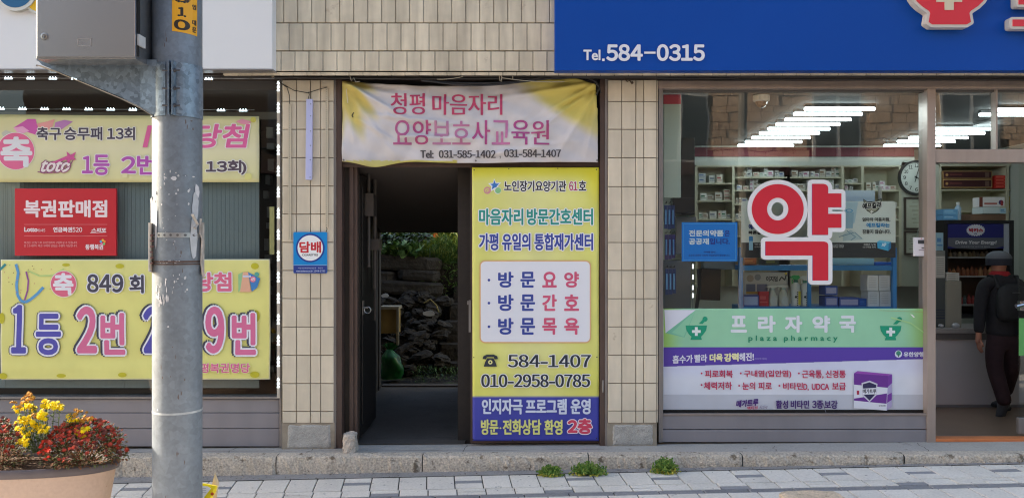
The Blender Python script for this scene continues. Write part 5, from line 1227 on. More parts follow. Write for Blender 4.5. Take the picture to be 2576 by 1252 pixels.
# ceiling tubes: (left u, right u, v) measured at each tube's own distance on the ceiling
def tube_light(ul, ur, v, label, dv=0):
    y = (2.955-HC)*F/(626-v); z = 2.94
    t_ = empty('ceiling_tube_light', ((X(ul, y)+X(ur, y))/2, y, z), label, 'tube light', 'fluorescent tubes on the pharmacy ceiling')
    a, b = X(ul, y), X(ur, y); y2 = y - dv
    build(MB().tube([(a, y, z-.005), (b, y2, z-.005)], .0135, 10), 'tube', m_tube, t_)
    build(MB().box(a, b, min(y, y2)-.02, max(y, y2)+.02, z+.014, z+.036), 'fixture', mat('fixture_grey', (110, 110, 110), .4), t_)
def c2(x): return 2076.7 + x*.2807
def cv2(y): return 191.7 + y*.2807
def c1x(x): return 1629.4 + x*.2808
A = [(c1x(1405), c2(440), 275), (c1x(1310), c2(325), 322), (c1x(1230), c2(228), 372), (c1x(1150), c2(128), 415), (c1x(1078), c1x(1630), 457), (c1x(1003), c1x(1537), 495), (c1x(933), c1x(1453), 537), (c1x(875), c1x(1380), 575), (c1x(810), c1x(1305), 607)]
ordn = ['nearest', 'second', 'third', 'fourth', 'fifth', 'sixth', 'seventh', 'eighth', 'farthest']
for i, (a, b, y) in enumerate(A): tube_light(a, b, cv2(y), 'white ceiling tube of the left row in the pharmacy, %s of nine from the street' % ordn[i])
B = [(1530, 2080, 285), (1380, 1960, 328), (980, 1530, 457), (880, 1425, 495), (750, 1275, 537), (645, 1160, 570), (525, 1030, 608)]
for i, (a, b, y) in enumerate(B): tube_light(c2(a), c2(b), cv2(y), 'white ceiling tube of the right row in the pharmacy, number %s from the street' % ('one', 'two', 'three', 'four', 'five', 'six', 'seven')[i])
tube_light(c2(1505), c2(1690), cv2(395), 'short slanted white ceiling tube near the pharmacy door', -.35)

YK2 = 10.55
# red band and white fascia above the shelves
fa = build(MB().pb(1742, 2300, 394.5, 416, YK2, 10.99), 'shelf_fascia', m_white, bld)
build(MB().pb(1742, 2300, 371, 394, YK2-.02, YK2+.3), 'red_band', mat('maroon_band', (112, 16, 38), .6), bld); build(MB().pb(1742, 2300, 364, 370.5, YK2-.01, YK2+.3), 'cornice', m_white, bld)
build(MB().pb(2345, 2780, 408, 414, YK2, 10.99), 'shelf_fascia', m_shelf, bld)
def cabinet(bays, v_top, v_bot, label, y=YK2):
    t_ = empty('medicine_shelf', ((X(bays[0][0], y)+X(bays[-1][1], y))/2, y, Z(v_bot, y)), label, 'shelf', 'open cream medicine shelves on the back wall')
    build(MB().pb(bays[0][0], bays[-1][1], v_top, v_bot, 10.9, 10.98), 'back_panel', m_shelf, t_)
    build(MB().pb(bays[0][0], bays[-1][1], v_top, v_top+4, y, 10.9), 'top', m_shelf, t_)
    for k, (a, b, vs) in enumerate(bays):
        build(MB().pb(a-3.2, a+3.2, v_top+4, v_bot, y, 10.9), 'upright', m_shelf, t_)
        for v in vs: build(MB().pb(a+3.2, b-3.2, v, v+3.6, y+.01, 10.9), 'shelf_board', m_shelf, t_)
    a, b, vs = bays[-1]; build(MB().pb(b-3.2, b+3.2, v_top+4, v_bot, y, 10.9), 'upright', m_shelf, t_)
    return t_
cabinet([(1751.5, 1845, (460, 504, 550, 592, 640)), (1845, 1984, (445, 477.5, 512, 552, 592, 640))], 415.5, 720, 'cream shelf unit full of medicine boxes, left of the big red letter')
cabinet([(1984, 2120, (445, 478, 514, 552, 592)), (2120, 2170, (460, 478, 514, 552)), (2170, 2265, (478, 520, 552, 592))], 415.5, 720, 'cream shelf unit with grey boxes, partly behind the big red letter')
cabinet([(2365, 2535, (476, 530, 600, 660)), (2535, 2700, (476, 530, 565, 600, 660))], 414, 720, 'cream shelf unit with brown and red boxes, right of the window post')
# medicine boxes
SC = [((214, 214, 208), (120, 130, 150)), ((206, 208, 204), (90, 96, 104)), ((212, 206, 190), (150, 60, 60)), ((196, 202, 206), (60, 90, 150)), ((220, 220, 216), (60, 120, 90)), ((200, 196, 186), (120, 90, 60)), ((216, 212, 214), (160, 70, 120))]
NTH = ('first', 'second', 'third', 'fourth', 'fifth', 'sixth', 'seventh', 'eighth', 'ninth', 'tenth', 'eleventh', 'twelfth', 'thirteenth', 'fourteenth', 'fifteenth', 'sixteenth', 'seventeenth', 'eighteenth')
bn = 0; orders = ('top', 'second', 'third', 'fourth', 'fifth', 'sixth')
def med_box(u0, u1, v0, v1, y, depth, cols, label, name='medicine_box', group=None, stripe=True):
    mb = MB().pb(u0, u1, v0, v1, y, y+depth); body, ink = cols
    if stripe:
        h = v1-v0; wd = u1-u0
        mb.pb(u0+wd*.08, u1-wd*.3, v0+h*.3, v0+h*.52, y-.0012, y, 1); mb.pb(u0+wd*.08, u1-wd*.12, v0+h*.66, v0+h*.74, y-.0012, y, 1)
    return build(mb, name, [pm(body), pm(ink)], label=label, cat='box', group=group)
def fill(ua, ub, vs, n, hmin, hmax, where, seed, wmin=7, wmax=15, skip=0, y=YK2+.05):
    rn = random.Random(seed)
    for k, v in enumerate(vs):
        u = ua + rn.uniform(0, 6); idx = -1
        while u < ub-wmin:
            wd = min(rn.uniform(wmin, wmax), ub-u); 
            if rn.random() < skip: u += wd; continue
            h = rn.uniform(hmin, hmax); c = rn.choice(SC); idx += 1
            kind = {(120,130,150): 'grey', (90,96,104): 'dark', (150,60,60): 'red', (60,90,150): 'blue', (60,120,90): 'green', (120,90,60): 'brown', (160,70,120): 'pink'}[c[1]]
            nst = rn.choice((1, 1, 1, 2, 3)) if h < 14 else 1
            hh_ = min(h, 28/nst) if nst > 1 else h
            for q_ in range(nst):
                med_box(u, u+wd-.7, v-(q_+1)*hh_+.4, v-q_*hh_, y+rn.uniform(0, .06), .18, c, '%sbox with %s print, %s from left, %s shelf, %s' % ('' if nst == 1 else (('lower ', 'upper ') if nst == 2 else ('bottom ', 'middle ', 'top '))[q_], kind, NTH[idx], orders[k], where), group='medicine boxes on the back shelves')
            u += wd + rn.choice((0, .6, 3))
fill(1757, 1841, (459.8, 503.8, 549.8), 0, 9, 22, 'leftmost bay', 1, 7, 20, .08)
fill(1850, 1979, (444.8, 477.3, 511.8, 551.8), 0, 8, 17, 'second bay', 2, 7, 16, .06)
fill(1990, 2115, (444.8, 477.8), 0, 9, 22, 'third bay', 3, 9, 22, .15)
fill(2124, 2166, (459.8, 477.8), 0, 7, 12, 'fourth bay', 4, 7, 14, .1)
fill(2175, 2262, (477.8,), 0, 10, 20, 'left of the clock', 5, 8, 16, .1); fill(2244, 2264, (519.8, 551.8), 0, 10, 20, 'just left of the certificates', 15, 7, 10, .1)
fill(2545, 2700, (475.8, 564.8, 599.8, 659.8), 0, 12, 24, 'at the right frame edge', 6, 8, 14, .1)
Yr = YK2+.03
for i, (va, vb) in enumerate(((430, 449.5), (451.5, 472))):
    t_ = med_box(2371.5, 2496, va, vb+(.3 if i else 0), Yr, .2, ((190, 150, 100), (60, 26, 30)), '%s of two long dark maroon gift boxes stacked on the shelf right of the clock' % ('upper', 'lower'[:5])[i], 'gift_box', 'long maroon gift boxes', False)
    q = Print(Yr); q.rect(2373.5, va+1.8, 2494, vb-1.8, (66, 24, 30)); q.disc(2382, (va+vb)/2, 3.6, (196, 150, 90), n=12); q.rect(2389, (va+vb)/2-2, 2420, (va+vb)/2+1, (120, 60, 60)); q.rect(2478, va+4, 2488, vb-4, (120, 90, 80)); q.out('print', t_)
for k in range(4): med_box(2503, 2534, 441.5+k*8, 449+k*8, Yr, .2, ((214, 50, 44), (236, 120, 100)), '%s bright red medicine box in the stack of four beside the maroon gift boxes' % ('top', 'second', 'third', 'bottom')[k], group='red boxes right of the clock')
for k in range(5): med_box(2540, 2562, 494+k*8, 501.4+k*8, Yr, .2, ((206, 186, 70), (160, 130, 50)), '%s yellow medicine box in the stack of five near the right edge' % ('top', 'second', 'third', 'fourth', 'bottom')[k], group='yellow boxes near the right edge')
for k in range(3): med_box(2549, 2562, 434+k*12, 445.5+k*12, Yr, .2, ((216, 222, 222), (120, 170, 180)), '%s white carton in the stack of three above the yellow boxes' % ('top', 'middle', 'bottom')[k], group='white cartons near the right edge')
med_box(2564, 2600, 430, 474, Yr-.02, .2, ((92, 92, 104), (60, 60, 70)), 'dark grey carton at the right frame edge on the upper shelf', 'carton'); med_box(2566, 2600, 478, 512, Yr-.02, .2, ((190, 40, 50), (220, 120, 120)), 'dark red carton at the right frame edge above the yellow boxes', 'carton')
# things standing on top of the drinks fridge
YF = 9.25
med_box(2373, 2409, 526, 539.5, YF, .25, ((110, 170, 216), (150, 200, 230)), 'upper pale blue box on top of the drinks fridge', group='blue boxes on the fridge'); med_box(2373, 2409, 540, 553, YF, .25, ((100, 162, 212), (150, 200, 230)), 'lower pale blue box on top of the drinks fridge', group='blue boxes on the fridge')
t_ = med_box(2472, 2527, 495.5, 519.5, YF, .2, ((214, 214, 214), (160, 80, 80)), 'white first aid carton on top of the drinks fridge', 'carton', stripe=False)
q = Print(YF); q.rect(2463.5, 496, 2472, 520, (112, 56, 44)); q.rect(2476, 510, 2508, 514, (170, 90, 84)); q.disc(2518, 509, 6, (60, 50, 110)); q.rect(2517, 505, 2523, 517, (150, 50, 54)); q.out('print', t_)
med_box(2473, 2515, 520.5, 537, YF-.02, .22, ((190, 204, 206), (120, 150, 160)), 'pale grey green carton under the white carton on the fridge', 'carton', stripe=False); med_box(2516, 2531, 523, 537, YF-.02, .2, ((170, 200, 214), (90, 140, 180)), 'small pale blue box beside the grey green carton on the fridge')
med_box(2441, 2530, 538.5, 553.5, YF, .25, ((120, 92, 74), (90, 70, 60)), 'long brown cardboard tray on top of the drinks fridge', 'cardboard_tray', stripe=False)
t_ = empty('bottle', (X(2416, YF), YF+.05, Z(553, YF)), 'pale blue spray bottle with white cap on top of the drinks fridge', 'bottle')
cx_ = X(2416, YF); build(MB().lathe((cx_, YF+.05, Z(553, YF)), [(.033, 0), (.033, .14), (.012, .165), (.012, .17)], 20), 'body', pm((150, 176, 196)), t_, smooth=True)
build(MB().lathe((cx_, YF+.05, Z(515, YF)), [(.018, 0), (.016, .03), (.001, .032)], 16), 'cap', pm((214, 214, 212)), t_)
# drinks fridge
fg = empty('drinks_fridge', (X(2462, YF), YF, .02), 'black framed drinks fridge with navy and grey header behind the counter', 'fridge')
m_blk = mat('fridge_black', (30, 30, 36), .4)
for a, b, c, d in ((2374, 2384, 554, 800), (2540, 2551, 554, 800), (2384, 2540, 554, 562), (2384, 2540, 790, 800)): build(MB().pb(a, b, c, d, YF, YF+.5), 'frame', m_blk, fg, bev=.003)
build(MB().pb(2384, 2540, 554, 800, YF+.45, YF+.5), 'back_panel', mat('fridge_inside', (110, 92, 84), .6), fg)
build(MB().pb(2525, 2540, 562, 660, YF+.01, YF+.02), 'light_bar', mat('frosted_bar', (176, 182, 196), .5), fg)
hd = build(MB().pb(2385, 2525, 563, 625, YF+.005, YF+.02), 'header', pm((30, 32, 110)), fg)
q = Print(YF+.005); q.rect(2385, 598, 2525, 619, (92, 94, 106)); q.poly([(2385,618.5),(2525,618.5),(2505,624),(2455,627),(2405,624)], (92, 94, 106))
q.disc(2454, 579, 21.5, (206, 208, 222), 13.5)
for k in range(22): t = 2*math.pi*k/22; q.disc(2454+21.5*math.cos(t), 579+13.5*math.sin(t), 2.0, (206, 208, 222), n=6)
q.text('박카스', 2437, 2473, 574, 584, (170, 30, 60), 1.3); q.text('D', 2451, 2457, 586, 590, (40, 40, 120), .5)
q.text('Drive Your Energy!', 2402, 2507, 605, 616, (206, 206, 212), .9, shear=.15); q.text('피로회복 지금 박카스로 풀어요', 2418, 2490, 618.5, 622.5, (170, 170, 178), 0)
q.out('lettering', hd)
for v in (646, 694, 766): build(MB().pb(2386, 2538, v, v+3, YF+.03, YF+.44), 'wire_shelf', mat('shelf_grey', (150, 150, 150), .4), fg)
ordi = ('first from the left', 'second from the left', 'third from the left', 'fourth from the left', 'fifth from the left', 'sixth from the left', 'seventh from the left', 'eighth from the left', 'ninth from the left', 'tenth from the left', 'eleventh from the left', 'twelfth from the left')
def cname(c): return 'amber' if c[0] > 140 and c[1] < 120 and c[2] < 70 else ('tan' if c[0] > 110 and c[0] < 175 and c[1] > 105 else ('grey' if c[1] >= c[0] else 'reddish'))
rn = random.Random(41)
for row, (v, cs, hh_) in enumerate(((646, ((150, 132, 104), (120, 110, 100), (170, 160, 140)), 15), (694, ((150, 90, 60), (132, 80, 56), (180, 130, 90)), 24), (766, ((170, 80, 60), (96, 110, 112), (190, 110, 60), (150, 60, 60)), 26))):
    u = 2390; bi = -1
    while u < 2520:
        wd = rn.uniform(9, 14); c = rn.choice(cs); vb = v; bi += 1
        cx_ = X(u+wd/2, YF+.1); r = (wd/2-.6)*(YF+.1)/F
        z0 = Z(vb, YF+.1)+.002; h = hh_*rn.uniform(.8, 1.05)*(YF+.1)/F
        b = build(MB().lathe((cx_, YF+.15, z0), [(r, 0), (r, h*.6), (r*.45, h*.82), (r*.45, h), (.0005, h)], 12), 'drink_bottle', pm(c), label='%s drink bottle, %s on the %s shelf of the drinks fridge' % (cname(c), ordi[min(bi, 11)], ('upper', 'middle', 'lower')[row]), cat='bottle', group='drink bottles in the fridge, %s shelf' % ('upper', 'middle', 'lower')[row])
        u += wd
# counter
CT = 8.45
ct = empty('counter', (X(2460, CT), CT, .02), 'long grey white pharmacy counter with pale worktop, seen through the open door', 'counter')
build(MB().box(1.9, 6.3, CT+.03, CT+.5, .06, Z(838, CT)), 'front_panel', mat('counter_grey', (206, 200, 204), .5, noise=(1.5, .04)), ct)
build(MB().box(1.9, 6.3, CT+.04, CT+.5, .03, .14), 'plinth', mat('counter_plinth', (150, 148, 154), .5), ct)
build(MB().box(1.85, 6.35, CT, CT+.55, Z(838, CT), Z(826, CT)), 'worktop', mat('counter_top', (168, 162, 160), .35), ct, bev=.004)
build(MB().pb(2354, 2560, 838.5, 854, CT+.012, CT+.03), 'edge_band', mat('counter_dark_band', (112, 106, 104), .5), ct)
zt = Z(826, CT)
t_ = build(MB().pb(2381, 2419, 707, 825, CT+.12, CT+.4), 'display_column', mat('column_cream', (166, 160, 146), .6), label='upright cream display column standing on the pharmacy counter', cat='display stand', bev=.004)
for k in range(4): med_box(2381+k % 2, 2413, 686+k*5.1, 690.6+k*5.1, CT+.14, .2, ((216, 214, 208), (140, 140, 140)), '%s white leaflet stack layer on the cream display column' % ('top', 'second', 'third', 'bottom')[k], 'leaflet_stack', 'leaflet stacks on the display column')
t_ = build(MB().pb(2354, 2378, 631, 825, CT+.15, CT+.5), 'machine', mat('machine_grey', (132, 134, 130), .5, noise=(2, .05)), label='tall grey dispensing machine on the counter beside the door post', cat='machine', bev=.006)
q = Print(CT+.15); q.rect(2354, 644, 2377, 698, (196, 196, 192)); q.rect(2354, 700, 2377, 825, (86, 92, 92)); 
for k in range(8): q.rect(2356, 650+k*5.5, 2374, 651.2+k*5.5, (130, 130, 130))
for k in range(4): q.rect(2355, 778+k*7, 2376, 779.5+k*7, (30, 40, 80))
q.out('print', t_)
med_box(2356, 2373, 585, 630, CT+.2, .2, ((150, 186, 204), (90, 140, 190)), 'pale blue carton on top of the grey dispensing machine', 'carton')
for (u, a) in ((2367, 5.5), (2404, 10)): build(MB().ball((X(u, CT+.08), CT+.08, zt+.022), (a*CT/F, .035, .03 if a > 8 else .018), 6), 'tissue', pm((196, 194, 198)), label='crumpled white tissue on the counter, %s one' % ('larger right' if a > 8 else 'smaller left'), cat='tissue')

# clock and frames on the wall between the shelf units
YL = 10.5
build(MB().pb(2268, 2362, 408, 720, YL+.05, 10.99), 'wall_panel', mat('pharmacy_panel', (186, 188, 172), .7, noise=(2, .03)), bld)
cxk, cyk, rk = 2305.5, 446.5, 43.5
ck = empty('wall_clock', (X(cxk, YL), YL, Z(cyk, YL)), 'round wall clock with black rim and white face showing about four o clock', 'clock')
def ydisc(u, v, r, y0, y1, n=48):
    return MB().prism([(X(u+r*math.cos(2*math.pi*k/n), y0), Z(v+r*math.sin(2*math.pi*k/n), y0)) for k in range(n)], y0, y1)
mb = ringprism(cxk, cyk, rk, rk, rk-5, rk-5, 0, 1); mb.v = [(X(cxk+(x-X(cxk, YK))/YK*F, YL), YL if y == 0 else YL+.045, Z(cyk-(z-Z(cyk, YK))/YK*F, YL)) for x, y, z in mb.v]
build(mb, 'rim', mat('clock_rim', (44, 46, 46), .35), ck); build(ydisc(cxk, cyk, rk-4, YL+.02, YL+.03), 'face', mat('clock_face', (208, 212, 206), .5), ck)
q = Print(YL+.02)
for k in range(1, 13):
    t = R(30*k); a = cxk+30*math.sin(t); b = cyk-30*math.cos(t); wd = 3.6 if k < 10 else 5; q.text(str(k), a-wd, a+wd, b-4.4, b+4.4, (52, 54, 56), .45)
for k in range(60): t = R(6*k); q.disc(cxk+36.5*math.sin(t), cyk-36.5*math.cos(t), .5, (60, 60, 60), n=6)
q.out('numerals', ck); q = Print(YL+.012)
q.line([(cxk-4, cyk+12), (cxk+7, cyk-27)], 1.8, (30, 32, 34)); q.line([(cxk-5, cyk-3), (cxk+18, cyk+10)], 2.4, (30, 32, 34)); q.disc(cxk, cyk, 2.2, (30, 32, 34)); q.out('hand', ck)
def frame(u0, u1, v0, v1, label):
    t_ = empty('picture_frame', ((X(u0, YL)+X(u1, YL))/2, YL, Z(v1, YL)), label, 'picture frame', 'framed certificates under the clock')
    for a, b, c, d in ((u0, u1, v0, v0+4), (u0, u1, v1-4, v1), (u0, u0+4, v0+4, v1-4), (u1-4, u1, v0+4, v1-4)): build(MB().pb(a, b, c, d, YL+.01, YL+.04), 'frame', mat('frame_brown', (70, 58, 50), .4), t_)
    s_ = build(MB().pb(u0+4, u1-4, v0+4, v1-4, YL+.03, YL+.04), 'certificate', mat('certificate_paper', (188, 190, 172), .7), t_)
    q = Print(YL+.03); rn = random.Random(int(v0))
    for k in range(6):
        v = v0+12+k*(v1-v0-20)/6; a = rn.uniform(u0+10, u0+22); q.rect(a, v, a+rn.uniform(8, 24), v+1.6, (140, 138, 126))
    q.out('print', s_)
frame(2276, 2333, 496, 577, 'upper framed certificate hanging under the wall clock'); frame(2276, 2333, 581, 640, 'lower framed certificate hanging under the wall clock')
# fan behind the post
fn = empty('electric_fan', (X(2337, 10.2), 10.2, Z(640, 10.2)), 'pale electric fan head seen beside the window post under the certificates', 'fan')
mb = MB(); fy = 10.2; fcx, fcz = X(2334, fy), Z(588, fy); fr_ = 26*fy/F
for rr in (1, .8, .6, .4): mb.tube([(fcx+fr_*rr*math.cos(2*math.pi*k/24), fy-.03*(1-rr), fcz+fr_*rr*math.sin(2*math.pi*k/24)) for k in range(25)], .003, 5)
for k in range(16): t = 2*math.pi*k/16; mb.tube([(fcx, fy-.03, fcz), (fcx+fr_*math.cos(t), fy, fcz+fr_*math.sin(t))], .0018, 4)
build(mb, 'grille', pm((176, 186, 180)), fn); build(MB().ball((fcx, fy-.02, fcz), (.04, .02, .04), 6), 'hub', pm((206, 190, 140)), fn); build(MB().box(fcx-.015, fcx+.015, fy+.02, fy+.05, .05, fcz), 'stand', pm((170, 178, 172)), fn)

# left part of the window display
def board(u0, u1, v0, v1, y, th, m, name, label, cat, bev=.003): return build(MB().pb(u0, u1, v0, v1, y, y+th), name, m, label=label, cat=cat, bev=bev)
t_ = board(1669, 1762, 262, 498, 7.02+.03, .03, mat('board_green_white', (180, 192, 182), .6, noise=(2, .03)), 'display_board', 'tall pale greenish white display board at the left end of the pharmacy window', 'board') if 0 else board(1669, 1713, 262, 497, 7.05, .03, mat('board_green_white', (180, 192, 182), .6, noise=(2, .03)), 'display_board', 'tall pale greenish white display board at the left end of the pharmacy window', 'board')
q = Print(7.05); q.rect(1669, 224, 1713, 262, (176, 34, 50)); q.out('red_patch', t_)  # plain red rectangle above the board
board(1714, 1748, 347, 540, 7.5, .3, mat('black_box', (34, 35, 40), .4), 'loudspeaker', 'tall black loudspeaker column behind the white display board', 'speaker')
board(1692, 1748, 497, 535, 7.3, .1, mat('black_box', (34, 35, 40), .4), 'monitor', 'small black monitor above the blue paper notice', 'monitor')
m_hk = mat('hook_black', (40, 40, 44), .5); rn = random.Random(50)
rowl = ('upper', 'second', 'third', 'lowest')
for r_, (va, vb) in enumerate(((520, 580), (612, 672), (732, 790)) if 0 else ((516, 578), (590, 655), (676, 742))):
    for k in range(3):
        u = 1671+k*9+r_*1.3; y = 7.12+k*.05
        t_ = empty('hanging_pack', (X(u+4, y), y, Z(va, y)), 'slim navy blister pack on the %s hook row, %s of three' % (rowl[r_], ('left', 'middle', 'right')[k]), 'blister pack', 'navy blister packs hanging left of the window')
        c = build(MB().pb(u, u+8.5, va, vb-rn.uniform(0, 6), y, y+.004), 'card', pm((46, 66, 120) if r_ != 1 else (76, 66, 120)), t_)
        build(MB().pb(u+2, u+6, va+12, vb-14, y-.012, y), 'blister', mat('blister_blue', (120, 170, 220), .2), t_)
        build(MB().tube([(X(u+4, y), y+.05, Z(va-5, y)), (X(u+4, y), y-.03, Z(va-5, y)), (X(u+4, y), y-.035, Z(va-9, y))], .003, 5), 'hook', m_hk, t_)
board(1700, 1752, 545, 640, 7.6, .25, mat('grey_case', (136, 136, 138), .5), 'case', 'grey equipment case behind the blue paper notice', 'case')
board(1664, 1738, 655, 776, 7.45, .3, mat('grey_drawer', (128, 128, 132), .5), 'drawer_unit', 'grey drawer unit under the blue notice at the left of the window', 'drawers')
t_ = board(1762, 1812, 676, 755, 7.5, .08, mat('black_screen', (24, 24, 26), .3), 'monitor', 'black screen leaning below the blue paper notice', 'monitor'); t_.rotation_euler = (R(-6), R(3), 0)
board(1770, 1850, 655, 678, 7.55, .12, mat('grey_keyboard', (120, 130, 132), .5), 'card_terminal', 'grey card terminal just under the blue paper notice', 'terminal')
mb = MB(); mb.tube([(X(1757, 7.6), 7.6, Z(676, 7.6)), (X(1760, 7.6), 7.6, Z(720, 7.6)), (X(1752, 7.6), 7.6, Z(775, 7.6)), (X(1750, 7.6), 7.6, 0.04)], .018, 8)
mb.tube([(X(1752, 7.6), 7.6, Z(775, 7.6)), (X(1765, 7.6), 7.6, Z(720, 7.6))], .012, 8); build(mb, 'swivel_bracket', mat('arm_grey', (96, 94, 92), .5), label='grey bent monitor arm left of the black screen', cat='bracket')
# string of tiny led lights mirrored on the panes, put in as a glowing strip inside
t_ = empty('led_light_strip', (X(1743, 7.02), 7.02, Z(780, 7.02)), 'thin glowing strip standing in for tiny white led lights mirrored in the pharmacy window', 'lights')
build(MB().pb(1742.4, 1743.8, 590, 776, 7.02, 7.024), 'backing_strip', mat('strip_clear', (110, 112, 114), .5), t_)
for v in (603, 640, 665, 692, 718, 738):
    mb = MB()
    for k in range(3): mb.pb(1741.8, 1744.6, v+k*4, v+1.8+k*4, 7.015, 7.02)
    build(mb, 'light_module', mat('led_small', (230, 240, 250), .4, emit=3), t_)

# blue rack with goods
m_rack = mat('rack_blue', (36, 120, 186), .5, noise=(4, .06)); YQ = 7.3
rk_ = empty('display_rack', (X(2057, YQ), YQ, .04), 'blue metal display rack standing behind the red letter in the pharmacy window', 'rack')
for u0, u1, v0 in ((1859, 1869, 622), (2246, 2256, 623), (2033, 2041, 680)): build(MB().pb(u0, u1, v0, 1000, YQ-.02, YQ+.01), 'post', m_rack, rk_)
for u0, u1 in ((1862, 1870), (2244, 2252)): build(MB().pb(u0, u1, 640, 980, YQ+.35, YQ+.38), 'post', m_rack, rk_)
build(MB().pb(1869, 2246, 667.5, 680, YQ-.01, YQ+.36), 'shelf_board', m_rack, rk_); build(MB().pb(1869, 2246, 771, 783, YQ-.01, YQ+.36), 'shelf_board', m_rack, rk_)
Yq = YQ+.04
med_box(2095.6, 2199, 649.5, 666.5, Yq, .2, ((150, 200, 222), (90, 130, 170)), 'long pale blue carton on the top shelf of the blue rack', 'carton', stripe=False)
q = Print(Yq); q.text('DONGA PHARM', 2120, 2154, 656.5, 661, (60, 90, 150), .2) if 0 else q.rect(2120, 657, 2154, 660, (80, 110, 160)); 
build(q.mb, 'carton_print', q.mats, label='small dark blue print line on the long pale blue carton', cat='print') if 0 else None
med_box(2202, 2245, 659, 666.5, Yq, .2, ((30, 110, 210), (60, 140, 230)), 'flat bright blue carton at the right end of the rack shelf', 'carton', stripe=False)
med_box(1871.8, 1903, 649, 666.5, Yq, .2, ((190, 104, 60), (220, 150, 90)), 'orange brown carton at the left end of the rack shelf', 'carton')
med_box(1925, 1960, 652, 666.5, Yq+.05, .2, ((110, 108, 90), (190, 180, 90)), 'olive carton on the rack shelf behind the red letter', 'carton')
t_ = board(1873, 1982, 684, 742, Yq+.08, .05, mat('card_white_grey', (178, 178, 176), .6), 'display_card', 'white display card with black Korean brush lettering on the rack', 'card')
q = Print(Yq+.08); q.text('이지덤', 1927, 1956, 694, 708, (40, 42, 46), .9); q.disc(1887, 700, 9, (150, 140, 130)); q.disc(1906, 697, 8, (130, 134, 140)); q.line([(1960, 706), (1966, 696), (1974, 704), (1978, 690)], 3, (50, 50, 50)); q.disc(1977, 688, 3, (190, 170, 60))
q.rect(1877, 714, 1900, 733, (96, 104, 130)); q.rect(1904, 714, 1930, 733, (110, 112, 136)); q.rect(1877, 733, 1930, 739, (190, 150, 70)); q.out('print', t_)
def bx(u0, u1, v0, v1, c, ink, lab, y=Yq): return med_box(u0, u1, v0, v1, y, .15, (c, ink), lab)
t_ = bx(1869.5, 1909, 742, 770.6, (70, 84, 150), (70, 84, 150), 'violet blue box at the left end of the lower rack shelf'); q = Print(Yq); q.rect(1872, 746, 1906, 767, (172, 182, 214)); q.out('print', t_)
bx(1910, 1934, 733, 770.6, (190, 50, 56), (210, 90, 90), 'upright red box beside the white spray bottles', Yq+.03); bx(1930, 1940, 740, 770.6, (200, 160, 150), (170, 90, 80), 'slim pinkish box beside the upright red box', Yq+.06)
for (a, b, c, d, lab) in ((2076, 2107, 719, 742, 'upper of two violet boxes right of the letter tail'), (2076, 2108, 745, 770.6, 'lower of two violet boxes right of the letter tail'), (2112, 2161, 748, 770.6, 'wide violet blue box between the violet pair and the white cartons')):
    t_ = bx(a, b, c, d, (58, 84, 160), (58, 84, 160), lab); q = Print(Yq); q.rect(a+2.5, c+4.5, b-3, d-4, (168, 168, 204)); q.out('print', t_)
bx(2162, 2180, 751, 770.6, (30, 90, 180), (60, 120, 200), 'plain deep blue box left of the white cartons', Yq+.03)
for i, (a, c, lab) in enumerate(((2182, 692, 'upper left'), (2211, 692, 'upper right'), (2184, 732.5, 'lower left'), (2213, 732.5, 'lower right'))):
    t_ = bx(a, a+27.5, c, c+(39.5 if i < 2 else 38), (208, 210, 214), (208, 210, 214), lab+' of four white cartons stacked at the right end of the rack'); q = Print(Yq)
    for k in range(6): q.rect(a+4, c+7+k*4.4, a+22, c+8+k*4.4, (168, 170, 176))
    q.out('print', t_)
def spray(uc, vt, vb, wpx, body, head, lab, kind=0, y=Yq+.02):
    cx = X(uc, y); z0 = Z(vb, y); H_ = (vb-vt)*y/F; r = wpx/2*y/F
    t_ = empty('spray_bottle', (cx, y+r, z0), lab, 'spray bottle', 'spray bottles on the rack')
    if kind == 0: pr = [(r*.9, 0), (r, .01), (r, H_*.3), (r*.62, H_*.62), (r*.42, H_*.72), (r*.42, H_*.8), (.001, H_*.8)]
    else: pr = [(r*.95, 0), (r, .01), (r, H_*.66), (r*.6, H_*.72), (r*.45, H_*.75), (.001, H_*.75)]
    build(MB().lathe((cx, y+r, z0), pr, 24), 'body', pm(body), t_, smooth=True)
    hz_ = z0+H_*(.78 if kind == 0 else .75)
    build(MB().lathe((cx, y+r, hz_-.0), [(r*.5, 0), (r*.5, H_*.06), (r*.3, H_*.09)], 16), 'collar', pm((70, 130, 110) if kind else (176, 190, 180)), t_)
    mb = MB(); k = H_*.15; x0 = cx-r*1.3; x1 = cx+r*.7
    mb.v = []; prof_ = [(x0, hz_+k*.9), (x0, hz_+k*1.15), (cx-r*.4, hz_+k*1.5), (x1, hz_+k*1.45), (x1+r*.2, hz_+k*1.0), (cx+r*.3, hz_+k*.5), (cx-r*.3, hz_+k*.5), (cx-r*.5, hz_+k*.85)]
    mb.prism(prof_, y+r*.7, y+r*1.3); mb.tube([(cx-r*.5, y+r, hz_+k*.8), (cx-r*.85, y+r, hz_+k*.4), (cx-r*.75, y+r, hz_-k*.2)], r*.12, 6); build(mb, 'trigger_head', pm(head), t_)
    if kind:
        q = Print(y-.001); q.rect(uc-wpx*.42, vb-(vb-vt)*.5, uc+wpx*.42, vb-4, (226, 226, 222)); q.rect(uc+wpx*.12, vb-(vb-vt)*.48, uc+wpx*.4, vb-4, (220, 206, 60)); q.disc(uc-wpx*.15, vb-24, 3, (40, 60, 50))
        for j in range(8): q.rect(uc-wpx*.05, vb-(vb-vt)*.46+j*4.6, uc+wpx*.1, vb-(vb-vt)*.46+j*4.6+2.4, (50, 50, 54))
        q.out('print', t_)
    else:
        q = Print(y-.001); q.disc(uc, vb-15, wpx*.33, (196, 196, 190), 11); q.out('print', t_)
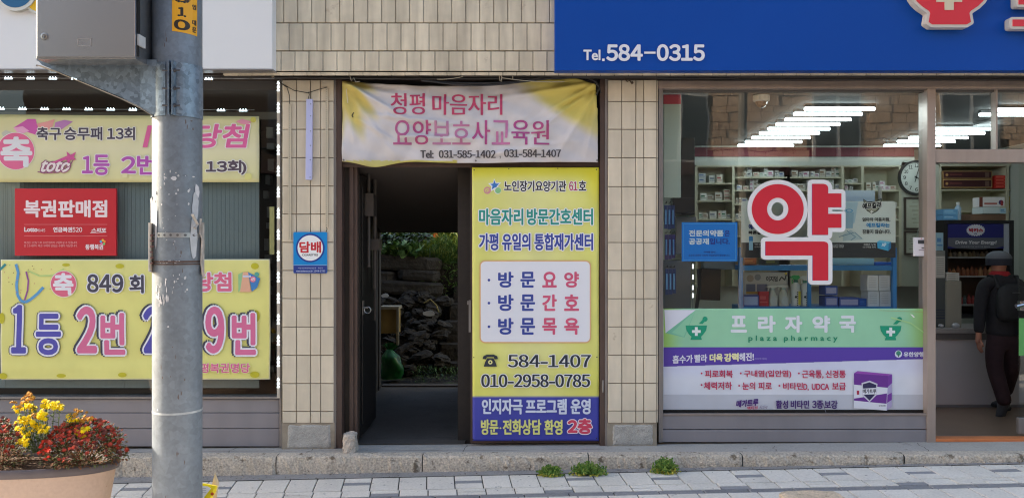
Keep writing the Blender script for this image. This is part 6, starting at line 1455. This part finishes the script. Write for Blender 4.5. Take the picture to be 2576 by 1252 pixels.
spray(1947, 718, 770.6, 25, (204, 200, 184), (216, 214, 206), 'left of the two squat cream spray bottles on the rack'); spray(1975, 717, 770.6, 27, (204, 200, 184), (216, 214, 206), 'right of the two squat cream spray bottles on the rack')
spray(2005.5, 690, 770.6, 22, (222, 222, 218), (60, 170, 96), 'tall white and yellow spray bottle with green trigger', 1); spray(2028.5, 692, 770.6, 21, (222, 222, 218), (200, 206, 204), 'tall white and yellow spray bottle with white trigger under the letter tail', 1)

# insecticide poster panel behind the red letter
YJ = 7.05
ps = empty('window_poster', (X(2058, YJ), YJ, Z(648, YJ)), 'wide white and black insecticide poster panel standing behind the big red letter', 'poster')
pts = rrect(1865, 506, 2253, 648, 7); build(MB().prism([(X(u, YJ), Z(v, YJ)) for u, v in pts], YJ, YJ+.01), 'panel', mat('poster_white', (212, 220, 214), .5), ps)
q = Print(YJ); q.rect(1865, 610, 2253, 648, (34, 36, 40)); q.text('에프킬라', 1883, 1925, 563, 577, (30, 60, 130), 1.4); q.text('빠른살충', 1883, 1925, 580, 590, (40, 42, 46), .9)
q.rect(1884, 594, 1894, 628, (50, 130, 196), 3); q.rect(1884, 606, 1894, 629, (150, 196, 220)); q.text('저렴은 높게', 1898, 1915, 612, 616, (190, 190, 190), .1); q.text('내 가족 위해', 1898, 1915, 619, 623, (190, 190, 190), .1)
q.poly([(2126,508),(2158,508),(2150,560),(2138,566),(2120,566)], (176, 204, 214)); q.ring(2136, 530, 9, 6.5, (60, 150, 200), 4.5, 3); q.poly([(2128,534),(2148,534),(2145,574),(2126,574)], (150, 184, 200)); q.poly([(2120,590),(2140,578),(2172,602),(2120,606)], (176, 196, 200)); q.line([(2110,596),(2150,584),(2168,600)], 1.5, (90, 130, 150)); q.line([(2130,580),(2152,596),(2140,604)], 1.5, (90, 130, 150))
q.poly([(2171,500),(2182,507),(2200,506),(2218,498),(2217,520),(2206,532),(2193,538),(2180,530),(2173,518)], (60, 62, 58)); q.poly([(2174,504),(2183,510),(2200,509),(2215,502),(2214,518),(2204,530),(2193,535),(2182,528),(2175,517)], (150, 150, 130)); 
q.text('에프킬라', 2168, 2218, 511, 527, (28, 28, 30), 1.5, shear=.1, slope=-.08, outline=[(1.2, (230, 232, 226), 0, 0)]); q.poly([(2194,527),(2187,534),(2192,533),(2188,540),(2198,531),(2193,531)], (230, 232, 226))
q.text('엄마의 마음처럼,', 2169, 2239, 547, 557.5, (44, 48, 50), .55); q.text('에프킬라는', 2179, 2238, 560.5, 572, (50, 140, 196), .95); q.text('잠들지 않습니다.', 2169, 2240, 577, 588, (44, 48, 50), .55)
q.text('GOOD TOUGH', 2096, 2122, 614, 623, (190, 190, 190), .15); q.text('저렴은 낮춰', 2172, 2202, 613, 617.5, (200, 200, 200), .1); q.text('내 가족을 위해', 2170, 2202, 619, 623.5, (200, 200, 200), .1)
q.poly([(2206,608),(2212,604),(2241,608),(2235,612)], (110, 196, 230)); q.poly([(2206,608),(2235,612),(2234,631),(2207,624)], (60, 164, 212)); q.poly([(2235,612),(2241,608),(2241,624),(2234,631)], (40, 120, 176)); q.text('AP', 2217, 2229, 611, 620, (220, 236, 244), .6)
q.out('lettering', ps)
board(2126, 2201, 479, 508, 7.12, .004, mat('paper_lightblue', (186, 206, 222), .6), 'paper_bag', 'pale blue white paper bag pinned above the poster panel', 'paper', 0)
build(MB().tube([(X(2213, 7.2), 7.2, Z(470, 7.2)), (X(2214, 7.2), 7.2, Z(504, 7.2))], .016, 8), 'plastic_bag_roll', mat('clear_plastic', (176, 178, 174), .2), label='crumpled clear plastic roll above the poster, left of the clock', cat='plastic')

# small white ceiling sensors
for (u, v, lab) in ((1915, 262, 'white dome camera on the pharmacy ceiling, the left one'),):
    y = (2.96-HC)*F/(626-245); t_ = empty('dome_camera', (X(u, y), y, 2.9), lab, 'camera')
    build(MB().lathe((X(u, y), y, 2.9), [(.07, .075), (.07, .03), (.055, .02)], 24), 'base', pm((206, 202, 196)), t_); build(MB().ball((X(u, y), y, 2.92), (.052, .052, .05), 8), 'dome', mat('dome_tint', (120, 96, 80), .1), t_)

# ================================================================== PERSON (seen from behind, walking into the pharmacy)
PY_ = 8.02; pcx = X(2522, PY_); gz = .035
def skin(name, chains, mats, parent, root=0, sub=2):
    """chains: list of (list of (x, y, z, rx, ry)) joined where a point equals an earlier one"""
    vs = []; es = []; rad = []; idx = {}
    for ch in chains:
        prev = None
        for (x, y, z, a, b) in ch:
            k = (round(x, 4), round(y, 4), round(z, 4))
            if k not in idx: idx[k] = len(vs); vs.append((x, y, z)); rad.append((a, b))
            if prev is not None and prev != idx[k]: es.append((prev, idx[k]))
            prev = idx[k]
    me = bpy.data.meshes.new(name); me.from_pydata(vs, es, []); o = bpy.data.objects.new(name, me); col.objects.link(o)
    md = o.modifiers.new('skin', 'SKIN'); md.use_smooth_shade = True
    sv = me.skin_vertices[0].data if me.skin_vertices else None
    if sv is None: 
        return None
    for i, r in enumerate(rad): sv[i].radius = r
    sv[root].use_root = True
    ss = o.modifiers.new('sub', 'SUBSURF'); ss.levels = sub; ss.render_levels = sub
    dg = bpy.context.evaluated_depsgraph_get(); m2 = bpy.data.meshes.new_from_object(o.evaluated_get(dg))
    bpy.data.objects.remove(o)
    mb = MB(); mb.v = [tuple(v.co) for v in m2.vertices]; mb.f = [tuple(p.vertices) for p in m2.polygons]; mb.m = [0]*len(mb.f)
    return build(mb, name, mats, parent, smooth=True) if parent else mb
def to_skin_layer(me):
    pass
person = empty('person', (pcx, PY_, gz), 'person seen from behind in dark jacket, maroon trousers and cap walking up to the counter', 'person')
m_sk = mat('skin_tone', (176, 120, 98), .6); m_jk = mat('black_jacket', (30, 28, 34), .85, noise=(30, .2), bump=(14, .5, .02)); m_tr = mat('maroon_trousers', (50, 28, 33), .85, noise=(30, .15), bump=(12, .5, .02))
import bmesh
def skin_mb(chains, sub=2, root=0):
    vs = []; es = []; rad = []; idx = {}
    for ch in chains:
        prev = None
        for (x, y, z, a, b) in ch:
            k = (round(x, 4), round(y, 4), round(z, 4))
            if k not in idx: idx[k] = len(vs); vs.append((pcx+x, PY_+y, gz+z)); rad.append((a, b))
            if prev is not None and prev != idx[k]: es.append((prev, idx[k]))
            prev = idx[k]
    bm = bmesh.new(); lay = bm.verts.layers.skin.new('')
    bv = []
    for i, v in enumerate(vs): q_ = bm.verts.new(v); q_[lay].radius = rad[i]; q_[lay].use_root = (i == root); bv.append(q_)
    for a, b in es: bm.edges.new((bv[a], bv[b]))
    me = bpy.data.meshes.new('tmp'); bm.to_mesh(me); bm.free()
    o = bpy.data.objects.new('tmp', me); col.objects.link(o)
    md = o.modifiers.new('skin', 'SKIN'); md.use_smooth_shade = True; md.branch_smoothing = .3
    ss = o.modifiers.new('sub', 'SUBSURF'); ss.levels = sub; ss.render_levels = sub
    dg = bpy.context.evaluated_depsgraph_get(); m2 = bpy.data.meshes.new_from_object(o.evaluated_get(dg))
    mb = MB(); mb.v = [tuple(v.co) for v in m2.vertices]; mb.f = [tuple(p.vertices) for p in m2.polygons]; mb.m = [0]*len(mb.f)
    bpy.data.objects.remove(o); return mb
# joints, metres from the point between the feet; +y is away from the viewer
pel = (0, 0, .86); HK = (.0, .02, 1.44)
hand_l = (-.245, -.02, .70)
body = [[(0, 0, .86, .095, .075), (0, 0, 1.0, .09, .07), (0, .01, 1.2, .10, .07), (0, .03, 1.33, .08, .06), (.0, .05, 1.38, .05, .05), (.0, .06, 1.46, .075, .085), (0, .07, 1.53, .07, .08)],
        [(0, 0, .86, .095, .075), (-.075, 0, .78, .06, .06), (-.08, .0, .45, .055, .055), (-.02, -.08, .16, .035, .035)],
        [(0, 0, .86, .095, .075), (.075, 0, .78, .06, .06), (.15, .10, .46, .055, .055), (.20, .30, .18, .035, .035)],
        [(0, .03, 1.33, .08, .06), (-.17, .02, 1.28, .05, .05), (-.225, .0, 1.02, .038, .038), (-.245, -.02, .80, .024, .028), (-.245, -.02, .74, .018, .036), (-.244, -.018, .70, .012, .03)],
        [(0, .03, 1.33, .08, .06), (.17, .02, 1.28, .05, .05), (.25, .08, 1.02, .038, .038), (.22, .26, .95, .024, .028), (.215, .30, .95, .016, .034)]]
bmB = skin_mb(body)
fing = MB()
for k, (dy, L) in enumerate(((-.034, .07), (-.014, .085), (.006, .08), (.024, .062))):
    b0 = Vector((pcx-.244, PY_-.018+dy, gz+.715)); fing.tube([b0, b0+Vector((.004, 0, -.035)), b0+Vector((.012, .0, -.035-L*.45)), b0+Vector((.026, .0, -.03-L*.8))], [.0095, .0085, .008, .006], 8)
b0 = Vector((pcx-.243, PY_-.04, gz+.74)); fing.tube([b0, b0+Vector((.012, -.018, -.03)), b0+Vector((.02, -.022, -.06))], [.011, .0095, .007], 8)
bmB.add(fing.v, fing.f); build(bmB, 'body', m_sk, person, smooth=True)
jk = [[(0, 0, .76, .172, .125), (0, 0, .84, .168, .122), (0, -.01, 1.0, .165, .13), (0, 0, 1.2, .18, .13), (0, .02, 1.32, .11, .085), (0, .045, 1.385, .065, .065)],
      [(0, .02, 1.32, .11, .085), (-.17, .02, 1.28, .075, .075), (-.22, .0, 1.04, .062, .062), (-.243, -.02, .80, .046, .05)],
      [(0, .02, 1.32, .11, .085), (.17, .02, 1.28, .075, .075), (.25, .08, 1.02, .062, .062), (.22, .25, .95, .046, .05)]]
build(skin_mb(jk), 'jacket', m_jk, person, smooth=True)
tr = [[(0, 0, .96, .135, .11), (0, 0, .80, .13, .11)], [(0, 0, .80, .13, .11), (-.085, 0, .68, .095, .095), (-.075, .0, .45, .08, .08), (-.035, -.07, .20, .07, .07), (-.025, -.09, .11, .066, .07)],
      [(0, 0, .80, .13, .11), (.085, .02, .68, .095, .095), (.15, .10, .45, .08, .08), (.20, .26, .24, .07, .07), (.20, .30, .15, .066, .07)]]
build(skin_mb(tr), 'trousers', m_tr, person, smooth=True)
for (x, y, z0, t) in ((-.02, -.07, -.0, 58), (.20, .36, -.0, 0)):
    mb = MB(); mb.v = []
    for (yy_, hh_, ww_) in ((-.12, .05, .034), (-.08, .09, .04), (-.02, .10, .042), (.06, .07, .047), (.12, .045, .045), (.155, .02, .03)):
        for k in range(8): a = 2*math.pi*k/8; mb.v.append((ww_*math.cos(a), yy_, max(0, hh_/2+hh_/2*math.sin(a)*1.2)))
    mb.f = [(i*8+k, i*8+(k+1) % 8, (i+1)*8+(k+1) % 8, (i+1)*8+k) for i in range(5) for k in range(8)] + [tuple(range(8))[::-1], tuple(40+k for k in range(8))]; mb.m = [0]*len(mb.f)
    sh = Matrix.Rotation(R(-t), 4, 'X'); mb.v = [tuple(Vector((pcx+x, PY_+y, gz+.002+(.06 if t else 0))) + (sh @ Vector(p))) for p in mb.v]
    build(mb, 'shoe', mat('grey_shoe', (74, 78, 86), .6), person, smooth=True)
build(MB().lathe((pcx, PY_+.045, gz+1.335), [(.085, 0), (.098, .025), (.088, .055), (.07, .075)], 24), 'scarf', mat('red_scarf', (150, 26, 34), .85), person, smooth=True)
hat = build(MB().lathe((pcx, PY_+.065, gz+1.465), [(.108, 0), (.112, .03), (.11, .07), (.092, .11), (.05, .135), (.001, .14)], 28, 1, 1.08), 'hat', mat('hat_navy', (36, 38, 52), .8), person, smooth=True)
build(MB().lathe((pcx, PY_+.065, gz+1.53), [(.114, 0), (.113, .015), (.095, .047), (.052, .073), (.001, .078)], 28, 1, 1.08), 'hat_crown', mat('hat_grey', (96, 100, 108), .8), hat, smooth=True)
mb = MB(); n = 16
for j, rr in enumerate((.1, .165)):
    for k in range(n+1): a = R(20+140*k/n); mb.v.append((pcx+rr*math.cos(a)*1.0+.02, PY_+.065+rr*math.sin(a), gz+1.475-.012*j)); 
mb.v += [(a, b, c+.006) for a, b, c in mb.v]; W = n+1; Q = 2*W
for k in range(n): mb.f += [(k, k+1, W+k+1, W+k), (Q+k, Q+W+k, Q+W+k+1, Q+k+1), (W+k, W+k+1, Q+W+k+1, Q+W+k)]
mb.m = [0]*len(mb.f); build(mb, 'brim', mat('hat_navy', (36, 38, 52), .8), hat)
# backpack is carried: its own thing
bp_ = empty('backpack', (pcx+.0, PY_-.13, gz+.92), 'black backpack with grey zip carried on the back of the person', 'backpack')
mb = MB().lathe((pcx, PY_-.155, gz+.93), [(.001, 0), (.11, .01), (.145, .05), (.15, .16), (.14, .27), (.11, .33), (.05, .36), (.001, .362)], 24, 1, .5, e=.8); build(mb, 'bag', mat('backpack_black', (24, 24, 28), .7, noise=(20, .2), bump=(20, .4, .01)), bp_, smooth=True)
mb = MB().tube([(pcx-.115+.23*k/10, PY_-.222+.03*abs(k/5-1)**2, gz+1.20+.012*math.sin(k/10*math.pi)) for k in range(11)], .003, 5); mb.box(pcx+.09, pcx+.11, PY_-.225, PY_-.21, gz+1.13, gz+1.2); build(mb, 'zip', mat('zip_grey', (130, 132, 136), .3, metal=.6), bp_)
for s_ in (-1, 1): build(MB().tube([(pcx+s_*.1, PY_-.1, gz+1.25), (pcx+s_*.11, PY_-.05, gz+1.36), (pcx+s_*.1, PY_+.06, gz+1.36), (pcx+s_*.12, PY_+.15, gz+1.2)], .016, 6), 'strap', mat('backpack_black', (24, 24, 28), .7), bp_)

# ================================================================== BACK YARD SEEN THROUGH THE PASSAGE
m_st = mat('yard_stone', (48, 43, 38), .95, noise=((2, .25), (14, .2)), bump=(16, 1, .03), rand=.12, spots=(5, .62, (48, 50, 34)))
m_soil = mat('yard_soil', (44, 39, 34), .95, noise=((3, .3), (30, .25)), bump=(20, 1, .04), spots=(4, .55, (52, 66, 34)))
yg = MB(); rn = random.Random(60); nx, ny = 24, 16
def yz(x, y): return -.02 + max(0, y-10.6)*.05 + (.03*math.sin(x*5+y*3))
for j in range(ny+1):
    for i in range(nx+1): x = -2.9+3.9*i/nx; y = 9.97+5*j/ny; yg.v.append((x, y, yz(x, y)+rn.uniform(-.02, .02)))
W = nx+1; yg.f = [(j*W+i, j*W+i+1, (j+1)*W+i+1, (j+1)*W+i) for j in range(ny) for i in range(nx)]; yg.m = [0]*len(yg.f)
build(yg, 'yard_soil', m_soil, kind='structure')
def stone(cx, cy, cz, wx, wy, wz, parent, m=m_st, amp=.12, name='stone', box=False):
    mb = MB(); n = 10; rg = 5
    for j in range(rg+1):
        f = j/rg; s_ = (math.sin(math.pi*(.12+.76*f)))**.45 if not box else (1 if 0 < j < rg else .93)
        for k in range(n):
            t = 2*math.pi*(k+.5)/n; c, s2 = math.cos(t), math.sin(t); r = 1/max(abs(c), abs(s2))**(.9 if box else .5)
            a = amp*(.35 if box else 1)
            mb.v.append((cx+wx/2*c*r*s_*(1+rn.uniform(-a, a)), cy+wy/2*s2*r*s_*(1+rn.uniform(-a, a)), cz+wz*f+rn.uniform(-a, a)*wz*.3))
    mb.f = [(j*n+k, j*n+(k+1) % n, (j+1)*n+(k+1) % n, (j+1)*n+k) for j in range(rg) for k in range(n)] + [tuple(rg*n+k for k in range(n)), tuple(range(n))[::-1]]; mb.m = [0]*len(mb.f)
    return build(mb, name, m, parent)
YY = 12.0
rw = empty('retaining_wall', (X(1030, YY), YY, 0), 'dark stacked stone retaining wall in the yard behind the passage', 'wall')
for (v0, v1, edges) in ((642, 680, (860, 1109)), (680, 706, (850, 996, 1104)), (706, 740, (880, 1112))):
    for a, b in zip(edges, edges[1:]):
        yy_ = YY - (v0-648)*.002
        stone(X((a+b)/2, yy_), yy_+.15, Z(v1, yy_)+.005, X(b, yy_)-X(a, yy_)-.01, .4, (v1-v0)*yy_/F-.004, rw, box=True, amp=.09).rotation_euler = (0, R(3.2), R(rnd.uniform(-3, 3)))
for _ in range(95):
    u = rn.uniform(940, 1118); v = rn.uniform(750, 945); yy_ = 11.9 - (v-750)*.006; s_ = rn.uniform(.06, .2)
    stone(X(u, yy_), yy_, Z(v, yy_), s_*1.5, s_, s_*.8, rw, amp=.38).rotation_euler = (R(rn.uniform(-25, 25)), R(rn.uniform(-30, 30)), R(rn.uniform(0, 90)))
wb = build(MB().box(-2.9, .3, YY+.2, YY+.4, -.1, 1.45), 'backing', m_soil, rw)
ysx = empty('stone_steps', (X(1150, 11), 11, 0), 'rough stone steps climbing on the right of the dark yard', 'steps')
for k, (v, ul) in enumerate(((962, 1060), (914, 1084), (866, 1099), (809, 1115), (765, 1126), (722, 1138), (690, 1150))):
    yy_ = 10.75+k*.27; zt = Z(v, yy_)
    for (a, b) in ((ul, 1165), (1165, 1230)): stone(X((a+b)/2, yy_), yy_+.2, zt-.3, X(b, yy_)-X(a, yy_), .42, .3, ysx, amp=.1, box=True)
build(MB().box(X(1120, 12.6)-.2, 1.0, 12.75, 13.2, -.1, 1.35), 'backing', m_soil, ysx)
build(MB().add([(-2.9, 12.3, 1.42), (1.0, 12.5, 1.38), (1.0, 17, 1.9), (-2.9, 17, 1.9)], [(0, 1, 2, 3)]), 'upper_soil', m_soil, kind='structure')
# plants of the upper bed
def leaf_mass(name, n, box_, L, Wd, m, label=None, cat=None, kind=None, droop=.3, parent=None, seed=1, up=.6):
    rn = random.Random(seed); mb = MB(); (u0, u1), (v0, v1), (y0, y1) = box_
    for _ in range(n):
        y = rn.uniform(y0, y1); u = rn.uniform(u0, u1); v = rn.uniform(v0, v1)
        d = rdir(rn, -.2, 1); d = (d + Vector((0, -.4, up))).normalized(); leaf(mb, (X(u, y), y, Z(v, y)), d, (0, 0, 1) if abs(d.z) < .95 else (1, 0, 0), rn.uniform(.6, 1.2)*L, rn.uniform(.6, 1.2)*Wd, 0 if rn.random() < .6 else 1)
    return build(mb, name, m, parent, label, cat, kind=kind)
g1 = mat('grass_green', (84, 116, 46), .6, noise=(8, .3)); g2 = mat('grass_yellowgreen', (140, 150, 62), .6, noise=(8, .3)); g3 = mat('leaf_bluegreen', (120, 156, 100), .5, noise=(8, .25)); g4 = mat('leaf_deep', (70, 102, 48), .5, noise=(8, .3))
leaf_mass('grass', 2600, ((945, 1200), (612, 665), (12.1, 12.9)), .2, .012, [g1, g2], kind='stuff', seed=3)
leaf_mass('grass', 2200, ((1070, 1195), (640, 740), (12.2, 12.8)), .22, .012, [g1, g4], kind='stuff', seed=4, up=-.1)
leaf_mass('ground_cover', 1500, ((945, 1200), (580, 630), (12.8, 14.2)), .12, .07, [g2, g4], kind='stuff', seed=5)
for i, (u, lab) in enumerate(((975, 'broad leaved cabbage like plant at the left of the raised bed'), (1008, 'broad leaved plant next to the first one on the raised bed'), (1040, 'smaller broad leaved plant in the middle of the raised bed'))):
    leaf_mass('leafy_plant', 46, ((u-17, u+17), (615, 652), (11.95, 12.3)), .15, .11, [g3, g1], lab, 'plant', seed=10+i, up=.3)
leaf_mass('hanging_ivy', 260, ((955, 1080), (588, 604), (10.2, 10.8)), .10, .05, [g4, mat('ivy_dark', (36, 44, 26), .6)], 'dark leaves hanging over the top left of the yard opening', 'plant', seed=20, up=-.5)
for i, (u, v) in enumerate(((1072, 597), (1096, 593))):
    y = 12.6; t_ = empty('marigold', (X(u, y), y, Z(640, y)), ('left' if i == 0 else 'right') + ' orange flower with thin stem at the top of the raised bed', 'flower', 'orange flowers at the top of the yard')
    build(MB().tube([(X(u, y), y, Z(640, y)), (X(u, y), y, Z(v+2, y))], .006, 5), 'stem', g1, t_)
    me = head_mesh('bloom', .055, mat('petal_orange', (226, 110, 20), .6), 10, 3, .02); o = bpy.data.objects.new('bloom', me); link(o, t_, (X(u, y), y, Z(v, y))); o.rotation_euler = (1.0, .1, 0)
build(MB().tube([(X(1081, 12.4), 12.4, Z(645, 12.4)), (X(1080, 12.4), 12.4, Z(598, 12.4))], .012, 6), 'garden_stake', pm((176, 180, 176)), label='short white garden stake between the orange flowers', cat='stake')
leaf_mass('moss', 900, ((1040, 1190), (925, 975), (10.3, 10.9)), .05, .015, [g4, g1], kind='stuff', seed=30)
# rubbish bag
gb = Vector((X(985, 10.45), 10.45, .02)); mb = MB(); n = 36; rg = 14; rn = random.Random(70)
for j in range(rg+1):
    f = j/rg; r = .14*(math.sin(math.pi*min(1, .32+.55*f)))**.7*(1 if f < .75 else 1-(f-.75)*2.6); 
    for k in range(n):
        t = 2*math.pi*k/n; pl_ = 1+.13*math.sin(t*7+f*4+math.sin(t*3)*2)*smooth01((f-.3)/.5)+.09*math.sin(t*2.0+f*7)+rn.uniform(-.05, .05)
        mb.v.append((gb.x+r*pl_*math.cos(t)*(1.0)+.02*f-.05*f*f, gb.y+r*pl_*math.sin(t)*.8, gb.z+f*.37))
mb.f = [(j*n+k, j*n+(k+1) % n, (j+1)*n+(k+1) % n, (j+1)*n+k) for j in range(rg) for k in range(n)] + [tuple(rg*n+k for k in range(n))]; mb.m = [0]*len(mb.f)
t_ = empty('rubbish_bag', gb, 'knotted bright green plastic rubbish bag on the yard floor', 'rubbish bag'); build(mb, 'bag', mat('green_plastic', (22, 96, 38), .4, noise=(12, .3), spots=(6, .56, (18, 60, 30))), t_, smooth=True)
mb = MB(); kx = gb.x-.03
for k in range(7):
    t = R(-50+k*22); mb.add([(kx-.012, gb.y, gb.z+.355), (kx+.012, gb.y-.01, gb.z+.355), (kx+.10*math.sin(t)+.03, gb.y-.02+.02*(k % 2), gb.z+.37+.08*math.cos(t)), (kx+.10*math.sin(t)-.01, gb.y-.03, gb.z+.38+.08*math.cos(t))], [(0, 1, 2, 3)])
build(mb, 'knot', mat('green_plastic', (22, 96, 38), .4, noise=(12, .3), spots=(6, .56, (18, 60, 30))), t_)
t_ = build(MB().pb(957, 1001, 778, 838, 10.7, 10.95), 'crate', mat('old_yellow_board', (150, 122, 66), .8, noise=(5, .2)), label='old yellowish box with pale rim propped above the green bag', cat='box', bev=.005)
build(MB().pb(955, 1003, 771, 778, 10.68, 10.97), 'rim', mat('pale_wood', (150, 140, 120), .8), t_); build(MB().pb(997, 1003, 778, 868, 10.68, 10.72), 'rim', mat('pale_wood', (150, 140, 120), .8), t_)
for i, (u, v, a, b) in enumerate(((1080, 788, 18, 9), (968, 743, 12, 7))):
    mb = MB(); rn = random.Random(80+i); pts = [(u+a*math.cos(t)*rn.uniform(.6, 1), v+b*math.sin(t)*rn.uniform(.6, 1)) for t in [2*math.pi*k/9 for k in range(9)]]
    yy_ = 11.25; mb.prism([(X(p, yy_), Z(q_, yy_)) for p, q_ in pts], yy_, yy_+.02)
    build(mb, 'litter', pm((196, 196, 198)), label=('larger torn white plastic scrap on the rubble right of the yellowish box', 'smaller torn white plastic scrap above the yellowish box')[i], cat='litter')
build(MB().tube([(X(u, 11.2), 11.2, Z(v, 11.2)) for u, v in ((1066, 762), (1082, 752), (1098, 768), (1104, 785))], .012, 6), 'hose', mat('hose_yellow', (126, 112, 60), .6), label='short yellowish hose lying on the rubble', cat='hose')
for (x0, x1, y0, y1, h) in ((-6, -2.9, 9.9, 17, 5.0), (1.2, 1.3, 11.2, 17, 4.0), (-6, 2, 17, 17.2, 3.4)):
    pass
nb_ = empty('house', (-3.6, 13, 0), 'plain neighbouring house wall closing the left side of the back yard', 'building'); build(MB().box(-6, -3.0, 9.9, 17, -.1, 2.8), 'wall', m_wall, nb_)
